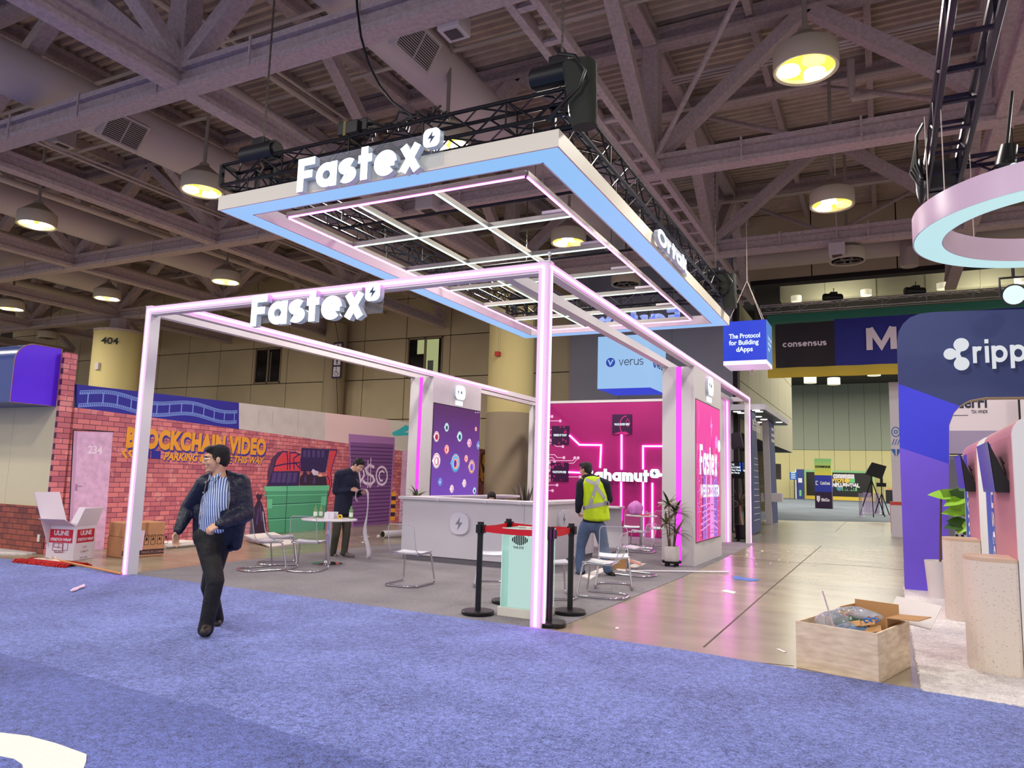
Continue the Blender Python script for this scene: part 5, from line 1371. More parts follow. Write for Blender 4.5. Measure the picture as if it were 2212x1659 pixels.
# film strip: two wavy edges with sprocket holes and frame bars
s0, s1 = WP(168, 860)[0], WP(514, 890)[0]
z0f = (zbl+WP(165, 830)[1])/2-.03
mid = lambda s: z0f+.02*(s-s0)*.3 + .05*sin((s-s0)/(s1-s0)*2*pi*2.05-.5)
N_ = 90; ss = [s0+.02+(s1-s0-.04)*k/N_ for k in range(N_+1)]
for dz in (.115, -.115):
    for e_ in (.028, -.028): MB().stroke([(s, mid(s)+dz+e_) for s in ss], .014, (0, -.0035, 0), U1, V1, .0015).build('film_edge', m_fl, fb)
    mb = MB()
    for k in range(0, N_, 1): mb.flat([(ss[k], mid(ss[k])+dz-.014), (ss[k]+.03, mid(ss[k])+dz-.014), (ss[k]+.03, mid(ss[k])+dz+.014), (ss[k], mid(ss[k])+dz+.014)], (0, -.005, 0), U1, V1)
    ob = mb.build('sprocket_hole', m_fl, fb); ob['kind'] = 'stuff'
for k in range(4, N_, 7): MB().box(ss[k]-.012, -.005, mid(ss[k])-.1, ss[k]+.012, -.0035, mid(ss[k])+.1).build('film_bar', m_fl, fb)
for k, pts in enumerate(([(846,935),(862,927),(876,918),(884,921),(886,928),(868,936),(850,941)], [(850,942),(872,934),(885,935),(886,940)])): wprint('scribble', pts, m_teal, .0055, parent=sc)
# lettering
m_or = mat('print_orange', (244, 166, 52), .5); m_bsh = mat('print_blue', (58, 52, 160), .5)
a = WP(270, 963); b = WP(573, 977); top = WP(272, 921)
for m_, off, dx, dz in ((m_bsh, .006, .035, -.035), (m_or, .009, 0, 0)):
    text('BLOCKCHAIN VIDEO', (a[0]+dx, -off, a[1]+dz), U1, (0, 0, 1), .4, m_, wl, bold=.026 if m_ is m_or else .03, width=b[0]-a[0], height=top[1]-a[1], off=0, spacing=1.08)
a = WP(352, 993); b = WP(570, 997); top = WP(352, 976)
for m_, off, dx, dz in ((m_bsh, .006, .02, -.02), (m_or, .009, 0, 0)):
    text('PARKING & SERVICE THIS WAY', (a[0]+dx, -off, a[1]+dz), U1, (0, 0, 1), .2, m_, wl, bold=.008, width=b[0]-a[0], height=top[1]-a[1], off=0, shear=.2)
for dx in (0, 13):
    wprint('chevron', [(262+dx, 978), (273+dx, 967), (278+dx, 967), (268+dx, 978), (276+dx, 990), (271+dx, 990)], m_or, .006)
wprint('film_frame', [(300, 972), (325, 973), (324, 990), (299, 989)], m_film, .006); wprint('film_frame', [(327, 973), (347, 974), (346, 991), (326, 990)], m_film, .006)
# door 234
def c8(x, y): return (x/2.962, 700+y/2.962)
m_dr = mat('door_print', (224, 180, 214), .6, noise=(9, .16, 6)); m_drs = mat('door_print_edge', (206, 160, 196), .6); m_pdk = mat('print_dark', (26, 18, 40), .6)
wprint('door_gap', [c8(466, 674), c8(728, 686), c8(728, 692), c8(474, 680), c8(440, 1444), c8(430, 1444)], m_pdk, .005)
dp_ = wprint('door_print', [c8(495, 688), c8(722, 692), c8(661, 1442), c8(455, 1450)], m_dr, .006)
wprint('door_print_edge', [c8(472, 682), c8(495, 688), c8(455, 1450), c8(434, 1446)], m_drs, .0055)
a = WP(*c8(557, 826)); b = WP(*c8(650, 826)); top = WP(*c8(557, 775))
text('234', (a[0], -.009, a[1]), U1, V1, .2, mat('print_pale', (244, 224, 240), .6), wl, width=b[0]-a[0], height=top[1]-a[1], bold=.006, off=0)
wprint('door_handle_print', [c8(481, 1022), c8(494, 1022), c8(494, 1034), c8(526, 1034), c8(526, 1041), c8(494, 1042), c8(492, 1068), c8(477, 1068)], mat('print_handle', (172, 128, 166), .5), .008)
# dumpster, bags, shutter
def d5(x, y): return (500+x/4.367, 880+y/4.367)
def D5(name, pts, m, off): return wprint(name, [d5(*p) for p in pts], m, off)
g1, g2, g3 = mat('dump_green', (84, 168, 128), .5), mat('dump_green_light', (112, 206, 158), .5), mat('dump_green_dark', (46, 104, 92), .5)
v1, v2, v3 = mat('lid_violet', (88, 70, 128), .5), mat('lid_violet_dark', (56, 42, 92), .5), mat('bag_dark', (58, 42, 66), .5)
rd = mat('graffiti_red', (226, 74, 84), .5); ink = mat('graffiti_ink', (58, 40, 108), .5); wht = mat('graffiti_white', (232, 214, 236), .5)
D5('graffiti_shadow', [(335, 700), (340, 600), (380, 480), (440, 420), (520, 410), (560, 420), (430, 560), (380, 640)], mat('shadow_print', (92, 62, 92), .5), .0045)
D5('graffiti_patch', [(395, 600), (420, 490), (480, 420), (560, 420), (640, 440), (650, 600)], rd, .005)
D5('graffiti_patch', [(900, 690), (930, 400), (995, 405), (960, 520), (935, 640), (940, 760), (915, 900)], rd, .005)
def gline(pts, w=.03): MB().stroke([WP(*d5(*p)) for p in pts], w, (0, -.0075, 0), U1, V1, .0015).build('graffiti_line', ink, wl)
gline([(390, 600), (420, 490), (480, 415), (520, 420), (530, 500), (525, 590)]); gline([(400, 555), (500, 535), (640, 520)]); gline([(550, 590), (548, 430), (600, 425), (650, 450)]); gline([(590, 590), (585, 480), (640, 440)]); gline([(600, 520), (640, 575), (655, 470)])
gline([(925, 400), (995, 405), (955, 530), (935, 620)]); gline([(935, 620), (945, 720), (910, 840)]); gline([(900, 640), (925, 690), (915, 760)])
D5('dumpster_lid', [(660, 380), (925, 395), (885, 612), (650, 602)], v2, .0065)
for x in (690, 730, 775, 820, 862): D5('lid_rib', [(x-15, 405), (x+12, 407), (x+10, 470), (x-17, 470)], v1, .008)
D5('bag_pile', [(640, 735), (645, 660), (675, 620), (690, 590), (720, 640), (760, 610), (800, 620), (850, 650), (890, 650), (900, 735)], v3, .0085)
D5('bag_fold', [(680, 700), (690, 640), (700, 640), (705, 710)], v1, .0105); D5('bag_fold', [(760, 720), (775, 650), (785, 650), (790, 715)], v1, .0105)
D5('waste_paper', [(750, 605), (765, 580), (800, 600), (820, 605), (812, 640), (770, 640)], wht, .0108); D5('waste_paper', [(800, 640), (840, 620), (858, 650), (830, 655)], mat('waste_orange', (250, 190, 160), .5), .0108)
D5('dumpster_lid', [(385, 605), (645, 600), (632, 740), (330, 742)], v2, .0095)
for x in (405, 452, 500, 550, 600): D5('lid_rib', [(x-18, 615), (x+18, 614), (x+5, 708), (x-35, 710)], v1, .011)
D5('dumpster_body', [(325, 790), (905, 785), (865, 1160), (352, 1190)], g1, .0095)
D5('dumpster_rim', [(305, 745), (920, 735), (915, 785), (308, 792)], g2, .0115); D5('dumpster_rim', [(303, 828), (908, 816), (908, 826), (303, 838)], g2, .0115)
for y0 in (905, 1040): D5('dumpster_band', [(350, y0+8), (850, y0-14), (850, y0-6), (350, y0+18)], g3, .0115); D5('dumpster_band', [(350, y0+18), (850, y0-6), (850, y0+2), (350, y0+28)], g2, .0115)
D5('dumpster_bracket', [(335, 865), (382, 865), (378, 955), (332, 952)], g2, .0118); D5('dumpster_bracket', [(845, 840), (895, 838), (888, 920), (838, 925)], g2, .0118)
D5('dumpster_seam', [(528, 600), (533, 600), (505, 1180), (498, 1180)], g3, .0122)
D5('dumpster_side', [(905, 785), (912, 790), (880, 1150), (865, 1160)], g3, .0115)
D5('rubbish_bag', [(228, 830), (245, 812), (262, 826), (285, 815), (285, 850), (268, 872), (292, 930), (318, 1050), (330, 1195), (170, 1200), (180, 1060), (215, 935), (246, 870)], v3, .013)
D5('bag_fold', [(225, 1100), (245, 950), (255, 960), (240, 1110)], v1, .0145); D5('bag_fold', [(275, 1080), (262, 930), (270, 920), (290, 1060)], v1, .0145)
sh = D5('shutter', [(1105, 250), (1540, 285), (1488, 1095), (1132, 1130)], mat('shutter_violet', (128, 82, 140), .5), .005)
D5('shutter_head', [(1105, 250), (1540, 285), (1534, 348), (1105, 326)], mat('shutter_violet_pale', (168, 118, 176), .5), .007)
m_sd = mat('shutter_dark', (88, 54, 106), .5)
for k in range(21):
    f_ = (k+1)/22; yl, yr = 326+f_*(1125-326), 348+f_*(1090-348); xl, xr = 1118+f_*24, 1526-f_*40
    D5('shutter_slat', [(xl, yl), (xr, yr), (xr, yr+12), (xl, yl+13)], m_sd, .0065)
D5('shutter_rail', [(1105, 326), (1117, 327), (1146, 1128), (1132, 1130)], MATS['shutter_violet_pale'], .0075); D5('shutter_rail', [(1528, 346), (1540, 347), (1490, 1095), (1480, 1096)], MATS['shutter_violet_pale'], .0075)
def wline(pts, w): MB().stroke([WP(*d5(*p)) for p in pts], w, (0, -.0095, 0), U1, V1, .0015).build('graffiti_letter', wht, wl)
wline([(1345, 565), (1300, 545), (1262, 580), (1275, 620), (1330, 650), (1345, 690), (1315, 725), (1260, 715), (1235, 690)], .085); wline([(1285, 500), (1282, 760)], .035); wline([(1312, 475), (1308, 760)], .035); wline([(1200, 600), (1215, 700), (1250, 640), (1240, 590)], .07)
wline([(1415+52*cos(radians(a)), 645+85*sin(radians(a))) for a in range(0, 361, 20)], .07); wline([(1440, 615), (1420, 598), (1395, 615), (1388, 650), (1400, 690), (1425, 690)], .06)
for x in (1300, 1380, 1215): wline([(x, 720), (x-2, 752)], .03)
for k, m_ in enumerate((m_or, m_pdk, m_or, m_pdk, m_or, m_pdk, m_or)): D5('striped_post', [(1510-k*2, 800+k*38), (1552-k*2, 800+k*38), (1550-k*2, 838+k*38), (1508-k*2, 838+k*38)], m_ if m_ is m_or else v3, .007)
for k, m_ in enumerate((m_or, m_pdk, m_or)): D5('striped_post', [(1005-k*2, 1020+k*38), (1045-k*2, 1018+k*38), (1043-k*2, 1056+k*38), (1003-k*2, 1058+k*38)], m_ if m_ is m_or else v3, .007)
D5('door_print', [(1612, 405), (1668, 410), (1640, 1080), (1578, 1085)], m_dr, .006)
# second, lower stretch of wall further back
z2 = WP(960, 958); z3 = WP(1156, 986)
w2 = thing('graffiti_wall', 'lower brick-printed wall with orange graffiti letters, seen behind the counter', 'partition wall', WA, rotW)
MB().prism([(z2[0]-2.0, 0), (z3[0]+2, 0), (z3[0]+2, z3[1]-.06), (z2[0]-2.0, z2[1]+.04)], (0, .06, 0), U1, V1, .06).build('brick_panel', m_brick3, w2)
def e9(x, y): return (900+x/6.914, 860+y/6.914)
def E9(name, pts, m, off): return wprint(name, [e9(*p) for p in pts], m, off, parent=w2)
m_go = mat('graffiti_orange', (226, 150, 36), .5); m_gk = mat('graffiti_black', (24, 16, 18), .5)
E9('graffiti_outline', [(960, 840), (1010, 800), (1060, 820), (1100, 850), (1140, 855), (1150, 900), (1230, 830), (1240, 740), (1285, 748), (1280, 900), (1255, 960), (1290, 1050), (1285, 1230), (1230, 1260), (1180, 1200), (1140, 1240), (1100, 1180), (1060, 1240), (1000, 1250), (980, 1290), (950, 1210)], m_gk, .005)
E9('graffiti_letter', [(990, 850), (1030, 825), (1075, 850), (1085, 900), (1060, 960), (1030, 960), (1000, 920), (1060, 1040), (1080, 1130), (1050, 1220), (1015, 1215), (985, 1120), (1040, 1110), (1005, 1020), (975, 960)], m_go, .007)
E9('graffiti_letter', [(1095, 870), (1135, 870), (1130, 1040), (1140, 1100), (1155, 1040), (1165, 890), (1190, 885), (1185, 1080), (1165, 1190), (1125, 1200), (1100, 1120)], m_go, .007)
E9('graffiti_letter', [(1240, 765), (1275, 765), (1268, 890), (1235, 960), (1270, 1040), (1275, 1180), (1240, 1235), (1200, 1190), (1185, 1110), (1225, 1120), (1235, 1060), (1200, 1000), (1195, 900), (1240, 850)], m_go, .007)
E9('graffiti_letter', [(955, 960), (985, 1100), (1000, 1240), (975, 1250), (950, 1180)], m_go, .007)
m_ctn = mat('carton_print', (176, 112, 62), .6); m_ctl = mat('carton_label', (226, 206, 180), .6)
for pts in ([(1180, 1255), (1245, 1250), (1240, 1330), (1180, 1330)], [(1165, 1330), (1240, 1332), (1235, 1415), (1160, 1410)], [(1245, 1255), (1360, 1260), (1352, 1415), (1240, 1415)], [(1365, 1190), (1420, 1195), (1415, 1415), (1360, 1415)], [(1285, 1200), (1362, 1195), (1360, 1255), (1280, 1250)]): E9('carton_print', pts, m_ctn, .006)
for x, y in ((1200, 1280), (1195, 1350), (1320, 1280), (1325, 1360), (1390, 1230), (1375, 1350), (1300, 1270)): E9('carton_label', [(x, y), (x+32, y), (x+32, y+30), (x, y+30)], m_ctl, .008)
E9('door_print', [(1468, 890), (1588, 888), (1588, 1430), (1450, 1430)], m_dr, .0055); E9('door_print_edge', [(1465, 890), (1505, 892), (1490, 1430), (1450, 1430)], mat('door_print_pale', (226, 196, 226), .6), .007)

# ---- beige booth with the purple rounded awning, far left
FYB = 7.9
bb = thing('beige_booth', 'beige booth front with a dark brick plinth at the far left edge', 'booth', (-14.5, FYB, 0)); bo = bb.location
xr_ = -12.715
zb1 = GY(60, 1092, FYB).z; zb2 = GY(60, 873, FYB).z
m_beige = mat('beige_panel', (216, 204, 168), .6, noise=(.8, .05))
for k in range(5): MB().box(xr_-1.28*(k+1)+.003, FYB, zb1, xr_-1.28*k-.003, FYB+.06, zb2+.06).build('beige_panel', m_beige, bb, org=bo)
br = MB().box(xr_-7, FYB-.03, 0, xr_+.01, FYB+.06, zb1).build('brick_plinth', m_brick2, bb, org=bo)
MB().box(xr_-.16, FYB-.045, .2, xr_-.1, FYB-.03, .32).build('socket', mat('socket_white', (226, 220, 210), .4), bb, org=bo)
xc = xr_-.1
f0 = GX(21, 868, xc); f1 = GX(127, 876, xc); ftop = GX(62, 745, xc)
yf, zlo, zhi = f0.y, (f0.z+f1.z)/2-.01, GX(100, 748, xc).z
aw = thing('awning', 'purple box awning with a rounded top front edge, over the beige booth', 'awning', (xc-2, FYB, zlo)); ao = aw.location
r_ = .32
prof = [(FYB, zlo), (yf, zlo), (yf, zhi-r_)] + [(yf+r_-r_*cos(radians(a)), zhi-r_+r_*sin(radians(a))) for a in range(10, 91, 10)] + [(FYB, zhi)]
MB().prism([(y, z) for y, z in prof], (xc-.02, 0, 0), (0,1,0), az, .02).build('end_cap', mat('awning_purple', (92, 30, 232), .4), aw, org=ao)
vs = []; 
for x in (xc-7, xc-.02): vs += [(x, y, z) for y, z in prof]
n = len(prof)
MB()._add(vs, [(k, (k+1) % n, n+(k+1) % n, n+k) for k in range(n)]).build('awning_shell', mat('awning_blue', (40, 62, 126), .3), aw, org=ao, smooth=40)
MB().tube([(xc+.002, y, z) for y, z in prof], .008, 5, closed=True).build('edge_trim', mat('trim_tan', (150, 110, 86), .5), aw, org=ao)
# things on the floor before the wall
m_bw = mat('carton_white', (222, 212, 222), .7); m_cin = mat('carton_inside', (186, 140, 92), .8); m_redp = mat('print_red', (196, 30, 54), .5); m_pr = mat('print_grey_red', (150, 80, 96), .6)
A_ = GZ(125, 1210); B_ = GZ(157, 1212); C_ = GZ(197, 1206)
d1_ = (C_-B_); yaw = atan2(d1_.y, d1_.x); w1 = d1_.length*.95; w2_ = (A_-B_).length
w1 = .48; w2_ = .48; hb = GY(160, 1135, B_.y).z-.01
t = thing('carton', 'tall white open carton with red labels, before the printed door', 'box', (B_.x, B_.y, .003), yaw)
MB().box(0, 0, 0, w1, .006, hb).build('side', m_bw, t); MB().box(0, .006, 0, .006, w2_, hb).build('side', m_bw, t); MB().box(w1-.006, .006, 0, w1, w2_, hb).build('side', m_bw, t); MB().box(.006, w2_-.006, 0, w1-.006, w2_, hb).build('side', m_bw, t)
MB().box(.006, .006, 0, w1-.006, w2_-.006, .006).build('bottom', m_cin, t)
def flap(o, u, vv, w, L_, m=m_bw): return MB().prism([(0, 0), (w, 0), (w-.02, L_), (.02, L_)], o, u, vv, .006).build('flap', m, t)
flap((0, 0, hb), (1, 0, 0), Vector((0, -.35, .94)).normalized(), w1, .3)
flap((0, w2_, hb), (0, -1, 0), Vector((-.9, 0, .42)).normalized(), w2_, .28)
flap((0, w2_, hb), (0, -1, 0), Vector((-.2, 0, .98)).normalized(), w2_, .05)
flap((w1, 0, hb), (0, 1, 0), Vector((.5, 0, .86)).normalized(), w2_, .3)
MB().prism([(0, 0), (.46, 0), (.46, 1.0), (0, 1.0)], (.02, w2_-.03, hb-.4), Vector((1, -.15, 0)).normalized(), Vector((-.38, .05, .92)).normalized(), .012).build('loose_sheet', m_bw, t)
for o, u in (((.03, -.001, 0), (1, 0, 0)), ((-.001, w2_-.03, 0), (0, -1, 0))):
    o = Vector(o); u = Vector(u)
    MB().flat([(.01, hb-.27), (.41, hb-.27), (.41, hb-.06), (.01, hb-.06)], o, u, az, .001).build('label', m_redp, t)
    text('ULINE', o+u*.21+Vector((0,0,hb-.15)), u, az, .1, m_bw, t, align='CENTER', width=.26, bold=.004, off=.003); text('STRETCH WRAP', o+u*.21+Vector((0,0,hb-.24)), u, az, .06, m_bw, t, align='CENTER', width=.36, bold=.003, off=.003)
    for k, (s_, zz) in enumerate((('CAST', .36), ('15,000 FT', .43))): text(s_, o+u*.21+Vector((0,0,hb-zz)), u, az, .045, m_pr, t, align='CENTER', off=.002)
    if o.x < 0: 
        mb = MB()
        for a, b, c, d in ((.08, .15, .3, .18), (.1, .2, .14, .3), (.25, .16, .15, .2), (.12, .12, .24, .05)): mb.stroke([(a, b), (a+c*.6, b), (a+c*.6, b+d*.6), (a, b+d*.6)], .008, o, u, az, .002, True)
        ob = mb.build('line_drawing', m_pr, t); ob['kind'] = 'stuff'
    else:
        for k, s_ in enumerate(('20" x 1,000', 'HAND ROLL', 'CLEAR')): text(s_, o+u*.21+Vector((0,0,hb-.52-.075*k)), u, az, .035, m_pr, t, align='CENTER', off=.002)
A_ = GZ(240, 1202); B_ = GZ(262, 1206.5); C_ = GZ(353, 1200)
d1_ = C_-B_; yaw = atan2(d1_.y, d1_.x); w1 = d1_.length; hb = GY(300, 1128, (B_.y+C_.y)/2).z
t = thing('carton', 'big brown shipping carton with handling marks, behind the left front post', 'box', (B_.x, B_.y, .003), yaw)
m_kraft = mat('kraft', (190, 138, 100), .8, noise=(5, .08)); m_tape = mat('tape_brown', (166, 110, 74), .35)
MB().box(0, 0, 0, w1, .5, hb*.58).build('lower_body', m_kraft, t, bevel=.008); MB().box(.005, .006, hb*.583, w1-.006, .495, hb).build('upper_body', m_kraft, t, bevel=.012)
MB().box(w1*.52, -.002, hb*.45, w1*.57, -.0005, hb).build('tape', m_tape, t); MB().box(.04, -.002, hb*.75, .22, -.0005, hb*.9).build('tape', m_tape, t)
MB().box(0, -.002, .035, w1, -.0005, .12).build('printed_band', mat('carton_band', (62, 44, 52), .7), t)
text('MADE IN CHINA', (w1*.45, -.001, .055), ax, az, .055, mat('band_text', (196, 140, 120), .7), t, off=.002)
for k in range(4):
    x = w1*.5+.115*k; MB().stroke([(x, .2), (x+.075, .2), (x+.075, .36), (x, .36)], .006, (0, -.001, 0), ax, az, .002, True).build('handling_mark', m_pdk, t)
    MB().flat(((x+.015, .27), (x+.06, .27), (x+.0375, .33)) if k != 3 else [(x+.02, .33), (x+.055, .33), (x+.04, .25), (x+.035, .25)], (0, -.001, 0), ax, az, .002).build('handling_mark', m_pdk, t)
MB().flat([(.14, .11), (.34, .11), (.36, .44), (.16, .44)], (0, -.001, 0), ax, az, .003).build('shipping_label', mat('label_lilac', (226, 200, 226), .6), t)
# dust mop
m_mop = mat('mop_red', (176, 30, 32), .95, noise=(40, .3), bump=(60, 1.0)); m_mopw = mat('mop_cotton', (224, 204, 190), .95, bump=(50, 1.0))
a = GZ(55, 1210, .03); b = GZ(166, 1222, .03); d = (b-a)
t = thing('dust_mop', 'red and white dust mop lying on the floor at the left', 'mop', ((a.x+b.x)/2, (a.y+b.y)/2, .003), atan2(d.y, d.x))
L2 = d.length/2; rr = random.Random(4); mb = MB()
for k in range(170):
    x = rr.uniform(-L2, L2); s_ = rr.choice((-1, 1)); y = s_*rr.uniform(.05, .1)
    mb.tube([(x, y, .05), (x+rr.uniform(-.03, .03), y+s_*.06, .05), (x+rr.uniform(-.05, .05), y+s_*rr.uniform(.1, .14), .012)], .012, 5)
ob = mb.build('fringe', m_mop, t, smooth=60); ob['kind'] = 'stuff'
MB().ball((0, 0, .04), 1, 20, 8, L2, .12, .04).build('mop_pad', m_mop, t, smooth=80)
MB().ball((0, 0, .06), 1, 20, 8, L2*.72, .07, .03).build('cotton_top', m_mopw, t, smooth=80)
MB().tube([(-.12, 0, .09), (0, .05, .11), (.12, 0, .09), (0, -.05, .11)], .012, 6, closed=True).build('wire_frame', m_mopw, t, smooth=60)
e_ = GZ(262, 1240, .03); iv = Matrix.Rotation(-t.rotation_euler.z, 3, 'Z'); q_ = iv @ (e_-Vector(t.location))
MB().cyl((.1, 0, .08), (q_.x, q_.y, .03), .016, n=8).build('handle', mat('handle_wood', (206, 142, 84), .5), t, smooth=40)
# boards leaning flat on the floor
m_foam = mat('foam_board', (226, 218, 214), .7)
for k, (zz, dx, lab) in enumerate(((.003, 0, 'lowest'), (.036, .05, 'middle'), (.07, -.03, 'topmost'))):
    a = GZ(358, 1186); b = GZ(425, 1180); d = b-a
    t = thing('foam_board', lab+' of three white boards stacked on the floor behind the walking man', 'board', (a.x+dx, a.y, zz), atan2(d.y, d.x), 'white boards on the floor')
    MB().box(0, 0, 0, .75, .4, .03).build('board', m_foam, t, bevel=.003)
A_ = GZ(525, 1168); B_ = GZ(585, 1184); C_ = GZ(652, 1175); 
t = thing('foam_board', 'large white board propped on the floor behind the leftmost clear chairs', 'board', (B_.x, B_.y, .003))
MB()._add([(A_.x-B_.x, A_.y-B_.y, .09), (0, 0, 0), (C_.x-B_.x, C_.y-B_.y, 0), (C_.x+A_.x-2*B_.x, C_.y+A_.y-2*B_.y, .09), (A_.x-B_.x, A_.y-B_.y, .12), (0, 0, .025), (C_.x-B_.x, C_.y-B_.y, .025), (C_.x+A_.x-2*B_.x, C_.y+A_.y-2*B_.y, .115)], [(3,2,1,0), (4,5,6,7), (0,1,5,4), (1,2,6,5), (2,3,7,6), (3,0,4,7)]).build('board', m_foam, t)
a = GZ(827, 1155, .08); b = GZ(870, 1153, .08); d = b-a
t = thing('cardboard_roll', 'white wrapped roll lying on the floor left of the counter', 'roll', (a.x, a.y, .09), atan2(d.y, d.x))
MB().cyl((0,0,0), (1.0, 0, 0), .085, n=20).build('wrap', m_paper, t, smooth=40); MB().cyl((-.012, 0, 0), (0, 0, 0), .07, n=20).build('end_cap', m_black, t, smooth=40)
# ================================================================== RIGHT SIDE: ARCH BOOTH, KIOSKS, CRATE
m_anavy = mat('arch_navy', (50, 62, 112), .5, noise=(1.2, .04))
m_ablue = grad('arch_blue', (58, 62, 226), (62, 104, 236), 0, 0, .2, 1.0, False)
m_aviol = mat('arch_violet', (120, 92, 230), .5, noise=(.8, .05))
AY = 12.85
def ga(px, py): p = GY(px, py, AY); return (p.x, p.z)
arch = thing('arch_wall', 'big rounded arch wall in navy, blue and violet with a white company name, at the right', 'arch wall', (1.8, AY, 0)); AO = arch.location
inner = [ga(*q) for q in ((2050, 945), (2050, 918), (2060, 892), (2073, 877))]
inner2 = [ga(*q) for q in ((2073, 877), (2084, 870), (2096, 864), (2128, 858), (2212, 857))]
outer = [ga(*q) for q in ((1941, 829), (1938, 735), (1941, 717), (1950, 700), (1965, 686), (1985, 678), (2015, 674), (2100, 671), (2212, 668))]
zt_ = outer[-1][1]; zi_ = inner2[-1][1]
navy = outer + [(4.9, zt_), (4.9, 0), (4.3, 0), (4.3, zi_-.3), (4.0, zi_)] + inner2[::-1]
MB().prism(navy, (0, AY+.3, 0), ax, az, .3).build('top_section', m_anavy, arch, org=AO)
L1a, L1b = ga(1941, 829), ga(2073, 877); L2a, L2b = ga(1944, 967), ga(2050, 1002)
blue = [L1a, L1b] + inner[::-1][1:] + [L2b, L2a]
MB().prism(blue, (0, AY+.3, 0), ax, az, .3).build('blue_section', m_ablue, arch, org=AO)
b0, b1 = ga(1955, 1277), ga(2048, 1284)
MB().prism([L2a, L2b, (b1[0], 0.02), (b0[0], 0.02)], (0, AY+.3, 0), ax, az, .3).build('violet_section', m_aviol, arch, org=AO)
edge = [(L2b[0], L2b[1])] + inner + inner2[1:] + [(4.0, zi_)]
for p, q in zip(edge[:-1], edge[1:]): pass
m_tan = mat('arch_edge_tan', (196, 172, 140), .5)
MB().stroke([(p[0], p[1]-.004) for p in edge], .012, (0, AY+.29, 0), ax, az, .285).build('inner_edge', m_tan, arch, org=AO)
m_lg = emis('logo_white', (236, 240, 246), .82, False)
q = ga(2102, 785); xh = ga(2102, 750)[1]-q[1]
letters('ripple', (q[0], AY, q[1]), ax, az, xh*1.02, .25, .03, [m_lg, m_lside], arch, .17, org=AO, width=(ga(2183, 785)[0]-q[0])/.479)
def blob(px, py, r): c = ga(px, py); return arc(c[0], c[1], r, r, 0, 360, 20)[:-1]
mb = MB()
for i, (px, py, r) in enumerate(((2052, 765, .085), (2076, 745, .10), (2077, 786, .10))): mb.prism(blob(px, py, r), (0, AY-.0003*i, 0), ax, az, .03)
c0 = ga(2067, 765)
for i, e_ in enumerate(((2052, 765), (2076, 745), (2077, 786))): mb.stroke([c0, ga(*e_)], .07, (0, AY-.001-.0003*i, 0), ax, az, .03)
mb.build('company_symbol', m_lg, arch, org=AO)

m_terr = bpy.data.materials.new('terrazzo'); m_terr.use_nodes = True
nt = m_terr.node_tree; b = nt.nodes['Principled BSDF']; tc = nt.nodes.new('ShaderNodeTexCoord'); vo = nt.nodes.new('ShaderNodeTexVoronoi'); vo.inputs['Scale'].default_value = 34; r = nt.nodes.new('ShaderNodeValToRGB')
mp = nt.nodes.new('ShaderNodeMapping'); mp.inputs['Scale'].default_value = (1, 1, 1.6); nz = nt.nodes.new('ShaderNodeTexNoise'); nz.inputs['Scale'].default_value = 60
ad = nt.nodes.new('ShaderNodeMix'); ad.data_type = 'RGBA'; ad.inputs[0].default_value = .04
nt.links.new(tc.outputs['Object'], mp.inputs[0]); nt.links.new(mp.outputs[0], ad.inputs[6]); nt.links.new(nz.outputs['Color'], ad.inputs[7]); nt.links.new(ad.outputs[2], vo.inputs['Vector'])
r.color_ramp.elements[0].position = .13; r.color_ramp.elements[0].color = lin((140, 112, 88)); r.color_ramp.elements[1].position = .17; r.color_ramp.elements[1].color = lin((222, 208, 192))
nt.links.new(vo.outputs['Distance'], r.inputs[0]); nt.links.new(r.outputs[0], b.inputs['Base Color']); b.inputs['Roughness'].default_value = .4
m_wood = bpy.data.materials.new('ribbed_wood'); m_wood.use_nodes = True
nt = m_wood.node_tree; b = nt.nodes['Principled BSDF']; tc = nt.nodes.new('ShaderNodeTexCoord'); wv = nt.nodes.new('ShaderNodeTexWave'); wv.bands_direction = 'Y'; wv.inputs['Scale'].default_value = 6; wv.inputs['Distortion'].default_value = .6; r = nt.nodes.new('ShaderNodeValToRGB')
r.color_ramp.elements[0].color = lin((172, 112, 120)); r.color_ramp.elements[1].color = lin((214, 150, 156)); nt.links.new(tc.outputs['Object'], wv.inputs['Vector']); nt.links.new(wv.outputs['Fac'], r.inputs[0]); nt.links.new(r.outputs[0], b.inputs['Base Color']); b.inputs['Roughness'].default_value = .5
m_kwhite = mat('kiosk_white', (228, 226, 222), .45); m_kblue = grad('strip_blue', (34, 120, 170), (70, 60, 200), 0, 2, .3, 2.0, False); m_kbeige = mat('kiosk_edge', (190, 140, 104), .5)
m_scr = mat('screen_blue_reflection', (46, 56, 130), .12, spec=.8)  # dark screen with the blue it reflects put into its colour
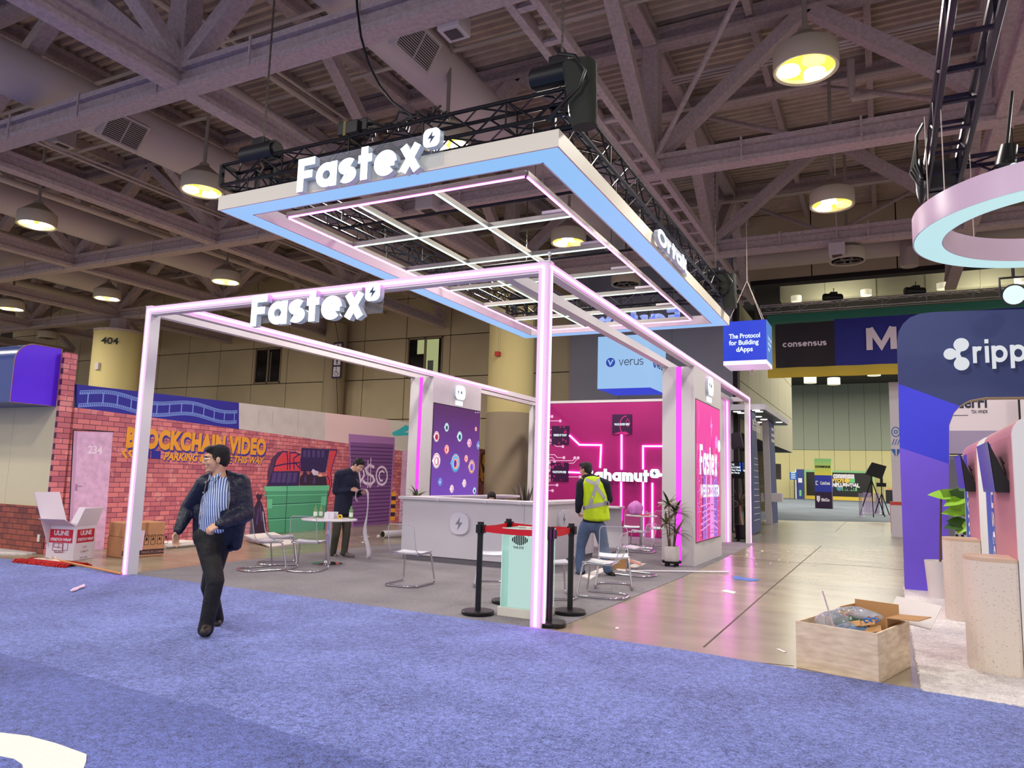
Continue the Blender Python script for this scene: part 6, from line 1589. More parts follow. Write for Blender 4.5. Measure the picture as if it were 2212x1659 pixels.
def kiosk(lab1, lab2, lab3, yf, dep, word):
    t = thing('kiosk', lab1, 'kiosk', (1.6, yf+dep/2, .02)); O = t.location
    kx, kh, r_ = .96, 2.14, .16
    prof = [(kx, .02), (3.4, .02), (3.4, kh)] + [(kx+r_-r_*sin(radians(a)), kh-r_+r_*cos(radians(a))) for a in range(0, 91, 15)]
    MB().prism(prof, (0, yf+.05, 0), ax, az, .05).build('front_panel', m_kwhite, t, org=O)
    MB().prism(prof, (0, yf+dep, 0), ax, az, .05).build('rear_panel', m_kwhite, t, org=O)
    MB().box(kx, yf+.05, .02, kx+.04, yf+dep*.68, kh-r_).build('wood_panel', m_wood, t, org=O)
    MB().box(kx, yf+dep*.68, .02, kx+.04, yf+dep-.05, kh-r_).build('blue_strip', m_kblue, t, org=O)
    cap = [(kx+r_-r_*sin(radians(a)), kh-r_+r_*cos(radians(a))) for a in range(0, 91, 15)]
    n = len(cap); vs = [(x, yf+.05, z) for x, z in cap]+[(x, yf+dep-.05, z) for x, z in cap]
    MB()._add(vs, [(k+1, k, n+k, n+k+1) for k in range(n-1)]).build('top_curve', m_wood, t, org=O, smooth=60)
    MB().box(kx+r_, yf+.05, kh-.02, 3.4, yf+dep-.05, kh).build('top_panel', m_kwhite, t, org=O)
    text(word, (kx, yf+dep*.76, 1.75), (0, 0, -1), (0, -1, 0), .36, m_wh, t, org=O, bold=.004, off=.004, width=1.45)
    # pedestal, half stadium in plan
    p = thing('pedestal', lab2, 'pedestal', (kx-.19, yf+.3, .02)); PO = p.location
    rr_ = .2; x0, y0, y1 = kx-.37, yf+.03, yf+.56
    plan = [(kx-.005, y0), (kx-.005, y1)] + [(x0+rr_-rr_*sin(radians(a)), y1-rr_+rr_*cos(radians(a))) for a in range(0, 91, 15)] + [(x0+rr_-rr_*cos(radians(a)), y0+rr_-rr_*sin(radians(a))) for a in range(0, 91, 15)]
    MB().prism(plan, (0, 0, .021), ax, (0, 1, 0), .9).build('body', m_terr, p, org=PO)
    MB().prism(plan, (0, 0, .9215), ax, (0, 1, 0), .03).build('top', mat('pedestal_top', (206, 176, 150), .35), p, org=PO)
    # tilted monitor
    s_ = thing('monitor', lab3, 'monitor', (kx-.06, yf+.75, 1.5)); SO = s_.location
    ya, yb = yf+.3, yf+1.2
    P4 = [(kx-.14, 1.94), (kx-.10, 1.50), (kx-.004, 1.50), (kx-.004, 1.6)]
    vs = [(x, ya, z) for x, z in P4]+[(x, yb, z) for x, z in P4]
    MB()._add(vs, [(0, 1, 2, 3), (7, 6, 5, 4), (0, 4, 5, 1), (1, 5, 6, 2), (2, 6, 7, 3), (3, 7, 4, 0)]).build('housing', m_black, s_, org=SO)
    d = Vector((.04, 0, -.44)).normalized(); n_ = Vector((-.44, 0, -.04)).normalized()
    MB()._add([Vector((kx-.14, ya+.01, 1.94))+n_*.004, Vector((kx-.10, ya+.01, 1.50))+n_*.004, Vector((kx-.10, yb-.01, 1.50))+n_*.004, Vector((kx-.14, yb-.01, 1.94))+n_*.004], [(3, 2, 1, 0)]).build('screen', m_scr, s_, org=SO)
    MB().tube([(kx-.02, ya+.1, 1.75), (kx-.06, ya-.02, 1.8), (kx-.03, ya-.03, 1.68), (kx-.01, ya+.08, 1.6)], .008, 6).build('cable', m_black, s_, org=SO, smooth=60)
kiosk('nearer kiosk block with pink ribbed wood side and white rounded front, right edge', 'nearer terrazzo pedestal with a rounded end, lower right', 'tilted monitor on the nearer kiosk', 7.4, 2.07, 'custody')
kiosk('further kiosk block with pink ribbed wood side, left of the nearer one', 'further terrazzo pedestal with a rounded end, beside the violet arch leg', 'tilted monitor on the further kiosk', 10.1, 1.75, 'payments')
area_light('kiosk_light', (2.0, 9.78, 2.3), .25, 22, (1, 1, 1))
# fiddle leaf fig
m_fig = mat('fig_leaf', (146, 198, 58), .4); m_figd = mat('fig_leaf_dark', (58, 92, 40), .4)
t = thing('potted_plant', 'big-leaved fiddle fig standing behind the further pedestal', 'plant', (.66, 12.25, .02))
MB().lathe([(0, 0), (.16, 0), (.2, .5), (.18, .5), (.17, .46), (0, .46)], n=24).build('pot', m_wpot, t, smooth=40)
MB().tube([(0, 0, .46), (.02, .02, .9), (.05, 0, 1.5)], [.018, .015, .012], 7).build('trunk', m_stem, t, smooth=60)
rr = random.Random(8)
for (px, py, ang, L_, dk) in ((2050, 1068, 178, .42, 0), (2062, 1062, 130, .34, 0), (2075, 1090, 215, .4, 0), (2078, 1052, 75, .36, 0), (2086, 1082, 20, .3, 0), (2070, 1108, 190, .36, 0), (2080, 1125, 170, .34, 1), (2072, 1140, 200, .36, 1), (2084, 1150, 250, .3, 0), (2088, 1110, -10, .3, 0), (2066, 1076, 100, .3, 0), (2085, 1135, 30, .3, 1), (2078, 1060, 140, .3, 1)):
    c = GY(px, py, 12.2); a = radians(ang)
    base = Vector((c.x-.66-.12*cos(a), rr.uniform(-.06, .04), c.z-.02-.16*sin(a)))
    d = Vector((cos(a), -.3+rr.uniform(-.15, .15), .6*sin(a)+.15))
    leaf_obj(leaf_pts((base.x+.06*cos(a), base.y, base.z), d, L_*.8, .105, .35, 7, .12, (-.9*sin(a), -.25, .55*cos(a)+.35)), m_figd if dk else m_fig, t)
t = thing('checker_stand', 'black and white checkered stand behind the fig leaves', 'stand', (1.1, 13.9, .0))
a = GY(2062, 1116, 13.9); b2 = GY(2090, 1165, 13.9)
MB().box(a.x-1.1, 0, 0, b2.x-1.1+.3, .05, a.z).build('panel', m_wh, t)
for k in range(6):
    w_ = (b2.x+.3-a.x)/6; MB().box(a.x-1.1+w_*k, -.004, b2.z+.12, a.x-1.1+w_*k+w_*.5, -.001, a.z-.01).build('stripe', m_black, t)
    for j in range(2): MB().box(a.x-1.1+w_*k+(j*.5*w_), -.004, b2.z+.02-.05*j, a.x-1.1+w_*k+w_*.5+(j*.5*w_), -.001, b2.z+.07-.05*j).build('stripe', m_black, t)
# light ring and its truss
rg = thing('light_ring', 'large white ring lamp with a pink-tinted rim hanging at the right edge', 'lamp', (1.82, 9.06, 4.2))
def ring_mesh(r0, r1, z0, z1, n=72, a0=0):
    vs = []
    for k in range(n):
        a = 2*pi*k/n
        for r_, z in ((r0, z0), (r1, z0), (r1, z1), (r0, z1)): vs.append((r_*cos(a), r_*sin(a), z))
    return vs, n
vs, n = ring_mesh(1.17, 1.467, 0, .27)
mbx = MB(); mbx._add(vs, [((k*4)+i, (k*4)+(i+1) % 4, ((k+1) % n)*4+(i+1) % 4, ((k+1) % n)*4+i) for k in range(n) for i in (1, 2, 3)])
mbx.build('ring_body', mat('ring_satin', (232, 206, 224), .3), rg, smooth=40)
vs, n = ring_mesh(1.185, 1.452, -.004, .004)
MB()._add(vs, [((k*4)+i, (k*4)+(i+1) % 4, ((k+1) % n)*4+(i+1) % 4, ((k+1) % n)*4+i) for k in range(n) for i in range(4)]).build('light_panel', emis('ring_cyan', (196, 236, 240), .92), rg)
for a in (2.9, 3.6, 2.2, 4.6): MB().cyl((1.32*cos(a), 1.32*sin(a), .27), (1.32*cos(a), 1.32*sin(a), 1.6), .006, n=5).build('wire', m_pipe, rg)
rt = thing('lighting_truss', 'black box truss running overhead at the right edge, above the ring lamp', 'truss', (.8, 8, 5.45))
m_trp = mat('truss_violet_sheen', (40, 34, 52), .3, metal=.6)  # black truss, the violet sheen on it mixed into the base colour
box_truss(rt, (.80, 11.0, 5.65), (.80, 3.2, 5.65), .36, .034, .62, m_trp, ladder=True)
box_truss(rt, (1.0, 11.0, 5.65), (5.2, 11.0, 5.65), .34, .03, .5, m_trp)
MB().box(.62, 10.82, 5.46, .98, 11.2, 5.84).build('corner_block', m_hoist, rt, org=rt.location, bevel=.03)
p = GY(2075, 30, 6.9); hoist('black hoist with chain on the right overhead truss, top edge of the picture', (.8, 6.9, 5.86), False, 1.57)
p = GY(2010, 300, 10.0); t = thing('cable_bundle', 'black drape and cables hanging on the left of the right overhead truss', 'cable', (.56, 10.0, 5.4))
for k in range(4): MB().tube([(0-.02*k, .1*k, .6), (-.08, .1*k, .45), (-.09-.02*k, .1*k, .1), (-.04, .1*k, -.1)], .02, 6).build('cable', m_black, t, smooth=60)
MB().ball((-.03, .5, .05), .12, 12, 8, .5, 1.2, 2.6).build('drape', m_bag if False else m_black, t, smooth=80)
def spot(lab, px, py, y, r_, aim):
    p = GY(px, py, y); t = thing('spotlight', lab, 'lamp', p); d = Vector(aim).normalized()
    MB().cyl(-d*r_*1.8, (0, 0, 0), r_*.75, r_, 20).build('barrel', m_hoist, t, smooth=40)
    MB().cyl(d*.002, d*.008, r_*.85, n=20).build('lens', emis('spot_lens', (206, 236, 240), 1.3, False), t)
    MB().tube([(r_*1.05, 0, 0), (r_*1.05, 0, r_*1.6), (-r_*1.05, 0, r_*1.6), (-r_*1.05, 0, 0)], r_*.12, 6).build('yoke', m_hoist, t, smooth=50)
    MB().cyl((0, 0, r_*1.6), (0, 0, r_*1.6+.4), r_*.14, n=6).build('clamp', m_hoist, t)
spot('bright round spotlight over the arch wall, right edge', 2191, 637, 12.0, .155, (-.2, -1, -.1))
spot('small black spotlight on the overhead truss, lamp lit, right edge', 2190, 362, 10.4, .07, (.1, -.9, -.5))
p = GY(2170, 340, 10.6); t = thing('spotlight', 'black unlit stage lamp beside the small lit one on the right truss', 'lamp', p)
MB().cyl((0,0,-.12), (.05, 0, .14), .12, .1, 16).build('barrel', m_hoist, t, smooth=40); MB().cyl((.03, 0, .14), (.12, 0, .85), .02, n=8).build('arm', m_hoist, t)

# ---- plywood crate full of packing rubbish
m_ply = bpy.data.materials.new('plywood'); m_ply.use_nodes = True
nt = m_ply.node_tree; b = nt.nodes['Principled BSDF']; tc = nt.nodes.new('ShaderNodeTexCoord'); mp = nt.nodes.new('ShaderNodeMapping'); mp.inputs['Scale'].default_value = (3, 3, 14); nz = nt.nodes.new('ShaderNodeTexNoise'); nz.inputs['Scale'].default_value = 2.2; nz.inputs['Detail'].default_value = 6; r = nt.nodes.new('ShaderNodeValToRGB')
r.color_ramp.elements[0].position = .3; r.color_ramp.elements[0].color = lin((206, 180, 150)); r.color_ramp.elements[1].position = .75; r.color_ramp.elements[1].color = lin((240, 220, 188))
kn = nt.nodes.new('ShaderNodeTexVoronoi'); kn.inputs['Scale'].default_value = 4.2; kr = nt.nodes.new('ShaderNodeValToRGB'); kr.color_ramp.elements[0].position = .05; kr.color_ramp.elements[0].color = (.72, .5, .36, 1); kr.color_ramp.elements[1].position = .11; kr.color_ramp.elements[1].color = (1, 1, 1, 1)
mu = nt.nodes.new('ShaderNodeMix'); mu.data_type = 'RGBA'; mu.blend_type = 'MULTIPLY'; mu.inputs[0].default_value = 1
L = nt.links.new; L(tc.outputs['Object'], mp.inputs[0]); L(mp.outputs[0], nz.inputs['Vector']); L(nz.outputs['Fac'], r.inputs[0]); L(tc.outputs['Object'], kn.inputs['Vector']); L(kn.outputs['Distance'], kr.inputs[0]); L(r.outputs[0], mu.inputs[6]); L(kr.outputs[0], mu.inputs[7]); L(mu.outputs[2], b.inputs['Base Color']); b.inputs['Roughness'].default_value = .6
F0 = Vector((-.71, 6.84, 0)); F1 = Vector((-.09, 6.645, 0)); B1 = Vector((.15, 7.44, 0))
dx = F1-F0; dy = B1-F1; yaw = atan2(dx.y, dx.x); cw, cd, chh = dx.length, dy.length, .375
cr = thing('crate', 'open plywood crate full of packing waste, on the bare concrete at the right', 'crate', (F0.x, F0.y, .002), yaw)
sh_ = dy.dot(dx.normalized())
def cy_(u, v): return (u+v/cd*sh_, v*(cd-.02)/cd)
th = .02
MB().box(0, 0, .0, cw, th, chh).build('front_board', m_ply, cr); 
def slab(p, q, z0, z1, name, m, parent, w=th):
    MB().bar((p[0], p[1], (z0+z1)/2), (q[0], q[1], (z0+z1)/2), w, z1-z0).build(name, m, parent)
slab((cw-th/2, th), (cw-th/2+sh_, cd*.98), 0, chh, 'side_board', m_ply, cr); slab((th/2, th), (th/2+sh_, cd*.98), 0, chh, 'side_board', m_ply, cr); slab((sh_, cd*.985), (cw+sh_, cd*.985), 0, chh, 'rear_board', m_ply, cr)
MB().box(th, th, 0, cw-th, cd*.97, .02).build('bottom_board', m_ply, cr)
def inC(u, v, z): return Vector((F0.x, F0.y, 0)) + Matrix.Rotation(yaw, 3, 'Z') @ Vector((u*cw+v*sh_, v*cd, z))
m_card = mat('carton_tan', (186, 142, 92), .8); m_film_ = acrylic('stretch_film', (226, 230, 238), .22, .12)
t = thing('carton', 'brown carton stuffed upright inside the crate', 'box', inC(.28, .62, .03), yaw-.05)
MB().box(0, 0, 0, .012, .3, .44).build('side', m_card, t); MB().box(.012, .288, 0, .38, .3, .48).build('side', m_card, t); MB().box(.38, 0, 0, .392, .3, .4).build('side', m_card, t); MB().prism([(0, 0), (.3, 0), (.3, .26), (0, .26)], (.395, 0, .4), (0, 1, 0), Vector((.62, -.1, .05)).normalized(), .006).build('flap', m_card, t)
t = thing('foam_board', 'white board leaning out over the rear right side of the crate', 'board', inC(.7, .98, .37), yaw)
MB().prism([(0, 0), (.36, 0), (.36, .3), (0, .3)], (0, 0, 0), Vector((1, .1, -.12)).normalized(), Vector((.1, .8, .55)).normalized(), .01).build('board', m_foam, t)
def film_bag(lab, u, v, z, s, seed, m, sx=1.0, sz=.9):
    o = blob_bag('plastic_film', lab, 'plastic film', (0, 0, 0), s, m, seed, sz); o.location = inC(u, v, z); o.scale = (sx, 1, 1); return o
film_bag('crumpled clear plastic film, topmost in the crate', .5, .55, .36, .14, 2, m_film_, 1.3)
film_bag('crumpled clear plastic bag at the front left inside the crate', .36, .28, .28, .14, 5, m_film_, 1.0, 1.3)
film_bag('blue-tinted plastic film at the front of the crate', .6, .28, .26, .13, 9, acrylic('blue_film', (150, 190, 236), .3, .15), 1.2, 1.0)
film_bag('dark green plastic scrap between the clear bags in the crate', .52, .42, .32, .1, 4, mat('green_film', (56, 84, 60), .35), 1.4, 1.1)
t = thing('paper_roll', 'white paper roll lying on top of the crate rubbish', 'roll', inC(.6, .68, .44), yaw-.3)
MB().cyl((-.1, 0, 0), (.1, 0, -.03), .035, n=18).build('roll', m_paper, t, smooth=40)
t = thing('plastic_strip', 'white and red plastic strip standing up out of the crate', 'strip', inC(.38, .3, .25)); e_ = GY(1777, 1276, 6.95)-Vector(t.location)
MB().bar((0, 0, 0), e_, .022, .006).build('strip', m_paper, t); MB().bar(Vector((0, -.004, 0)), e_+Vector((0, -.004, 0)), .005, .004).build('stripe', m_redp, t)
for k, (lab, c_, u, v) in enumerate((('yellow cord scrap in the crate', (226, 190, 40), .42, .45), ('red cord scrap in the crate', (196, 40, 40), .46, .4), ('blue tie wrap curling over the right of the crate', (40, 120, 210), .8, .3), ('brown paper band curling at the right inside the crate', (176, 128, 92), .78, .42))):
    p = inC(u, v, .42); rr = random.Random(k)
    tag(MB().tube([p+Vector((.05*cos(a)+rr.uniform(-.01, .01), .03*sin(a*1.3), .02*sin(a*2)+.01)) for a in [q*.5 for q in range(13)]], .006, 6).build('cord', mat('cord_%d' % k, c_, .5), smooth=60), lab, 'cord')
t = thing('torn_carton', 'torn tan card pieces at the front inside the crate', 'cardboard', inC(.66, .2, .33), yaw)
for k, (a, b_, c_) in enumerate(((0, 0, .02), (.1, .02, .04), (.16, -.02, 0))): MB().prism([(0, 0), (.14, .02), (.12, .1), (.02, .08)], (a-.1, b_, c_), Vector((1, .2*k, .2)).normalized(), Vector((-.1, .8, .4)).normalized(), .004).build('piece', m_card, t)

# ---- things hanging before the far wall
m_sgb = emis('cube_blue', (24, 66, 236), .8, False)
SY = 18.0
a = GY(1562, 696, SY); b2 = GY(1655, 690, SY); c_ = GY(1562, 785, SY)
sx0, sx1, sz0, sz1 = a.x, b2.x, c_.z-.05, (a.z+b2.z)/2
sdep = .95
cs = thing('hanging_cube_sign', 'blue hanging cube sign with white slogan, below the canopy corner', 'sign', ((sx0+sx1)/2, SY+.4, sz0)); so = cs.location
m_csw = mat('cube_base_white', (232, 226, 240), .5, emit=(232, 226, 250), es=.35, light=False)
MB().box(sx0, SY, sz0+.1, sx1, SY+sdep, sz1).build('box', m_sgb, cs, org=so)
MB().box(sx0, SY, sz0, sx1, SY+sdep, sz0+.1).build('base', m_csw, cs, org=so)
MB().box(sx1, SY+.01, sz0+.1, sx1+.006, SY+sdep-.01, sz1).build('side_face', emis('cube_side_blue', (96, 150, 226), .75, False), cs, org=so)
zz = [GY(1576, y, SY).z for y in (732, 747, 761)]
for k, (s_, x0_, x1_, y_) in enumerate((('The Protocol', 1575, 1642, 732), ('for Building', 1575, 1639, 746), ('dApps', 1590, 1626, 760))):
    q0, q1 = GY(x0_, y_, SY), GY(x1_, y_-2, SY)
    text(s_, (q0.x, SY-.001, q0.z), ax, az, .16, mw, cs, org=so, width=q1.x-q0.x, bold=.004, off=.003)
text('The Protocol\nfor Building\ndApps', (sx1+.007, SY+.2, GX(1660, 735, sx1).z), (0, 1, 0), az, .13, mw, cs, org=so, width=.6, off=.003)
for x, y in ((sx0+.1, SY+.1), (sx1-.1, SY+.1), (sx1-.1, SY+sdep-.1)): MB().cyl((x, y, sz1), ((sx0+sx1)/2, SY+.45, sz1+1.1), .007, n=5).build('wire', m_pipe, cs, org=so)
MB().cyl(((sx0+sx1)/2, SY+.45, sz1+1.1), ((sx0+sx1)/2, SY+.45, ZB), .01, n=5).build('wire', m_pipe, cs, org=so)
MB().tube(arc_ if False else [((sx0+sx1)/2+.1+.05*cos(t_), SY+.45, sz0-.12+.06*sin(t_)) for t_ in [k*.6 for k in range(11)]], .01, 5).build('ring', m_pipe, cs, org=so)
VY = 23.0
a = GY(1292, 728, VY); b2 = GY(1405, 728, VY); c_ = GY(1290, 840, VY)
vx0, vx1, vz0, vz1 = a.x, b2.x, c_.z, a.z
vs_ = thing('hanging_cube_sign', 'pale blue hanging cube sign with a blue V emblem, above the magenta wall', 'sign', ((vx0+vx1)/2, VY+.9, vz0)); vo_ = vs_.location
m_vp = emis('verus_pale', (160, 204, 250), .85, False); m_vb = mat('verus_blue', (34, 78, 214), .5); m_vn = mat('verus_navy', (52, 66, 110), .5)
MB().box(vx0, VY, vz0, vx1, VY+1.9, vz1).build('box', m_vp, vs_, org=vo_)
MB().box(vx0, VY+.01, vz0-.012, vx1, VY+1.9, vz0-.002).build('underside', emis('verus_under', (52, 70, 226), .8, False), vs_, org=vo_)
def gv(px, py): p = GY(px, py, VY); return (p.x, p.z)
def verus(o, u, scale, c, bx_):
    MB().prism(arc(0, 0, .155, .155, 0, 360, 24)[:-1], Vector(c), u, az, .012).build('emblem', m_vb, vs_, org=vo_)
    MB().stroke([(-.075, .085), (-.005, -.07), (.085, .085)], .045, Vector(c), u, az, .016).build('emblem_v', m_vp, vs_, org=vo_)
    letters('verus', bx_, u, az, .2, .13, .012, [m_vn], vs_, .14, org=vo_, width=scale, name='lettering')
c = gv(1319, 783); q = gv(1337, 790); q1 = gv(1390, 790)
verus(None, Vector(ax), q1[0]-q[0], (c[0], VY, c[1]), (q[0], VY, q[1]))
c2 = GX(1413, 788, vx1); 
verus(None, Vector((0, 1, 0)), q1[0]-q[0], (vx1, VY+.5, c[1]), (vx1, VY+.75, q[1]))
for x in (vx0+.1, vx1-.1): MB().cyl((x, VY+.5, vz1), (x+.05, VY+.5, ZB), .012, n=5).build('wire', m_pipe, vs_, org=vo_)
# banner on its silver truss
NY = 26.5
bt = thing('lighting_truss', 'silver box truss carrying the wide banner over the hall opening', 'truss', (0, NY+.3, 7.3))
m_silver = mat('truss_silver', (170, 168, 172), .3, metal=.8)
q0, q1 = GY(1645, 674, NY+.3), GY(2300, 618, NY+.3)
zt2 = (q0.z+q1.z)/2
box_truss(bt, (-3.75, NY+.3, zt2), (6.5, NY+.3, zt2), .26, .022, .42, m_silver, False)
for px in (1800, 1978): 
    p = GY(px, 650, NY+.3); hoist(('left', 'right')[px > 1900]+' of two black hoists over the middle of the banner truss', (p.x, NY+.3, zt2+.14), False, .4)
bn = thing('banner', 'wide cloth banner in green, yellow, black and navy hung across the hall opening', 'banner', (1.2, NY, 5.15)); no = bn.location
nz0, nz1, nx0, nx1 = 5.16, 7.36, -3.5, 6.4
def cloth(x0, x1, z0, z1, off, amp=.03):
    return MB().grid(lambda i, j: (x0+(x1-x0)*i, NY-off+amp*sin((x0+(x1-x0)*i)*5.2+1.4*sin((z0+(z1-z0)*j)*1.7)+.9*(z0+(z1-z0)*j))*(1-.45*((z0+(z1-z0)*j)-nz0)/(nz1-nz0)), z0+(z1-z0)*j), max(8, int((x1-x0)*16)), max(4, int((z1-z0)*8)))
cloth(nx0, nx1, nz0, nz1, 0).build('cloth', grad('banner_green_yellow', (200, 170, 50), (34, 106, 84), 0, 2, .1, 2.0, False, .7), bn, org=no, smooth=80)
def gb(px, py): p = GY(px, py, NY); return (p.x, p.z)
k0, k1 = gb(1676, 795), gb(1802, 693); 
cloth(k0[0], k1[0], k0[1], k1[1], .012).build('black_field', mat('banner_black', (36, 26, 34), .7), bn, org=no, smooth=80)
cloth(k1[0], 5.9, k0[1], k1[1]+.05, .012).build('navy_field', mat('banner_navy', (32, 34, 124), .7), bn, org=no, smooth=80)
m_bw_ = mat('banner_white', (222, 206, 216), .7)
q = gb(1691, 751); q1 = gb(1786, 747)
letters('consensus', (q[0], NY-.05, q[1]), ax, az, .155, .28, .008, [m_bw_], bn, .1, org=no, width=q1[0]-q[0], name='lettering')
q = gb(1872, 757); q1 = gb(1936, 706)
letters('M', (q[0], NY-.05, q[1]), ax, az, (q1[1]-q[1])/1.36, .30, .008, [m_bw_], bn, org=no, width=(q1[0]-q[0]), name='lettering')
# ================================================================== BEYOND THE BOOTH: INFO STAND, FAR HALL
m_ina = mat('info_navy', (48, 62, 122), .5); m_inw = mat('info_white', (222, 216, 226), .5)
RX = -3.57; RY = 26.3; RZ = 4.16
p = GX(1703, 912, RX); ry1 = p.y
inf = thing('info_stand', 'white-roofed info stand with round downlights and leaning blue fins', 'stand', (-4.6, 28, 0)); io = inf.location
MB().box(-6.4, RY, RZ-.1, RX, ry1, RZ+.1).build('roof', m_inw, inf, org=io)
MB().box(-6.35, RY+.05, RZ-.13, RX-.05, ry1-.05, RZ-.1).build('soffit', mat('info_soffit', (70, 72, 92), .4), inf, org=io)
m_dl = emis('downlight', (255, 252, 246), 2.0, False)
for (px, py) in ((1592, 889), (1601, 892), (1633, 886), (1640, 889), (1638, 900), (1650, 906), (1642, 912), (1683, 912)):
    q = GZ(px, py, RZ-.135); MB().cyl((q.x, q.y, RZ-.15), (q.x, q.y, RZ-.131), .13, n=14).build('downlight', m_dl, inf, org=io)
def fin(name, pts, x, th, m, mw_=None):
    P = [GX(px, py, x) for px, py in pts]
    return MB().prism([(q.y, max(q.z, .003)) for q in P], (x-th, 0, 0), (0,1,0), az, th).build(name, m, inf, org=io)
f1 = fin('fin', [(1625, 1156), (1645, 1146), (1632, 893), (1623, 890)], -3.62, .1, m_ina)
for k in range(11):
    y0 = 990+k*13.5; q0, q1 = GX(1629, y0, -3.62), GX(1637+k*.45, y0-1.5, -3.62)
    MB().prism([(q0.y, q0.z), (q1.y, q0.z), (q1.y, q0.z+.02), (q0.y, q0.z+.02)], (-3.62, 0, 0), (0,1,0), az, .004).build('print_line', m_wh, inf, org=io)
for s_, y0 in (('after', 915), ('hours', 928)): q = GX(1625, y0, -3.62); text(s_, (-3.62, q.y, q.z), (0,1,0), az, .3, m_wh, inf, org=io, width=1.6, bold=.01)
q = GZ(1669, 1132); fx = q.x
P = [(1669, 1132), (1681, 1129), (1671, 905), (1661, 905)]
MB().prism([(GX(*p_, fx).y, max(.003, GX(*p_, fx).z)) for p_ in P], (fx-.08, 0, 0), (0,1,0), az, .08).build('fin', m_ina, inf, org=io)
a, b2 = GX(1669, 1132, fx), GX(1660, 905, fx)
MB().bar((fx-.12, a.y-.05, 0.003), (fx-.12, b2.y-.05, b2.z), .24, .08, (0,1,0)).build('fin_edge', m_inw, inf, org=io)
for k, y0 in enumerate((925, 938, 950)): q = GX(1664, y0, fx); MB().box(fx+.001, q.y+.3, q.z-.06, fx+.006, q.y+1.6-.2*k, q.z+.06).build('print_line', m_wh, inf, org=io)
a, b2 = GY(1644, 1083, a.y-.2), GY(1689, 1066, a.y-.2)
MB().box(a.x, a.y, a.z, b2.x, a.y+.5, b2.z).build('shelf', m_inw, inf, org=io)
a, b2 = GY(1656, 1034, 33), GY(1661, 1000, 33)
t = thing('monitor', 'black monitor on the right blue fin of the info stand', 'monitor', (a.x, 33, a.z)); MB().box(0, 0, 0, .12, .5, b2.z-a.z).build('case', m_black, t)
a, b2 = GY(1671, 1035, 33), GY(1680, 1001, 33)
t = thing('monitor', 'back of a grey monitor at the right of the info stand fin', 'monitor', (a.x, 33.6, a.z)); MB().box(0, 0, 0, b2.x-a.x+.05, .12, b2.z-a.z).build('case', mat('monitor_back', (130, 126, 112), .5), t)
# TV on a stand, loudspeaker on a pole
TY = 24.5
a, b2 = GY(1576, 1033, TY), GY(1607, 997, TY)
t = thing('television', 'television with a schedule on a black floor stand, seen between the rear posts', 'television', ((a.x+b2.x)/2, TY, 0)); to = t.location
MB().box(a.x-.4, TY, a.z, b2.x, TY+.07, b2.z).build('case', m_black, t, org=to)
MB().box(a.x-.37, TY-.004, a.z+.22, b2.x-.14, TY-.001, b2.z-.03).build('screen', emis('tv_dark', (16, 22, 40), .8, False), t, org=to)
MB().box(b2.x-.14, TY-.004, a.z+.22, b2.x-.02, TY-.001, b2.z-.03).build('screen_band', emis('tv_blue', (40, 96, 226), .9, False), t, org=to)
for k, s_ in enumerate(('DATE', 'WELCOME', 'Market Opening', 'Night Party')): text(s_, (a.x-.05, TY-.005, b2.z-.13-.085*k), ax, az, .08, mw, t, org=to, bold=.002)
MB().cyl((a.x+.05, TY+.1, .03), (a.x+.05, TY+.1, b2.z), .035, n=8).build('pole', m_black, t, org=to); MB().box(a.x-.4, TY-.1, .003, a.x+.6, TY+.4, .03).build('foot', m_black, t, org=to)
p = GY(1596, 955, 23.8)
t = thing('loudspeaker', 'loudspeaker tilted on a thin black pole beside the television', 'speaker', (p.x+.1, 23.8, 0)); 
MB().bar((-.12, 0, p.z-.2), (-.22, 0, p.z+.28), .34, .3, (0,1,0)).build('cabinet', mat('speaker_dark', (44, 30, 50), .5), t, bevel=.02); MB().cyl((-.06, .05, p.z-.2), (.08, .05, .03), .03, n=8).build('pole', m_black, t); MB().cyl((.08, .05, .002), (.08, .05, .03), .25, n=20).build('foot', m_black, t)
# stone-faced wall beside the info stand
m_stone = brick('stone_blocks', (186, 172, 130), (156, 142, 106), (120, 108, 80), seed=2, patch=(196, 184, 140), pamt=.3, bw=.6, rh=.22)
a, b2 = GZ(1658, 1104), GY(1657, 880, 45.8)
st = struct(MB().prism([(-12, 0), (a.x, 0), (a.x, 7.2), (-12, 7.2)], (0, 45.8, 0), ax, az, .2).build('wall_stone', m_stone))
# white panel with blue icons, grey lockers, sponsor board seen through and beside the arch
wb = thing('sponsor_sign', 'narrow white panel with three blue icons beside the arch leg', 'panel', (.6, 28, 0)); wo = wb.location
MB().box(.21, 28, 0, 1.6, 28.1, 5.1).build('panel', m_inw, wb, org=wo)
m_ib = mat('icon_blue', (60, 110, 190), .5)
def gi(px, py): p = GY(px, py, 28); return (p.x, p.z)
c = gi(1935, 933); MB().stroke(arc(c[0], c[1], .12, .16, 0, 360, 16)[:-1], .03, (0, 27.999, 0), ax, az, .004, True).build('icon', m_ib, wb, org=wo); MB().stroke(arc(c[0], c[1], .05, .05, 0, 360, 12)[:-1], .03, (0, 27.999, 0), ax, az, .004, True).build('icon', m_ib, wb, org=wo)
c = gi(1936, 955)
for k in (-1, 0, 1): MB().stroke([(c[0]-.05+.08*k, c[1]-.1), (c[0]+.03+.08*k, c[1]+.1)], .025, (0, 27.999, 0), ax, az, .004).build('icon', m_ib, wb, org=wo)
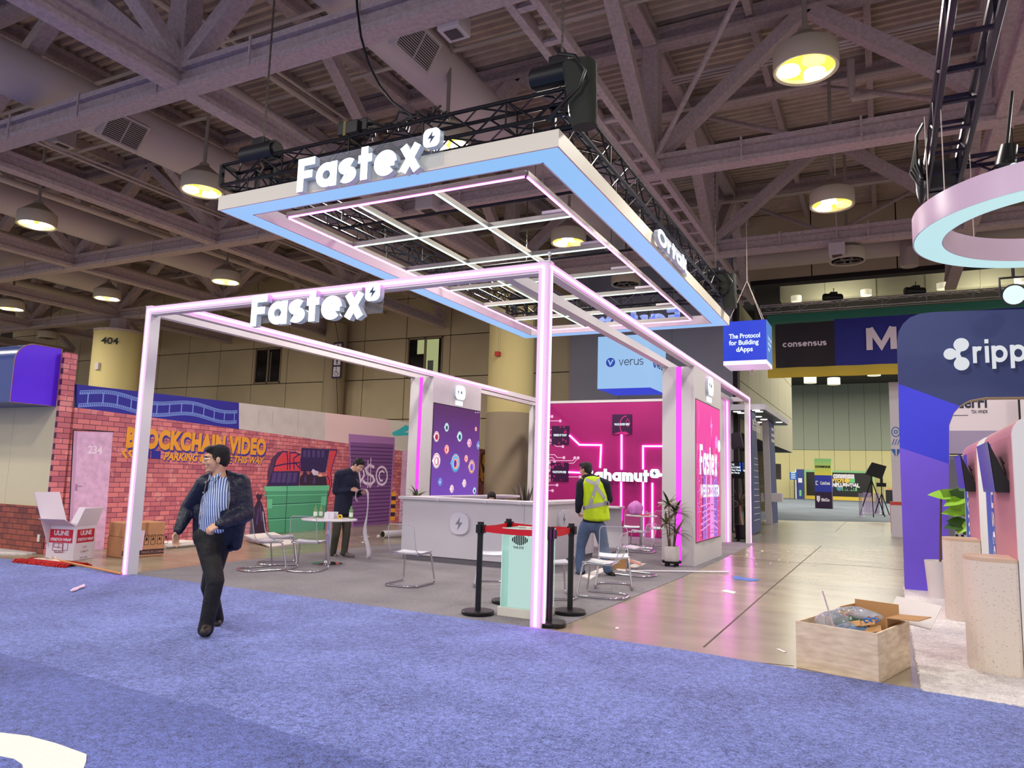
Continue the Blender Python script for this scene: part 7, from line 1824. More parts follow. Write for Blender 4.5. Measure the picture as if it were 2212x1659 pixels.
c = gi(1936, 978); MB().flat([(c[0]-.16, c[1]+.12), (c[0]-.02, c[1]+.12), (c[0]-.02, c[1]-.14)], (0, 27.996, 0), ax, az).build('icon', m_ib, wb, org=wo); MB().flat([(c[0]+.02, c[1]+.12), (c[0]+.16, c[1]+.12), (c[0]+.02, c[1]-.14)], (0, 27.996, 0), ax, az).build('icon', m_ib, wb, org=wo)
t = thing('counter', 'small red and white counter at the foot of the white icon panel', 'counter', (.18, 27.0, 0)); a = gi(1926, 1075)
MB().box(-.05, 0, 0, .8, .5, 1.0).build('body', m_inw, t); MB().box(-.06, -.01, 1.0, .81, .51, 1.1).build('top', mat('counter_red', (206, 70, 60), .5), t); MB().box(-.06, .0, .1, -.05, .5, 1.0).build('side_stripe', MATS['counter_red'], t)
gc = thing('locker', 'grey metal-framed locker wall behind the arch', 'locker', (1.2, 17.3, 0)); m_lk = mat('locker_grey', (122, 124, 134), .5); m_lk2 = mat('locker_panel', (104, 106, 116), .5)
for k in range(4):
    x0 = .3+.62*k
    MB().box(x0, 17.3, .003, x0+.6, 17.8, 2.2).build('cabinet', m_lk, gc, org=gc.location)
    for z0, z1 in ((.08, 1.0), (1.06, 2.12)): MB().box(x0+.07, 17.285, z0, x0+.53, 17.3, z1).build('door', m_lk2, gc, org=gc.location)
MB().box(.9, 17.25, 2.24, 2.8, 17.8, 2.7).build('header', mat('header_lilac', (170, 160, 190), .6), gc, org=gc.location)
sb = thing('sponsor_board', 'pale sponsor board with dark lettering seen through the arch', 'board', (2, 22, 0)); sO = sb.location
m_sb = mat('board_pale', (226, 214, 222), .6)
MB().box(1.0, 22, 2.98, 3.1, 22.1, 4.6).build('board', m_sb, sb, org=sO); MB().box(2.05, 22, 0, 3.1, 22.1, 2.98).build('board_leg', m_sb, sb, org=sO)
q = GY(2133, 880, 22); text('WonderFi', (q.x-1.35, 22, q.z), ax, az, .42, m_navy if False else mat('board_ink', (40, 44, 64), .6), sb, org=sO, bold=.012, width=1.36)
q = GY(2098, 893, 22); q1 = GY(2134, 891, 22); text('TSX: WNDR', (q.x, 22, q.z), ax, az, .12, MATS['board_ink'], sb, org=sO, width=q1.x-q.x, bold=.002)
q = GY(2060, 898, 22); q1 = GY(2091, 893, 22); MB().box(q.x, 21.995, q.z, q1.x, 21.999, q.z+.015).build('rule', MATS['board_ink'], sb, org=sO)
nb = thing('notice_board', 'black sign with a pale letter at the right edge, seen through the arch', 'sign', (3.0, 21.4, 2.9)); q = GY(2199, 865, 21.4); q1 = GY(2212, 915, 21.4)
MB().box(q.x-3.0, 0, q1.z-2.9, 1.6, .05, q.z-2.9+.3).build('panel', m_black, nb); letters('M', (q.x+.04, 21.4, q1.z+.1), ax, az, .36, .26, .006, [m_wh], nb, org=nb.location, name='lettering'); MB().cyl((1.2, .03, -2.9), (1.2, .03, 0), .03, n=8).build('pole', m_black, nb)
# totem and far screen wall
q = GZ(1761, 1098); q1 = GZ(1799, 1099); w_ = q1.x-q.x; yT = q.y
tt = thing('totem', 'tall three-colour sponsor totem standing alone on the far carpet', 'totem', ((q.x+q1.x)/2, yT, .009)); 
hT = GY(1778, 991, yT).z
zs3 = [0.0, GY(1780, 1063, yT).z, GY(1780, 1027, yT).z, hT]
cm3 = (mat('totem_dark', (46, 24, 56), .5), mat('totem_blue', (46, 56, 160), .5), grad('totem_green_yellow', (222, 206, 70), (120, 186, 120), 0, 2, zs3[2], hT, False))
for k in range(3): MB().box(-w_/2, 0, zs3[k]+.003, w_/2, w_, zs3[k+1]).build('block', cm3[k], tt)
for s_, y0, m_, k in (('consensus', 1010.5, m_ink, .9), ('CoinDesk', 1047, m_wh, .6), ('BitGo', 1083, m_wh, .48)):
    z0 = GY(1780, y0, yT).z; xx_ = 0 if k > .8 else w_*.12
    text(s_, (xx_, -.005, z0), ax, az, .3, m_, tt, align='CENTER', width=w_*k, bold=.012)
z0 = GY(1780, 1047, yT).z; MB().stroke([(-w_*.3, z0+.22), (-w_*.42, z0+.22), (-w_*.42, z0-.02), (-w_*.3, z0-.02)], .05, (0, -.004, 0), ax, az, .004).build('symbol', m_wh, tt)
z0 = GY(1780, 1081, yT).z; MB().flat([(-w_*.4, z0+.3), (-w_*.2, z0+.3), (-w_*.2, z0), (-w_*.3, z0-.16), (-w_*.4, z0)], (0, -.006, 0), ax, az).build('symbol', m_wh, tt)
EY = 98.5
def ge(px, py): p = GY(px, py, EY); return (p.x, p.z)
a, b2 = ge(1736, 1076), ge(1890, 1018)
ew = thing('screen_wall', 'wide black event wall with coloured border at the far end of the hall', 'screen wall', ((a[0]+b2[0])/2, EY, .01)); eo = ew.location
MB().box(a[0], EY, .01, b2[0], EY+.3, b2[1]).build('border', grad('border_green_yellow', (226, 190, 60), (130, 186, 130), 0, 2, 0, 3.4, False), ew, org=eo)
MB().box(a[0]+.35, EY-.02, .45, b2[0]-.3, EY, b2[1]-.25).build('panel', mat('wall_black', (30, 28, 28), .5), ew, org=eo)
m_gy = mat('event_yellow', (226, 190, 80), .5); m_gg = mat('event_green', (110, 190, 130), .5)
for s_, x0, x1, y0, m_ in (('consensus', 1800, 1846, 1032, m_wh), ("CRYPTO'S", 1779, 1824, 1041, m_gy), ('MOST INFLUENTIAL', 1766, 1857, 1050, m_wh), ('EVENT', 1821, 1849, 1058.5, m_pdk)):
    q, q1 = ge(x0, y0), ge(x1, y0); text(s_, (q[0], EY-.03, q[1]), ax, az, .42, m_, ew, org=eo, width=q1[0]-q[0], bold=.03, height=.46, off=.03 if s_ == 'EVENT' else .01)
c = ge(1830, 1038); MB().prism(arc(c[0], c[1], .3, .3, 0, 360, 16)[:-1], (0, EY-.02, 0), ax, az, .01).build('dot', m_gy, ew, org=eo); c = ge(1841, 1038); MB().box(c[0]-.28, EY-.03, c[1]-.28, c[0]+.28, EY-.02, c[1]+.28).build('square', m_gg, ew, org=eo)
c = ge(1813, 1055); MB().prism(arc(c[0], c[1], .3, .3, 0, 360, 16)[:-1], (0, EY-.02, 0), ax, az, .01).build('dot', mat('event_teal', (80, 140, 160), .5), ew, org=eo); q, q1 = ge(1819, 1060), ge(1851, 1051); MB().box(q[0], EY-.03, q[1], q1[0], EY-.02, q1[1]).build('square', m_gg, ew, org=eo)
# small things at the far end
q = GZ(1729, 1072); yy = min(q.y, 96); a, b2 = GY(1721, 1073, yy), GY(1736, 1014, yy)
t = thing('totem', 'small blue sponsor sign standing left of the far event wall', 'totem', (a.x, yy, .009)); MB().box(0, 0, 0, b2.x-a.x, .6, b2.z).build('body', m_ina, t); MB().box(.2, -.01, b2.z*.55, b2.x-a.x-.2, 0, b2.z*.7).build('print', m_wh, t); MB().box(.3, -.01, b2.z*.1, b2.x-a.x-.3, 0, b2.z*.3).build('print', m_gg, t); MB().box(-.1, 0, 0, 0, .6, b2.z).build('edge', m_inw, t)
a, b2 = GY(1706, 1036, 95), GY(1721, 1020, 95)
t = thing('television', 'small lit screen at the far left of the far hall', 'television', (a.x, 95, .009)); MB().box(0, 0, a.z, b2.x-a.x, .1, b2.z).build('screen', emis('far_screen', (40, 110, 200), .7, False), t); MB().cyl((.5, .05, 0), (.5, .05, a.z), .05, n=6).build('pole', m_black, t)
for k in range(4): MB().box(.15, -.01, a.z+.15+.22*k, b2.x-a.x-.15, 0, a.z+.24+.22*k).build('text_line', mw, t)
# tripods and clear tubes
def tripod(lab, cat, px, py, ptop, head):
    q = GZ(px, py); h = GY(ptop[0], ptop[1], q.y).z
    t = thing(cat[0], lab, cat[1], (q.x, q.y, .009))
    for k in range(3):
        a = k*2.094+.6; MB().cyl((.0, 0, h*.72), (.62*cos(a)*h/2.4, .62*sin(a)*h/2.4, .02), .03, n=6).build('leg', m_black, t)
    MB().cyl((0,0,h*.4), (0,0,h), .03, n=6).build('mast', m_black, t); head(t, h)
def softbox(t, h): MB()._add([(-.3, -.1, h-.5), (.5, -.1, h-.75), (.75, -.1, h-.05), (.05, -.1, h+.15), (-.25, .5, h-.3), (.1, .5, h-.4), (.2, .5, h-.15), (-.1, .5, h-.05)], [(0,1,2,3), (7,6,5,4), (0,4,5,1), (1,5,6,2), (2,6,7,3), (3,7,4,0)]).build('softbox', m_black, t)
tripod('softbox lamp on a tall black stand in the far hall', ('studio_light', 'lamp'), 1885, 1117, (1884, 1005), softbox)
def camhead(t, h): MB().box(-.25, -.2, h-.1, .25, .3, h+.12).box(-.06, -.1, h+.12, .08, .1, h+.4).build('camera_head', m_black, t)
tripod('camera tripod right of the softbox stand', ('camera_tripod', 'tripod'), 1906, 1113, (1904, 1048), camhead)
m_tube = acrylic('violet_tube', (196, 170, 206), .35, .1)
for k, (px, py, pt) in enumerate(((1860, 1118, 1066), (1869, 1111, 1064), (1876, 1111, 1065), (1881, 1111, 1065), (1892, 1112, 1066), (1897, 1112, 1066), (1907, 1112, 1068))):
    q = GZ(px, py); h = GY(px, pt, q.y).z
    t = thing('clear_post', 'clear plastic post with a lit white foot, standing by the far light stands', 'post', (q.x, q.y, .009), 0, 'clear posts in the far hall'); MB().cyl((0,0,.05), (0,0,h), .085, n=12).build('tube', m_tube, t, smooth=40); MB().cyl((0,0,0), (0,0,.05), .2, n=12).build('foot', m_inw, t)
q = GZ(1922, 1088); t = thing('loudspeaker', 'black box speaker behind the far tripod', 'speaker', (q.x, q.y, .009)); MB().box(-.35, 0, 0, .35, .6, 1.4).build('cabinet', m_black, t); MB().box(-.2, 0, 1.4, .35, .5, 1.65).build('parcel', m_kraft, t)
# scraps on the floors
m_scrap = mat('scrap_white', (224, 216, 214), .8); m_blues = mat('scrap_blue', (50, 120, 200), .4)
def scrap(lab, pts, z, m, th=.004):
    P = [GZ(px, py, z) for px, py in pts]
    return tag(MB().prism([(p_.x, p_.y) for p_ in P], (0, 0, z), ax, (0,1,0), th).build('scrap', m), lab, 'scrap')
scrap('shred of blue plastic on the concrete, right of the white tower', [(1581, 1247), (1592, 1244), (1606, 1248), (1622, 1250), (1638, 1251), (1640, 1254), (1618, 1256), (1604, 1253), (1586, 1252)], .001, m_blues)
scrap('white paper strip on the concrete before the joint', [(1557, 1277), (1568, 1274), (1590, 1279), (1585, 1283)], .001, m_scrap)
scrap('thin white strip on the concrete left of the crate', [(1676, 1402), (1683, 1402), (1699, 1409), (1694, 1410)], .001, m_scrap)
scrap('little white flake on the concrete by the carpet edge', [(1329, 1356), (1336, 1355), (1337, 1358), (1330, 1359)], .001, m_scrap)
scrap('crumpled white tissue on the blue carpet at the left', [(151, 1277), (158, 1272), (170, 1268), (182, 1263), (184, 1268), (172, 1272), (165, 1276), (156, 1278)], .0245, mat('tissue', (226, 200, 220), .9), .012)
rr = random.Random(11)
for k in range(26):
    px, py = rr.uniform(780, 860) if k < 10 else rr.uniform(1600, 1760), 0
    py = rr.uniform(1145, 1172) if k < 10 else rr.uniform(1188, 1222)
    s_ = rr.uniform(1.2, 4)
    o = scrap('small white paper scrap on the concrete '+('before the roller shutter' if k < 10 else 'right of the rear posts'), [(px-s_, py), (px, py-s_*.35), (px+s_, py+.2), (px+s_*.3, py+s_*.3)], .001, m_scrap); o['group'] = 'scraps before the shutter' if k < 10 else 'scraps by the rear posts'
# loose boards and pole near the man in the vest
scrap('long white board on the grey carpet under the man in the vest', [(1256, 1246), (1300, 1229), (1310, 1233), (1275, 1253)], .0075, m_foam, .02)
scrap('white board on the grey carpet right of the man in the vest', [(1330, 1232), (1374, 1219), (1397, 1219), (1350, 1237)], .0075, m_foam, .02)
scrap('second white board further right on the grey carpet', [(1352, 1213), (1366, 1211), (1386, 1217), (1380, 1219)], .0075, m_foam, .02)
a, b2 = GZ(1335, 1233, .02), GZ(1574, 1236, .02); t = thing('white_tube', 'long thin white tube lying across the carpet edge toward the concrete', 'tube', (a.x, a.y, .022)); MB().cyl((0,0,0), b2-a, .016, n=10).build('tube', m_paper, t, smooth=40)
q = GZ(1296, 1231); t = thing('carton', 'small opened brown carton on the grey carpet behind the man in the vest', 'box', (q.x, q.y+.1, .007), .2)
for b_ in ((0, 0, 0, .42, .01, .17), (0, .29, 0, .42, .3, .17), (0, .01, 0, .01, .29, .17), (.41, .01, 0, .42, .29, .17), (.01, .01, 0, .41, .29, .008)): MB().box(*b_).build('side', m_card, t)
MB().prism([(0, 0), (.28, 0), (.28, .24), (0, .24)], (.42, .01, .17), (0, 1, 0), Vector((.9, -.05, -.3)).normalized(), .006).build('flap', mat('carton_pink', (196, 136, 120), .8), t)
q = GZ(1285, 1182, .3); t = thing('cable_bundle', 'bundle of black cables on a low ledge behind the man in the vest', 'cable', (-4.85, 14.6, .007)); 
for k in range(5): MB().tube([(.1*cos(a*.7+k)+.05*k-.1, .12*sin(a*.9), .03+.02*k+.01*sin(3*a)) for a in [j*.5 for j in range(14)]], .014, 6).build('cable', m_black, t, smooth=60)
# ================================================================== PEOPLE
def ico(bm_list, c, rx, ry=None, rz=None, M=None):
    bm_list.append((Vector(c), rx, ry if ry else rx, rz if rz else rx, M))
_ico = bmesh.new(); bmesh.ops.create_icosphere(_ico, subdivisions=2, radius=1.0)
ICO_V = [v.co.copy() for v in _ico.verts]; ICO_F = [[v.index for v in f.verts] for f in _ico.faces]; _ico.free()
class Blob:
    """union of ellipsoids and tapered capsules, remeshed into one continuous skin"""
    def __init__(s): s.p = []
    def ell(s, c, rx, ry, rz, M=None): s.p.append((Vector(c), rx, ry, rz, M)); return s
    def cap(s, a, b, ra, rb=None, flat=1.0, M=None):
        a = Vector(a); b = Vector(b); rb = ra if rb is None else rb
        n = max(2, int((b-a).length/(min(ra, rb)*.45))+1)
        for k in range(n+1):
            t = k/n; r = ra*(1-t)+rb*t
            s.p.append((a.lerp(b, t), r, r*flat, r, M))
        return s
    def chain(s, pts, rs, flat=1.0, M=None):
        for (a, b), (ra, rb) in zip(zip(pts[:-1], pts[1:]), zip(rs[:-1], rs[1:])): s.cap(a, b, ra, rb, flat, M)
        return s
    def torso(s, secs, M, rz=.055, n=9):
        for (c0, x0, y0), (c1, x1, y1) in zip(secs[:-1], secs[1:]):
            for k in range(n+1):
                t = k/n; s.p.append((Vector(c0).lerp(Vector(c1), t), x0*(1-t)+x1*t, y0*(1-t)+y1*t, rz, M))
        return s
    def mesh(s, name, vox, it=4, org=None):
        vs = []; fs = []
        for c, rx, ry, rz, M in s.p:
            o = len(vs)
            for v in ICO_V:
                q = Vector((v.x*rx, v.y*ry, v.z*rz)); q = M @ q if M else q
                vs.append(tuple(q+c))
            fs += [[o+i for i in f] for f in ICO_F]
        me = bpy.data.meshes.new(name+'_raw'); me.from_pydata(vs, [], fs); me.update()
        ob = bpy.data.objects.new(name+'_raw', me); COL.objects.link(ob)
        r = ob.modifiers.new('r', 'REMESH'); r.mode = 'VOXEL'; r.voxel_size = vox
        if it: sm = ob.modifiers.new('s', 'SMOOTH'); sm.factor = .5; sm.iterations = it
        dg = bpy.context.evaluated_depsgraph_get()
        out = bpy.data.meshes.new_from_object(ob.evaluated_get(dg)); out.name = name
        bpy.data.objects.remove(ob); bpy.data.meshes.remove(me)
        if org is not None:
            out.transform(Matrix.Translation(-Vector(org)))
        out.polygons.foreach_set('use_smooth', [True]*len(out.polygons))
        return out
    def build(s, name, m, parent, vox, it=4, org=None, cut=None, clampz=None):
        me = s.mesh(name, vox, it, org)
        if clampz is not None:
            for v in me.vertices:
                if v.co.z < clampz: v.co.z = clampz
        if cut:
            bm = bmesh.new(); bm.from_mesh(me)
            O = Vector(org) if org is not None else Vector()
            dead = [f for f in bm.faces if cut(f.calc_center_median()+O, f.normal)]
            bmesh.ops.delete(bm, geom=dead, context='FACES'); bm.to_mesh(me); bm.free()
        for q in (m if isinstance(m, (list, tuple)) else [m]): me.materials.append(q)
        ob = bpy.data.objects.new(name, me); COL.objects.link(ob); ob.parent = parent
        return ob
def frame_of(f, up=(0, 0, 1)):
    f = Vector(f).normalized(); r = f.cross(Vector(up)).normalized(); u = r.cross(f)
    return r, f, u
def hand(bl, wrist, d, n, s, curl=.5, sc=1.0, spread=.08):
    """palm and five fingers. d: towards the fingers, n: palm normal (fingers close towards it), s: thumb side"""
    d = Vector(d).normalized(); n = Vector(n); n = (n-d*n.dot(d)).normalized(); s_ = d.cross(n); s_ = s_ if s_.dot(Vector(s)) > 0 else -s_
    W_ = Vector(wrist)
    for k, (o, L_, pl) in enumerate(((.030, .070, .086), (.010, .078, .090), (-.010, .073, .086), (-.029, .058, .078))):
        kn = W_+d*(pl*sc)+s_*(o*sc)
        bl.cap(W_+d*(.012*sc)+s_*(o*.6*sc), kn, .0135*sc, .0105*sc)
        dd = (d+s_*(o*spread*20)).normalized(); p = kn; a = curl*(.9+.12*k)
        for seg, (fr, r0, r1) in enumerate(((.45, .0095, .0088), (.3, .0088, .008), (.25, .008, .007))):
            dd = (dd*cos(a)+n*sin(a)).normalized() if seg == 0 else (dd*cos(a*1.1)+(n*dd.dot(d)-d*dd.dot(n)).normalized()*sin(a*1.1)).normalized()
            q = p+dd*(L_*fr*sc); bl.cap(p, q, r0*sc, r1*sc); p = q
    b = W_+d*(.022*sc)+s_*(.024*sc)
    t1 = b+(d*.6+s_*.75+n*.25).normalized()*(.042*sc); t2 = t1+(d*.85+s_*.2+n*.45).normalized()*(.032*sc); t3 = t2+(d*.8-s_*.2+n*.5).normalized()*(.024*sc)
    bl.cap(W_+d*(.01*sc)+s_*(.012*sc), b, .014*sc, .0135*sc).cap(b, t1, .0135*sc, .011*sc).cap(t1, t2, .0105*sc, .009*sc).cap(t2, t3, .009*sc, .0075*sc)
def head(bl, c, f, up, sc=1.0):
    r, f, u = frame_of(f, up); M = Matrix((r, f, u)).transposed()
    def H(a, b, cc): return Vector(c)+(r*a+f*b+u*cc)*sc
    bl.ell(H(0, -.012, .035), .076*sc, .095*sc, .084*sc, M).ell(H(0, .028, -.03), .063*sc, .062*sc, .085*sc, M).ell(H(0, .038, -.088), .044*sc, .048*sc, .028*sc, M)
    bl.ell(H(0, .07, .032), .052*sc, .026*sc, .016*sc, M).ell(H(.036, .066, -.03), .022*sc, .02*sc, .022*sc, M).ell(H(-.036, .066, -.03), .022*sc, .02*sc, .022*sc, M)
    bl.cap(H(0, .09, .012), H(0, .112, -.028), .009*sc, .013*sc).ell(H(0, .1, -.034), .018*sc, .013*sc, .01*sc, M)
    bl.ell(H(0, .088, -.06), .024*sc, .011*sc, .007*sc, M).ell(H(0, .086, -.07), .02*sc, .011*sc, .007*sc, M).ell(H(0, .082, -.1), .02*sc, .014*sc, .014*sc, M)
    for q in (1, -1): bl.ell(H(q*.078, -.008, -.008), .012*sc, .02*sc, .033*sc, M)
    return H, M
m_iris = mat('eye_dark', (30, 22, 20), .2); m_eyew = mat('eye_white', (226, 220, 214), .3); m_brow = mat('eyebrow', (30, 24, 22), .8); m_lip = mat('lip', (150, 88, 80), .5)
def face_parts(t, H, M, org, sc):
    for q in (1, -1):
        e_ = Blob().ell(H(q*.031, .0815, .006), .013*sc, .008*sc, .0075*sc, M).build('eye', m_eyew, t, .0022, 1, org)
        Blob().ell(H(q*.031, .0885, .006), .0058*sc, .003*sc, .0058*sc, M).build('iris', m_iris, e_, .0016, 1, org)
        Blob().cap(H(q*.014, .094, .026), H(q*.05, .082, .029), .0045*sc, .003*sc).build('eyebrow', m_brow, t, .0022, 1, org)
    Blob().cap(H(-.021, .096, -.065), H(.021, .096, -.065), .0024*sc, .0024*sc).build('mouth', m_lip, t, .0016, 1, org)
m_hair = mat('hair_black', (20, 17, 17), .45, bump=(160, .8))
def hair(t, H, M, org, sc, fringe=.03, sides=.0, extra=None):
    b = Blob().ell(H(0, -.022, .052), .084*sc, .098*sc, .08*sc, M).ell(H(0, -.052, .005), .078*sc, .064*sc, .085*sc, M).ell(H(0, .045, .094), .066*sc, .045*sc, fringe*sc, M)
    for q in (1, -1): b.ell(H(q*.062, -.01, .03), .022*sc, .05*sc, .05*sc, M)
    b.ell(H(.02, .07, .08), .03*sc, .025*sc, .02*sc, M).ell(H(-.02, .072, .082), .03*sc, .024*sc, .02*sc, M)
    return b.build('hair', m_hair, t, .007, 2, org)
m_skin = mat('skin', (206, 158, 128), .5, noise=(9, .06)); m_skin2 = mat('skin_pale', (214, 168, 142), .5, noise=(9, .06)); m_skin3 = mat('skin_tan', (190, 140, 112), .5, noise=(9, .06))
m_jnavy = mat('jacket_navy', (20, 24, 44), .45, bump=(14, .9)); m_tblack = mat('trousers_black', (24, 23, 24), .75, bump=(13, .8)); m_shoe = mat('shoe_dark', (44, 36, 32), .5); m_sole = mat('shoe_sole', (30, 26, 26), .7)
def shirt_stripes():
    m = bpy.data.materials.new('striped_shirt'); m.use_nodes = True; nt = m.node_tree; b = nt.nodes['Principled BSDF']; L = nt.links.new
    tc = nt.nodes.new('ShaderNodeTexCoord'); mp = nt.nodes.new('ShaderNodeVectorMath'); mp.operation = 'DOT_PRODUCT'; mp.inputs[1].default_value = (cos(YAW), -sin(YAW), .08); w = nt.nodes.new('ShaderNodeTexWave'); w.bands_direction = 'X'; w.inputs['Scale'].default_value = 15; w.inputs['Distortion'].default_value = .12
    r = nt.nodes.new('ShaderNodeValToRGB'); r.color_ramp.elements[0].position = .4; r.color_ramp.elements[0].color = lin((66, 92, 152)); r.color_ramp.elements[1].position = .62; r.color_ramp.elements[1].color = lin((206, 216, 234))
    L(tc.outputs['Object'], mp.inputs[0]); cb = nt.nodes.new('ShaderNodeCombineXYZ'); L(mp.outputs['Value'], cb.inputs[0]); L(cb.outputs[0], w.inputs['Vector']); L(w.outputs['Fac'], r.inputs[0]); L(r.outputs[0], b.inputs['Base Color']); b.inputs['Roughness'].default_value = .8
    return m
SX = Vector((cos(YAW), -sin(YAW), 0)); SD = Vector((sin(YAW), cos(YAW), 0))      # picture-right and away-from-viewer on the ground
def jointer(px, py):
    g = GZ(px, py); w0 = PJ(*g)[2]
    def J(x, y, dd=0.0):
        d = ray(x, y); return CAM_POS + d*(w0+dd)
    return g, J, FPX/w0
def shoe(t, name, heel, toe, z0, m, org, w=.05, hgt=.075):
    heel = Vector(heel); toe = Vector(toe); d = (toe-heel); L_ = d.length; d.normalize()
    b = Blob().cap(heel+Vector((0,0,hgt*.55)), heel+d*L_*.45+Vector((0,0,hgt*.6)), w*.78, w*.85).cap(heel+d*L_*.4+Vector((0,0,hgt*.45)), toe-d*.05+Vector((0,0,hgt*.36)), w*.86, w*.74)
    b.cap(heel+d*.03+Vector((0,0,hgt*.9)), heel+d*.05+Vector((0,0,hgt*1.3)), w*.8, w*.75)
    return b.build('shoe', m, t, .008, 3, org, clampz=z0-org[2] if z0 is not None else None)

# ---- man walking on the blue carpet
def cA(x, y): return (340+x/3.317, 920+y/3.317)
g, J, S_ = jointer(452, 1366)
g.z = .016
p1 = thing('person', 'man in a dark open jacket and striped shirt walking on the blue carpet', 'person', (g.x, g.y, .018)); O1 = p1.location.copy()
def A(x, y, dd=0.0): return J(*cA(x, y), dd)
hipL, hipR = A(350, 800, -.03), A(455, 800, .05)
kneeA, ankA = A(415, 1110, -.22), A(352, 1425, -.24)
kneeB, ankB = A(372, 1150, .06), A(428, 1385, .30)
shL, shR = A(345, 415, -.02), A(592, 415, .05)
elL, wrL = A(225, 590, .06), A(152, 745, -.10)
elR, wrR = A(628, 625, .02), A(450, 705, -.26)
chest = A(440, 470, 0); belly = A(420, 640, -.02); pelv = A(405, 790, 0)
nk = A(442, 345, .0); hc = A(425, 238, -.01)
FB = (-SD*.9-SX*.35).normalized(); RB = Vector((FB.y, -FB.x, 0)); RB = -RB if RB.dot(SX) < 0 else RB; MB_ = Matrix((RB, FB, Vector((0,0,1)))).transposed()
hf = (-SX*.92-SD*.42+Vector((0,0,-.10))).normalized()
bl = Blob(); HD, HM = head(bl, hc, hf, (0.02, 0, 1), 1.06)
bl.cap(HD(0, -.02, -.06), nk, .056, .06).cap(nk, nk.lerp(chest, .5), .062, .09)
bl.torso([(A(442, 405, .02), .12, .08), (chest, .15, .1), (belly, .14, .105), (pelv, .14, .1)], MB_)
bl.chain([shL, elL, wrL], [.052, .04, .029]).chain([shR, elR, wrR], [.052, .042, .03])
bl.chain([hipL, kneeA, ankA], [.085, .055, .04]).chain([hipR, kneeB, ankB], [.085, .055, .04])
hand(bl, wrL+(wrL-elL).normalized()*.015, A(125, 850, -.14)-wrL, SX*.8-SD*.3, -SD, .42, 1.0)
hand(bl, wrR+(wrR-elR).normalized()*.015, A(372, 742, -.30)-wrR, SD*.6-Vector((0,0,.75)), Vector((0,0,1)), .75, 1.0)
bl.build('body', m_skin, p1, .0068, 2, O1)
face_parts(p1, HD, HM, O1, 1.06); hair(p1, HD, HM, O1, 1.06, .032)
m_gold = mat('glasses_wire', (176, 160, 140), .25, metal=.8)
gl = MB()
for q in (1, -1):
    gl.tube([HD(q*.033+.021*cos(a), .101, .004+.016*sin(a)) for a in [k*pi/9 for k in range(18)]], .0016, 5, closed=True)
    gl.tube([HD(q*.054, .1, .008), HD(q*.075, .06, .01), HD(q*.083, -.005, .008)], .0016, 5)
gl.tube([HD(-.012, .101, .006), HD(.012, .101, .006)], .0016, 5); ob = gl.build('glasses', m_gold, p1, org=O1); 
m_stripe = shirt_stripes()
sb = Blob().torso([(A(440, 395, .01), .125, .095), (chest, .172, .118), (A(430, 560, -.02), .17, .13), (belly, .168, .138), (A(408, 745, -.02), .158, .122)], MB_).cap(nk+Vector((0,0,-.045)), nk+Vector((0,0,-.1)), .07, .1)
sb.build('shirt', m_stripe, p1, .009, 4, O1)
for q in (1, -1): MB()._add([nk+Vector((0,0,.015))+RB*(q*.052)+FB*.03, nk+Vector((0,0,-.012))+RB*(q*.064)+FB*.06, nk+RB*(q*.05)+FB*.105+Vector((0,0,-.085)), nk+RB*(q*.008)+FB*.1+Vector((0,0,-.05)), nk+RB*(q*.03)+FB*.075+Vector((0,0,-.005))], [(0,1,2,3,4), (4,3,2,1,0)]).build('collar', m_stripe, p1, org=O1)
for k in range(5): Blob().ell(A(415-k*4, 405+k*72, 0)+FB*(.125+.02*(k in (1, 2, 3))), .006, .006, .006).build('button', m_wh, p1, .003, 1, O1)
tb = Blob().torso([(A(408, 752, -.01), .16, .126), (A(403, 800, 0), .172, .13), (A(400, 850, .01), .16, .12)], MB_).cap(hipL, hipR, .12, .12).cap(hipL, kneeA, .112, .082).cap(kneeA, ankA+Vector((0,0,.0)), .08, .068).cap(hipR, kneeB, .112, .08).cap(kneeB, ankB, .078, .066).cap(ankA, ankA+(ankA-kneeA).normalized()*.04, .07, .072)
tb.build('trousers', m_tblack, p1, .011, 4, O1)
jk = Blob().torso([(A(450, 385, .03), .15, .1), (A(452, 440, .02), .205, .13), (A(452, 540, .01), .218, .148), (A(448, 660, .02), .22, .155), (A(440, 760, .04), .21, .15), (A(435, 820, .05), .2, .145)], MB_)
jk.chain([shL, elL, wrL+(elL-wrL).normalized()*.02], [.092, .078, .05]).chain([shR, elR, wrR+(elR-wrR).normalized()*.02], [.1, .09, .056])
jk.cap(shL, A(420, 360, .06), .085, .07).cap(shR, A(470, 360, .06), .09, .07).cap(A(300, 600, .0), A(285, 800, .0), .055, .045).cap(A(575, 640, -.02), A(560, 850, 0), .09, .06).cap(A(540, 700, .08), A(520, 850, .08), .1, .07)
jk.ell(A(445, 335, .05), .085, .08, .035, MB_)
def in_front(c, n):
    px, py, w = PJ(*c); x, y = (px-340)*3.317, (py-920)*3.317
    if n.dot(FB) < -.05 or (c-A(440, 560, 0)).dot(FB) < -.02: return False
    if 300 < y < 850:
        l = 375-(y-340)*.145 if y < 700 else 320; r = 500+(y-340)*.10 if y < 520 else 518-(y-520)*.2
        arm = (c-wrR).length < .16 or (c-elR).length < .1 or (c-(wrR+elR)/2).length < .11 
        return l < x < r and not arm
    return False
jk.build('jacket', m_jnavy, p1, .010, 4, O1, cut=in_front)
for w_, e_ in ((wrL, elL), (wrR, elR)): Blob().cap(w_+(e_-w_).normalized()*.03, w_-(e_-w_).normalized()*.005, .046, .044).build('cuff', m_jnavy, p1, .007, 2, O1)
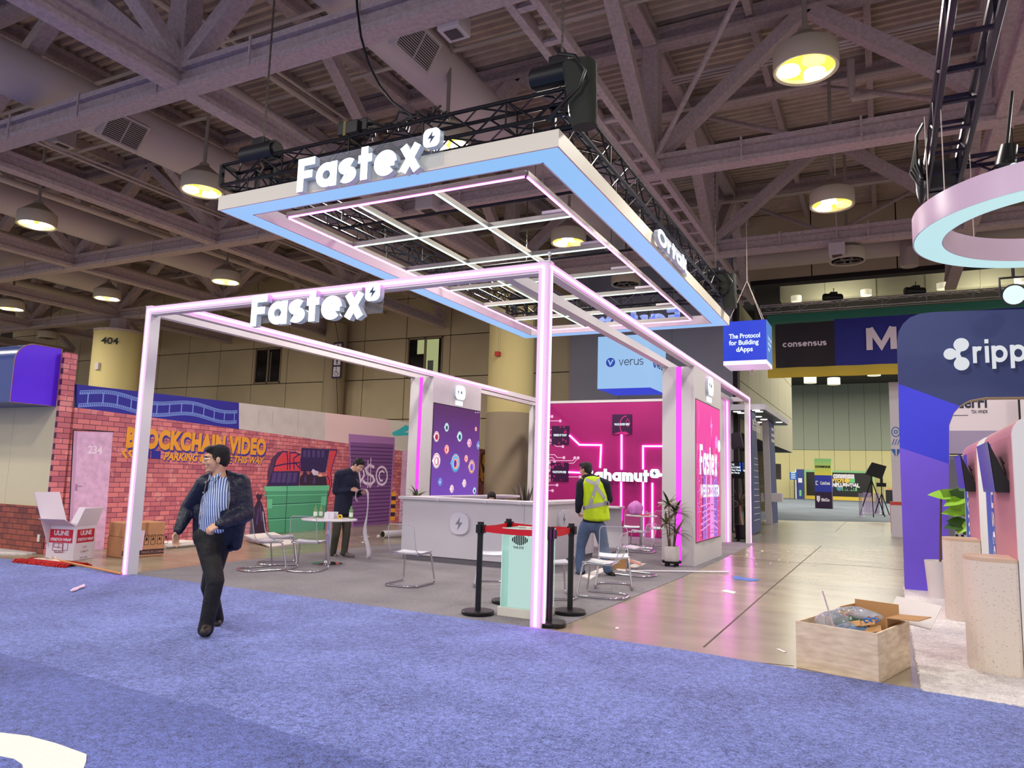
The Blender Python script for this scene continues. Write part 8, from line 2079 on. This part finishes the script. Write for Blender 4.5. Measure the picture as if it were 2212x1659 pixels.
MB().tube([A(512, 400, -.13), A(520, 520, -.15), A(505, 600, -.17)], .0035, 5).build('zip', m_gold, p1, org=O1); MB().tube([A(352, 390, -.13), A(318, 560, -.15), A(302, 700, -.15), A(285, 820, -.1)], .0035, 5).build('zip', m_gold, p1, org=O1)
MB().tube([A(300, 820, -.13), A(293, 870, -.13)], .006, 6).build('key_clip', m_chrome, p1, org=O1)
sA = shoe(p1, 'shoe', A(366, 1470, -.2), A(322, 1512, -.42), .018, m_shoe, O1, .052)
sB = shoe(p1, 'shoe', A(438, 1400, .38), A(425, 1452, .16), .018, m_shoe, O1, .048)

# ---- man at the round table
def cB(x, y): return (500+x/4.367, 880+y/4.367)
g, J2, S2 = jointer(742, 1203)
p2 = thing('person', 'man in a navy overshirt by the round table, looking down at a strip', 'person', (g.x, g.y, .006)); O2 = p2.location.copy()
def B(x, y, dd=0.0): return J2(*cB(x, y), dd)
FB2 = (SX*.8-SD*.55).normalized(); RB2 = Vector((FB2.y, -FB2.x, 0)); M2_ = Matrix((RB2, FB2, Vector((0,0,1)))).transposed()
hipL, hipR = B(1010, 1010, -.05), B(1085, 1010, .10)
kneeL, ankL = B(985, 1200, -.08), B(955, 1385, .02); kneeR, ankR = B(1085, 1190, .02), B(1062, 1372, -.02)
shN, shF = B(1015, 635, -.14), B(1150, 625, .16)
elN, wrN = B(985, 790, -.12), B(1120, 775, -.16); elF, wrF = B(1190, 815, .12), B(1225, 805, -.02)
chest, belly, pelv, nk, hc = B(1080, 700, 0), B(1060, 860, 0), B(1045, 985, 0), B(1130, 600, .0), B(1198, 545, -.01)
hf = (SX*.78-SD*.35+Vector((0,0,-.62))).normalized()
bl = Blob(); HD, HM = head(bl, hc, hf, (0, 0, 1), 1.0)
bl.cap(HD(0, -.03, -.06), nk, .054, .058).torso([(B(1105, 640, .01), .1, .075), (chest, .14, .095), (belly, .13, .095), (pelv, .14, .1)], M2_).cap(nk, B(1105, 640, .01), .058, .07)
bl.chain([shN, elN, wrN], [.05, .04, .029]).chain([shF, elF, wrF], [.05, .04, .029]).chain([hipL, kneeL, ankL], [.085, .055, .04]).chain([hipR, kneeR, ankR], [.085, .055, .04])
hand(bl, wrN+(wrN-elN).normalized()*.012, B(1185, 780, -.16)-wrN, SD*.7+Vector((0,0,-.5)), Vector((0,0,1)), .6); hand(bl, wrF+SX*.01, B(1275, 800, -.06)-wrF, -SD*.6+Vector((0,0,.4)), Vector((0,0,1)), .6)
bl.build('body', m_skin2, p2, .0075, 2, O2); face_parts(p2, HD, HM, O2, 1.0); hair(p2, HD, HM, O2, 1.0, .028)
m_ovs = mat('overshirt_navy', (30, 36, 58), .8, bump=(14, .8)); m_olive = mat('trousers_olive', (78, 76, 66), .85, bump=(12, .8))
tb = Blob().ell(pelv, .165, .12, .11, M2_).cap(hipL, kneeL, .098, .075).cap(kneeL, ankL, .074, .06).cap(hipR, kneeR, .098, .075).cap(kneeR, ankR, .074, .062); tb.build('trousers', m_olive, p2, .011, 4, O2)
jk = Blob().torso([(B(1100, 625, .01), .14, .1), (B(1085, 680, 0), .19, .132), (B(1070, 780, 0), .19, .142), (B(1055, 900, 0), .185, .145), (B(1048, 1000, 0), .19, .148)], M2_)
jk.chain([shN, elN, wrN+(elN-wrN).normalized()*.02], [.085, .07, .048]).chain([shF, elF, wrF+(elF-wrF).normalized()*.02], [.085, .07, .048]).cap(shN, nk, .08, .065).cap(shF, nk, .08, .065)
jk.build('overshirt', m_ovs, p2, .011, 4, O2)
c_ = Blob().cap(nk+RB2*.05+Vector((0,0,.0)), nk+FB2*.075+Vector((0,0,-.05)), .022, .016).cap(nk-RB2*.05, nk+FB2*.075+Vector((0,0,-.05)), .022, .016).cap(nk+RB2*.05, nk-RB2*.05-FB2*.03, .024, .024); c_.build('collar', m_ovs, p2, .008, 2, O2)
Blob().cap(wrN+(elN-wrN).normalized()*.03, wrN, .03, .03).build('watch_strap', m_black, p2, .008, 1, O2)
for k in range(3): Blob().ell(B(1170+8*k, 680+12*k, -.1)+FB2*.03, .007, .007, .007).build('button', m_wh, p2, .0035, 1, O2)
m_snk = mat('sneaker_taupe', (132, 118, 116), .7)
shoe(p2, 'shoe', B(1035, 1400, .02), B(1165, 1420, -.14), .006, m_snk, O2, .046); shoe(p2, 'shoe', B(925, 1395, .1), B(1000, 1418, -.06), .006, m_snk, O2, .046)
# the white strip he holds, curling down to the floor
m_vinyl = mat('vinyl_strip', (226, 220, 226), .45)
def ribbon(pts, ws, nrm=None):
    vs = []
    for p_, w_ in zip(pts, ws): 
        s_ = Vector(w_) if isinstance(w_, (tuple, Vector)) else SX*w_
        vs += [p_-s_, p_+s_]
    fs = []
    for k in range(len(pts)-1): fs += [(2*k, 2*k+1, 2*k+3, 2*k+2)]
    return MB()._add(vs, fs)
pts = []; ws = []
for (x, y, dd, sx, sd) in ((1190, 888, -.12, .012, .01), (1172, 860, -.13, .006, .02), (1175, 810, -.14, .006, .03), (1200, 778, -.15, .004, .045), (1235, 768, -.15, .004, .05), (1268, 775, -.14, .006, .05), (1285, 800, -.12, .01, .045), (1288, 860, -.11, .008, .03), (1286, 940, -.1, .006, .02), (1276, 1030, -.1, .010, .015), (1262, 1110, -.1, .022, .01), (1258, 1180, -.1, .034, .01), (1268, 1240, -.12, .038, .01), (1285, 1300, -.16, .036, .02), (1298, 1360, -.2, .034, .03), (1292, 1410, -.26, .03, .05)):
    pts.append(B(x, y, dd)); ws.append(SX*sx*1.0+SD*sd)
a = GZ(*cB(1290, 1425), .012); e_ = GZ(*cB(1090, 1482), .012)
pts += [a, a.lerp(e_, .4), e_]; ws += [SX*.012+SD*.06]*3
for k in range(len(pts)): pts[k].z = max(pts[k].z, .012)
rb_ = ribbon(pts, ws).build('vinyl_strip', m_vinyl, smooth=80); so_ = rb_.modifiers.new('solid', 'SOLIDIFY'); so_.thickness = .003
tag(rb_, 'long white vinyl strip hanging from the hands of the man in overshirt', 'strip')

# ---- man in the hi-vis vest, seen from behind
def cC(x, y): return (1150+x/4.148, 960+y/4.148)
def cD(x, y): return (1150+x/4.366, 820+y/4.366)
g, J3, S3 = jointer(1292, 1243)
p3 = thing('person', 'man in a yellow hi-vis vest and jeans, seen from behind', 'person', (g.x, g.y, .006)); O3 = p3.location.copy()
def Cc(x, y, dd=0.0): return J3(*cC(x, y), dd)
def Dd(x, y, dd=0.0): return J3(*cD(x, y), dd)
FB3 = (SD*.93-SX*.36).normalized(); RB3 = Vector((FB3.y, -FB3.x, 0)); M3_ = Matrix((RB3, FB3, Vector((0,0,1)))).transposed()
hipL, hipR = Cc(480, 735, .0), Cc(600, 740, 0)
kneeL, ankL = Cc(428, 920, .06), Cc(430, 1130, .0); kneeR, ankR = Cc(640, 910, .06), Cc(672, 1120, -.02)
shL, shR = Dd(460, 985, 0), Dd(690, 985, 0.02)
elL, wrL = Dd(440, 1165, .02), Dd(430, 1245, .12); elR, wrR = Dd(722, 1130, .06), Dd(660, 1200, .26)
chest, belly, pelv, nk, hc = Dd(580, 1020, 0), Dd(590, 1190, 0), Dd(575, 1350, 0), Dd(520, 905, .0), Dd(503, 850, .02)
hf = (-SX*.72+SD*.62+Vector((0,0,-.12))).normalized()
bl = Blob(); HD, HM = head(bl, hc, hf, (-.06*SX.x, -.06*SX.y, 1), 1.0)
bl.cap(HD(0, -.02, -.06), nk, .056, .06).torso([(Dd(540, 935, 0), .1, .08), (chest, .15, .1), (belly, .145, .1), (pelv, .14, .1)], M3_)
bl.chain([shL, elL, wrL], [.052, .042, .03]).chain([shR, elR, wrR], [.052, .042, .03]).chain([hipL, kneeL, ankL], [.088, .057, .042]).chain([hipR, kneeR, ankR], [.088, .057, .042])
hand(bl, wrL, Dd(455, 1300, .2)-wrL, SX*.8, SD, .55); hand(bl, wrR, -SX*.6+SD*.6, -SD, Vector((0,0,1)), .5)
bl.build('body', m_skin3, p3, .0075, 2, O3); face_parts(p3, HD, HM, O3, 1.0); hair(p3, HD, HM, O3, 1.0, .03)
m_jean = mat('jeans', (86, 104, 136), .85, noise=(7, .18), bump=(13, 1.0)); m_sweat = mat('sweater_navy', (26, 28, 44), .85, bump=(14, .7))
tb = Blob().ell(Cc(540, 725, 0), .18, .135, .12, M3_).cap(hipL, kneeL, .112, .086).cap(kneeL, ankL, .086, .072).cap(hipR, kneeR, .112, .086).cap(kneeR, ankR, .086, .072); tb.build('jeans', m_jean, p3, .011, 4, O3)
jk = Blob().torso([(Dd(548, 935, 0), .14, .1), (Dd(565, 985, 0), .185, .125), (Dd(585, 1090, 0), .188, .138), (Dd(585, 1220, 0), .185, .14), (Dd(575, 1330, 0), .182, .14)], M3_)
jk.chain([shL, elL, wrL+(elL-wrL).normalized()*.02], [.082, .068, .048]).chain([shR, elR, wrR], [.082, .068, .048]).cap(shL, nk, .076, .06).cap(shR, nk, .076, .06).cap(nk, nk+Vector((0,0,.03)), .066, .062); jk.build('sweater', m_sweat, p3, .011, 4, O3)
m_vest = mat('hi_vis_yellow', (196, 226, 20), .6, bump=(10, .8), emit=None); m_refl = mat('reflective_grey', (168, 166, 170), .4)
vest = Blob().torso([(Dd(555, 935, 0), .145, .115), (Dd(570, 985, 0), .195, .148), (Dd(592, 1090, 0), .205, .162), (Dd(600, 1200, -.01), .218, .17), (Dd(606, 1310, -.02), .232, .178)], M3_).cap(shL.lerp(nk, .45), nk+Vector((0,0,-.06)), .07, .07).cap(shR.lerp(nk, .45), nk+Vector((0,0,-.06)), .07, .07)
def cutv(c, n):
    px, py, w = PJ(*c); x, y = (px-1150)*4.366, (py-820)*4.366
    back = (c-chest).dot(FB3) < .05
    if y > 1338: return True
    if back and (x < 440+(y-980)*.06 and y < 1200): return True
    if back and y > 1255 and x < 490+.0*(y): return (x < 480)
    return False
vo = vest.build('vest', m_vest, p3, .011, 5, O3, cut=cutv)
m_tape_ = m_refl
from mathutils.bvhtree import BVHTree
_vbm = bmesh.new(); _vbm.from_mesh(vo.data); _tree = BVHTree.FromBMesh(_vbm)
def tape(pts, w):
    """reflective tape laid on the vest: rays from behind find the cloth"""
    P = []
    for k in range(len(pts)-1):
        n = 10
        for q in range(n+(k == len(pts)-2)): P.append((pts[k][0]+(pts[k+1][0]-pts[k][0])*q/n, pts[k][1]+(pts[k+1][1]-pts[k][1])*q/n))
    vs = []; row = []
    for i, (x, y) in enumerate(P):
        a = P[max(i-1, 0)]; b = P[min(i+1, len(P)-1)]; dx, dy = b[0]-a[0], b[1]-a[1]; L_ = sqrt(dx*dx+dy*dy); nx, ny = -dy/L_*w/2, dx/L_*w/2
        for sg in (-1, 1):
            q = Dd(x+nx*sg, y+ny*sg, -.6)-O3; d = ray(*cD(x+nx*sg, y+ny*sg)).normalized()
            hit = _tree.ray_cast(q, d)
            vs.append((hit[0] if hit[0] else q+d*.45)-d*.005)
    fs = [(2*k, 2*k+1, 2*k+3, 2*k+2) for k in range(len(P)-1)]
    MB()._add(vs, fs).build('reflective_tape', m_tape_, p3, smooth=60)
tape([(628, 935), (600, 1010), (545, 1180)], 34); tape([(500, 945), (580, 975), (640, 1060), (705, 1160)], 32); tape([(478, 1212), (560, 1195), (640, 1178), (728, 1165)], 36)
_vbm.free()
shoe(p3, 'shoe', Cc(455, 1165, -.02), Cc(385, 1180, .16), .006, m_shoe, O3, .052); shoe(p3, 'shoe', Cc(668, 1165, .06), Cc(745, 1190, -.12), .006, m_shoe, O3, .052)

# ---- person sitting behind the counter, only the hair showing over the top
p = GY(1062, 1073, 12.6)
p4 = thing('person', 'dark-haired person sitting behind the counter, only the top of the head showing', 'person', (p.x, 12.6, .006)); O4 = p4.location.copy()
zt4 = GY(1062, 1062, 12.6).z
hc = Vector((p.x, 12.6, zt4-.135)); bl = Blob(); HD, HM = head(bl, hc, -SD+Vector((0,0,-.35)), (0, 0, 1), 1.0)
zz = zt4-.30
bl.cap(HD(0, -.03, -.07), Vector((p.x, 12.63, zz)), .055, .06).ell((p.x, 12.68, zz-.2), .17, .11, .2).ell((p.x, 12.7, zz-.42), .15, .12, .14).cap((p.x-.09, 12.65, zz-.46), (p.x-.1, 12.28, zz-.4), .08, .06).cap((p.x+.09, 12.65, zz-.46), (p.x+.1, 12.28, zz-.4), .08, .06).cap((p.x-.1, 12.28, zz-.4), (p.x-.1, 12.3, .07), .055, .04).cap((p.x+.1, 12.28, zz-.4), (p.x+.1, 12.3, .07), .055, .04)
for q in (-1, 1): bl.cap((p.x+q*.17, 12.68, zz-.08), (p.x+q*.2, 12.6, zz-.32), .05, .04).cap((p.x+q*.2, 12.6, zz-.32), (p.x+q*.08, 12.4, zz-.34), .04, .03); hand(bl, (p.x+q*.08, 12.4, zz-.34), (-q*.3, -1, 0), (0, 0, -1), (-q, 0, 0), .4)
bl.build('body', m_skin2, p4, .009, 2, O4); face_parts(p4, HD, HM, O4, 1.0); hair(p4, HD, HM, O4, 1.04, .034)
Blob().ell((p.x, 12.68, zz-.2), .19, .13, .22).ell((p.x, 12.7, zz-.42), .17, .14, .14).build('top', m_tblack, p4, .012, 3, O4)
for q in (-1, 1): shoe(p4, 'shoe', (p.x+q*.1, 12.36, .01), (p.x+q*.1, 12.1, .01), .006, m_shoe, O4, .045)
t = thing('stool', 'stool behind the counter under the seated person', 'stool', (p.x, 12.75, .006)); MB().cyl((0,0,zz-.62), (0,0,zz-.56), .18, n=20).build('seat', m_black, t); MB().cyl((0,0,.02), (0,0,zz-.62), .03, n=10).build('column', m_chrome, t); MB().lathe([(0, 0), (.2, 0), (.2, .015), (0, .03)], n=20).build('base', m_chrome, t)
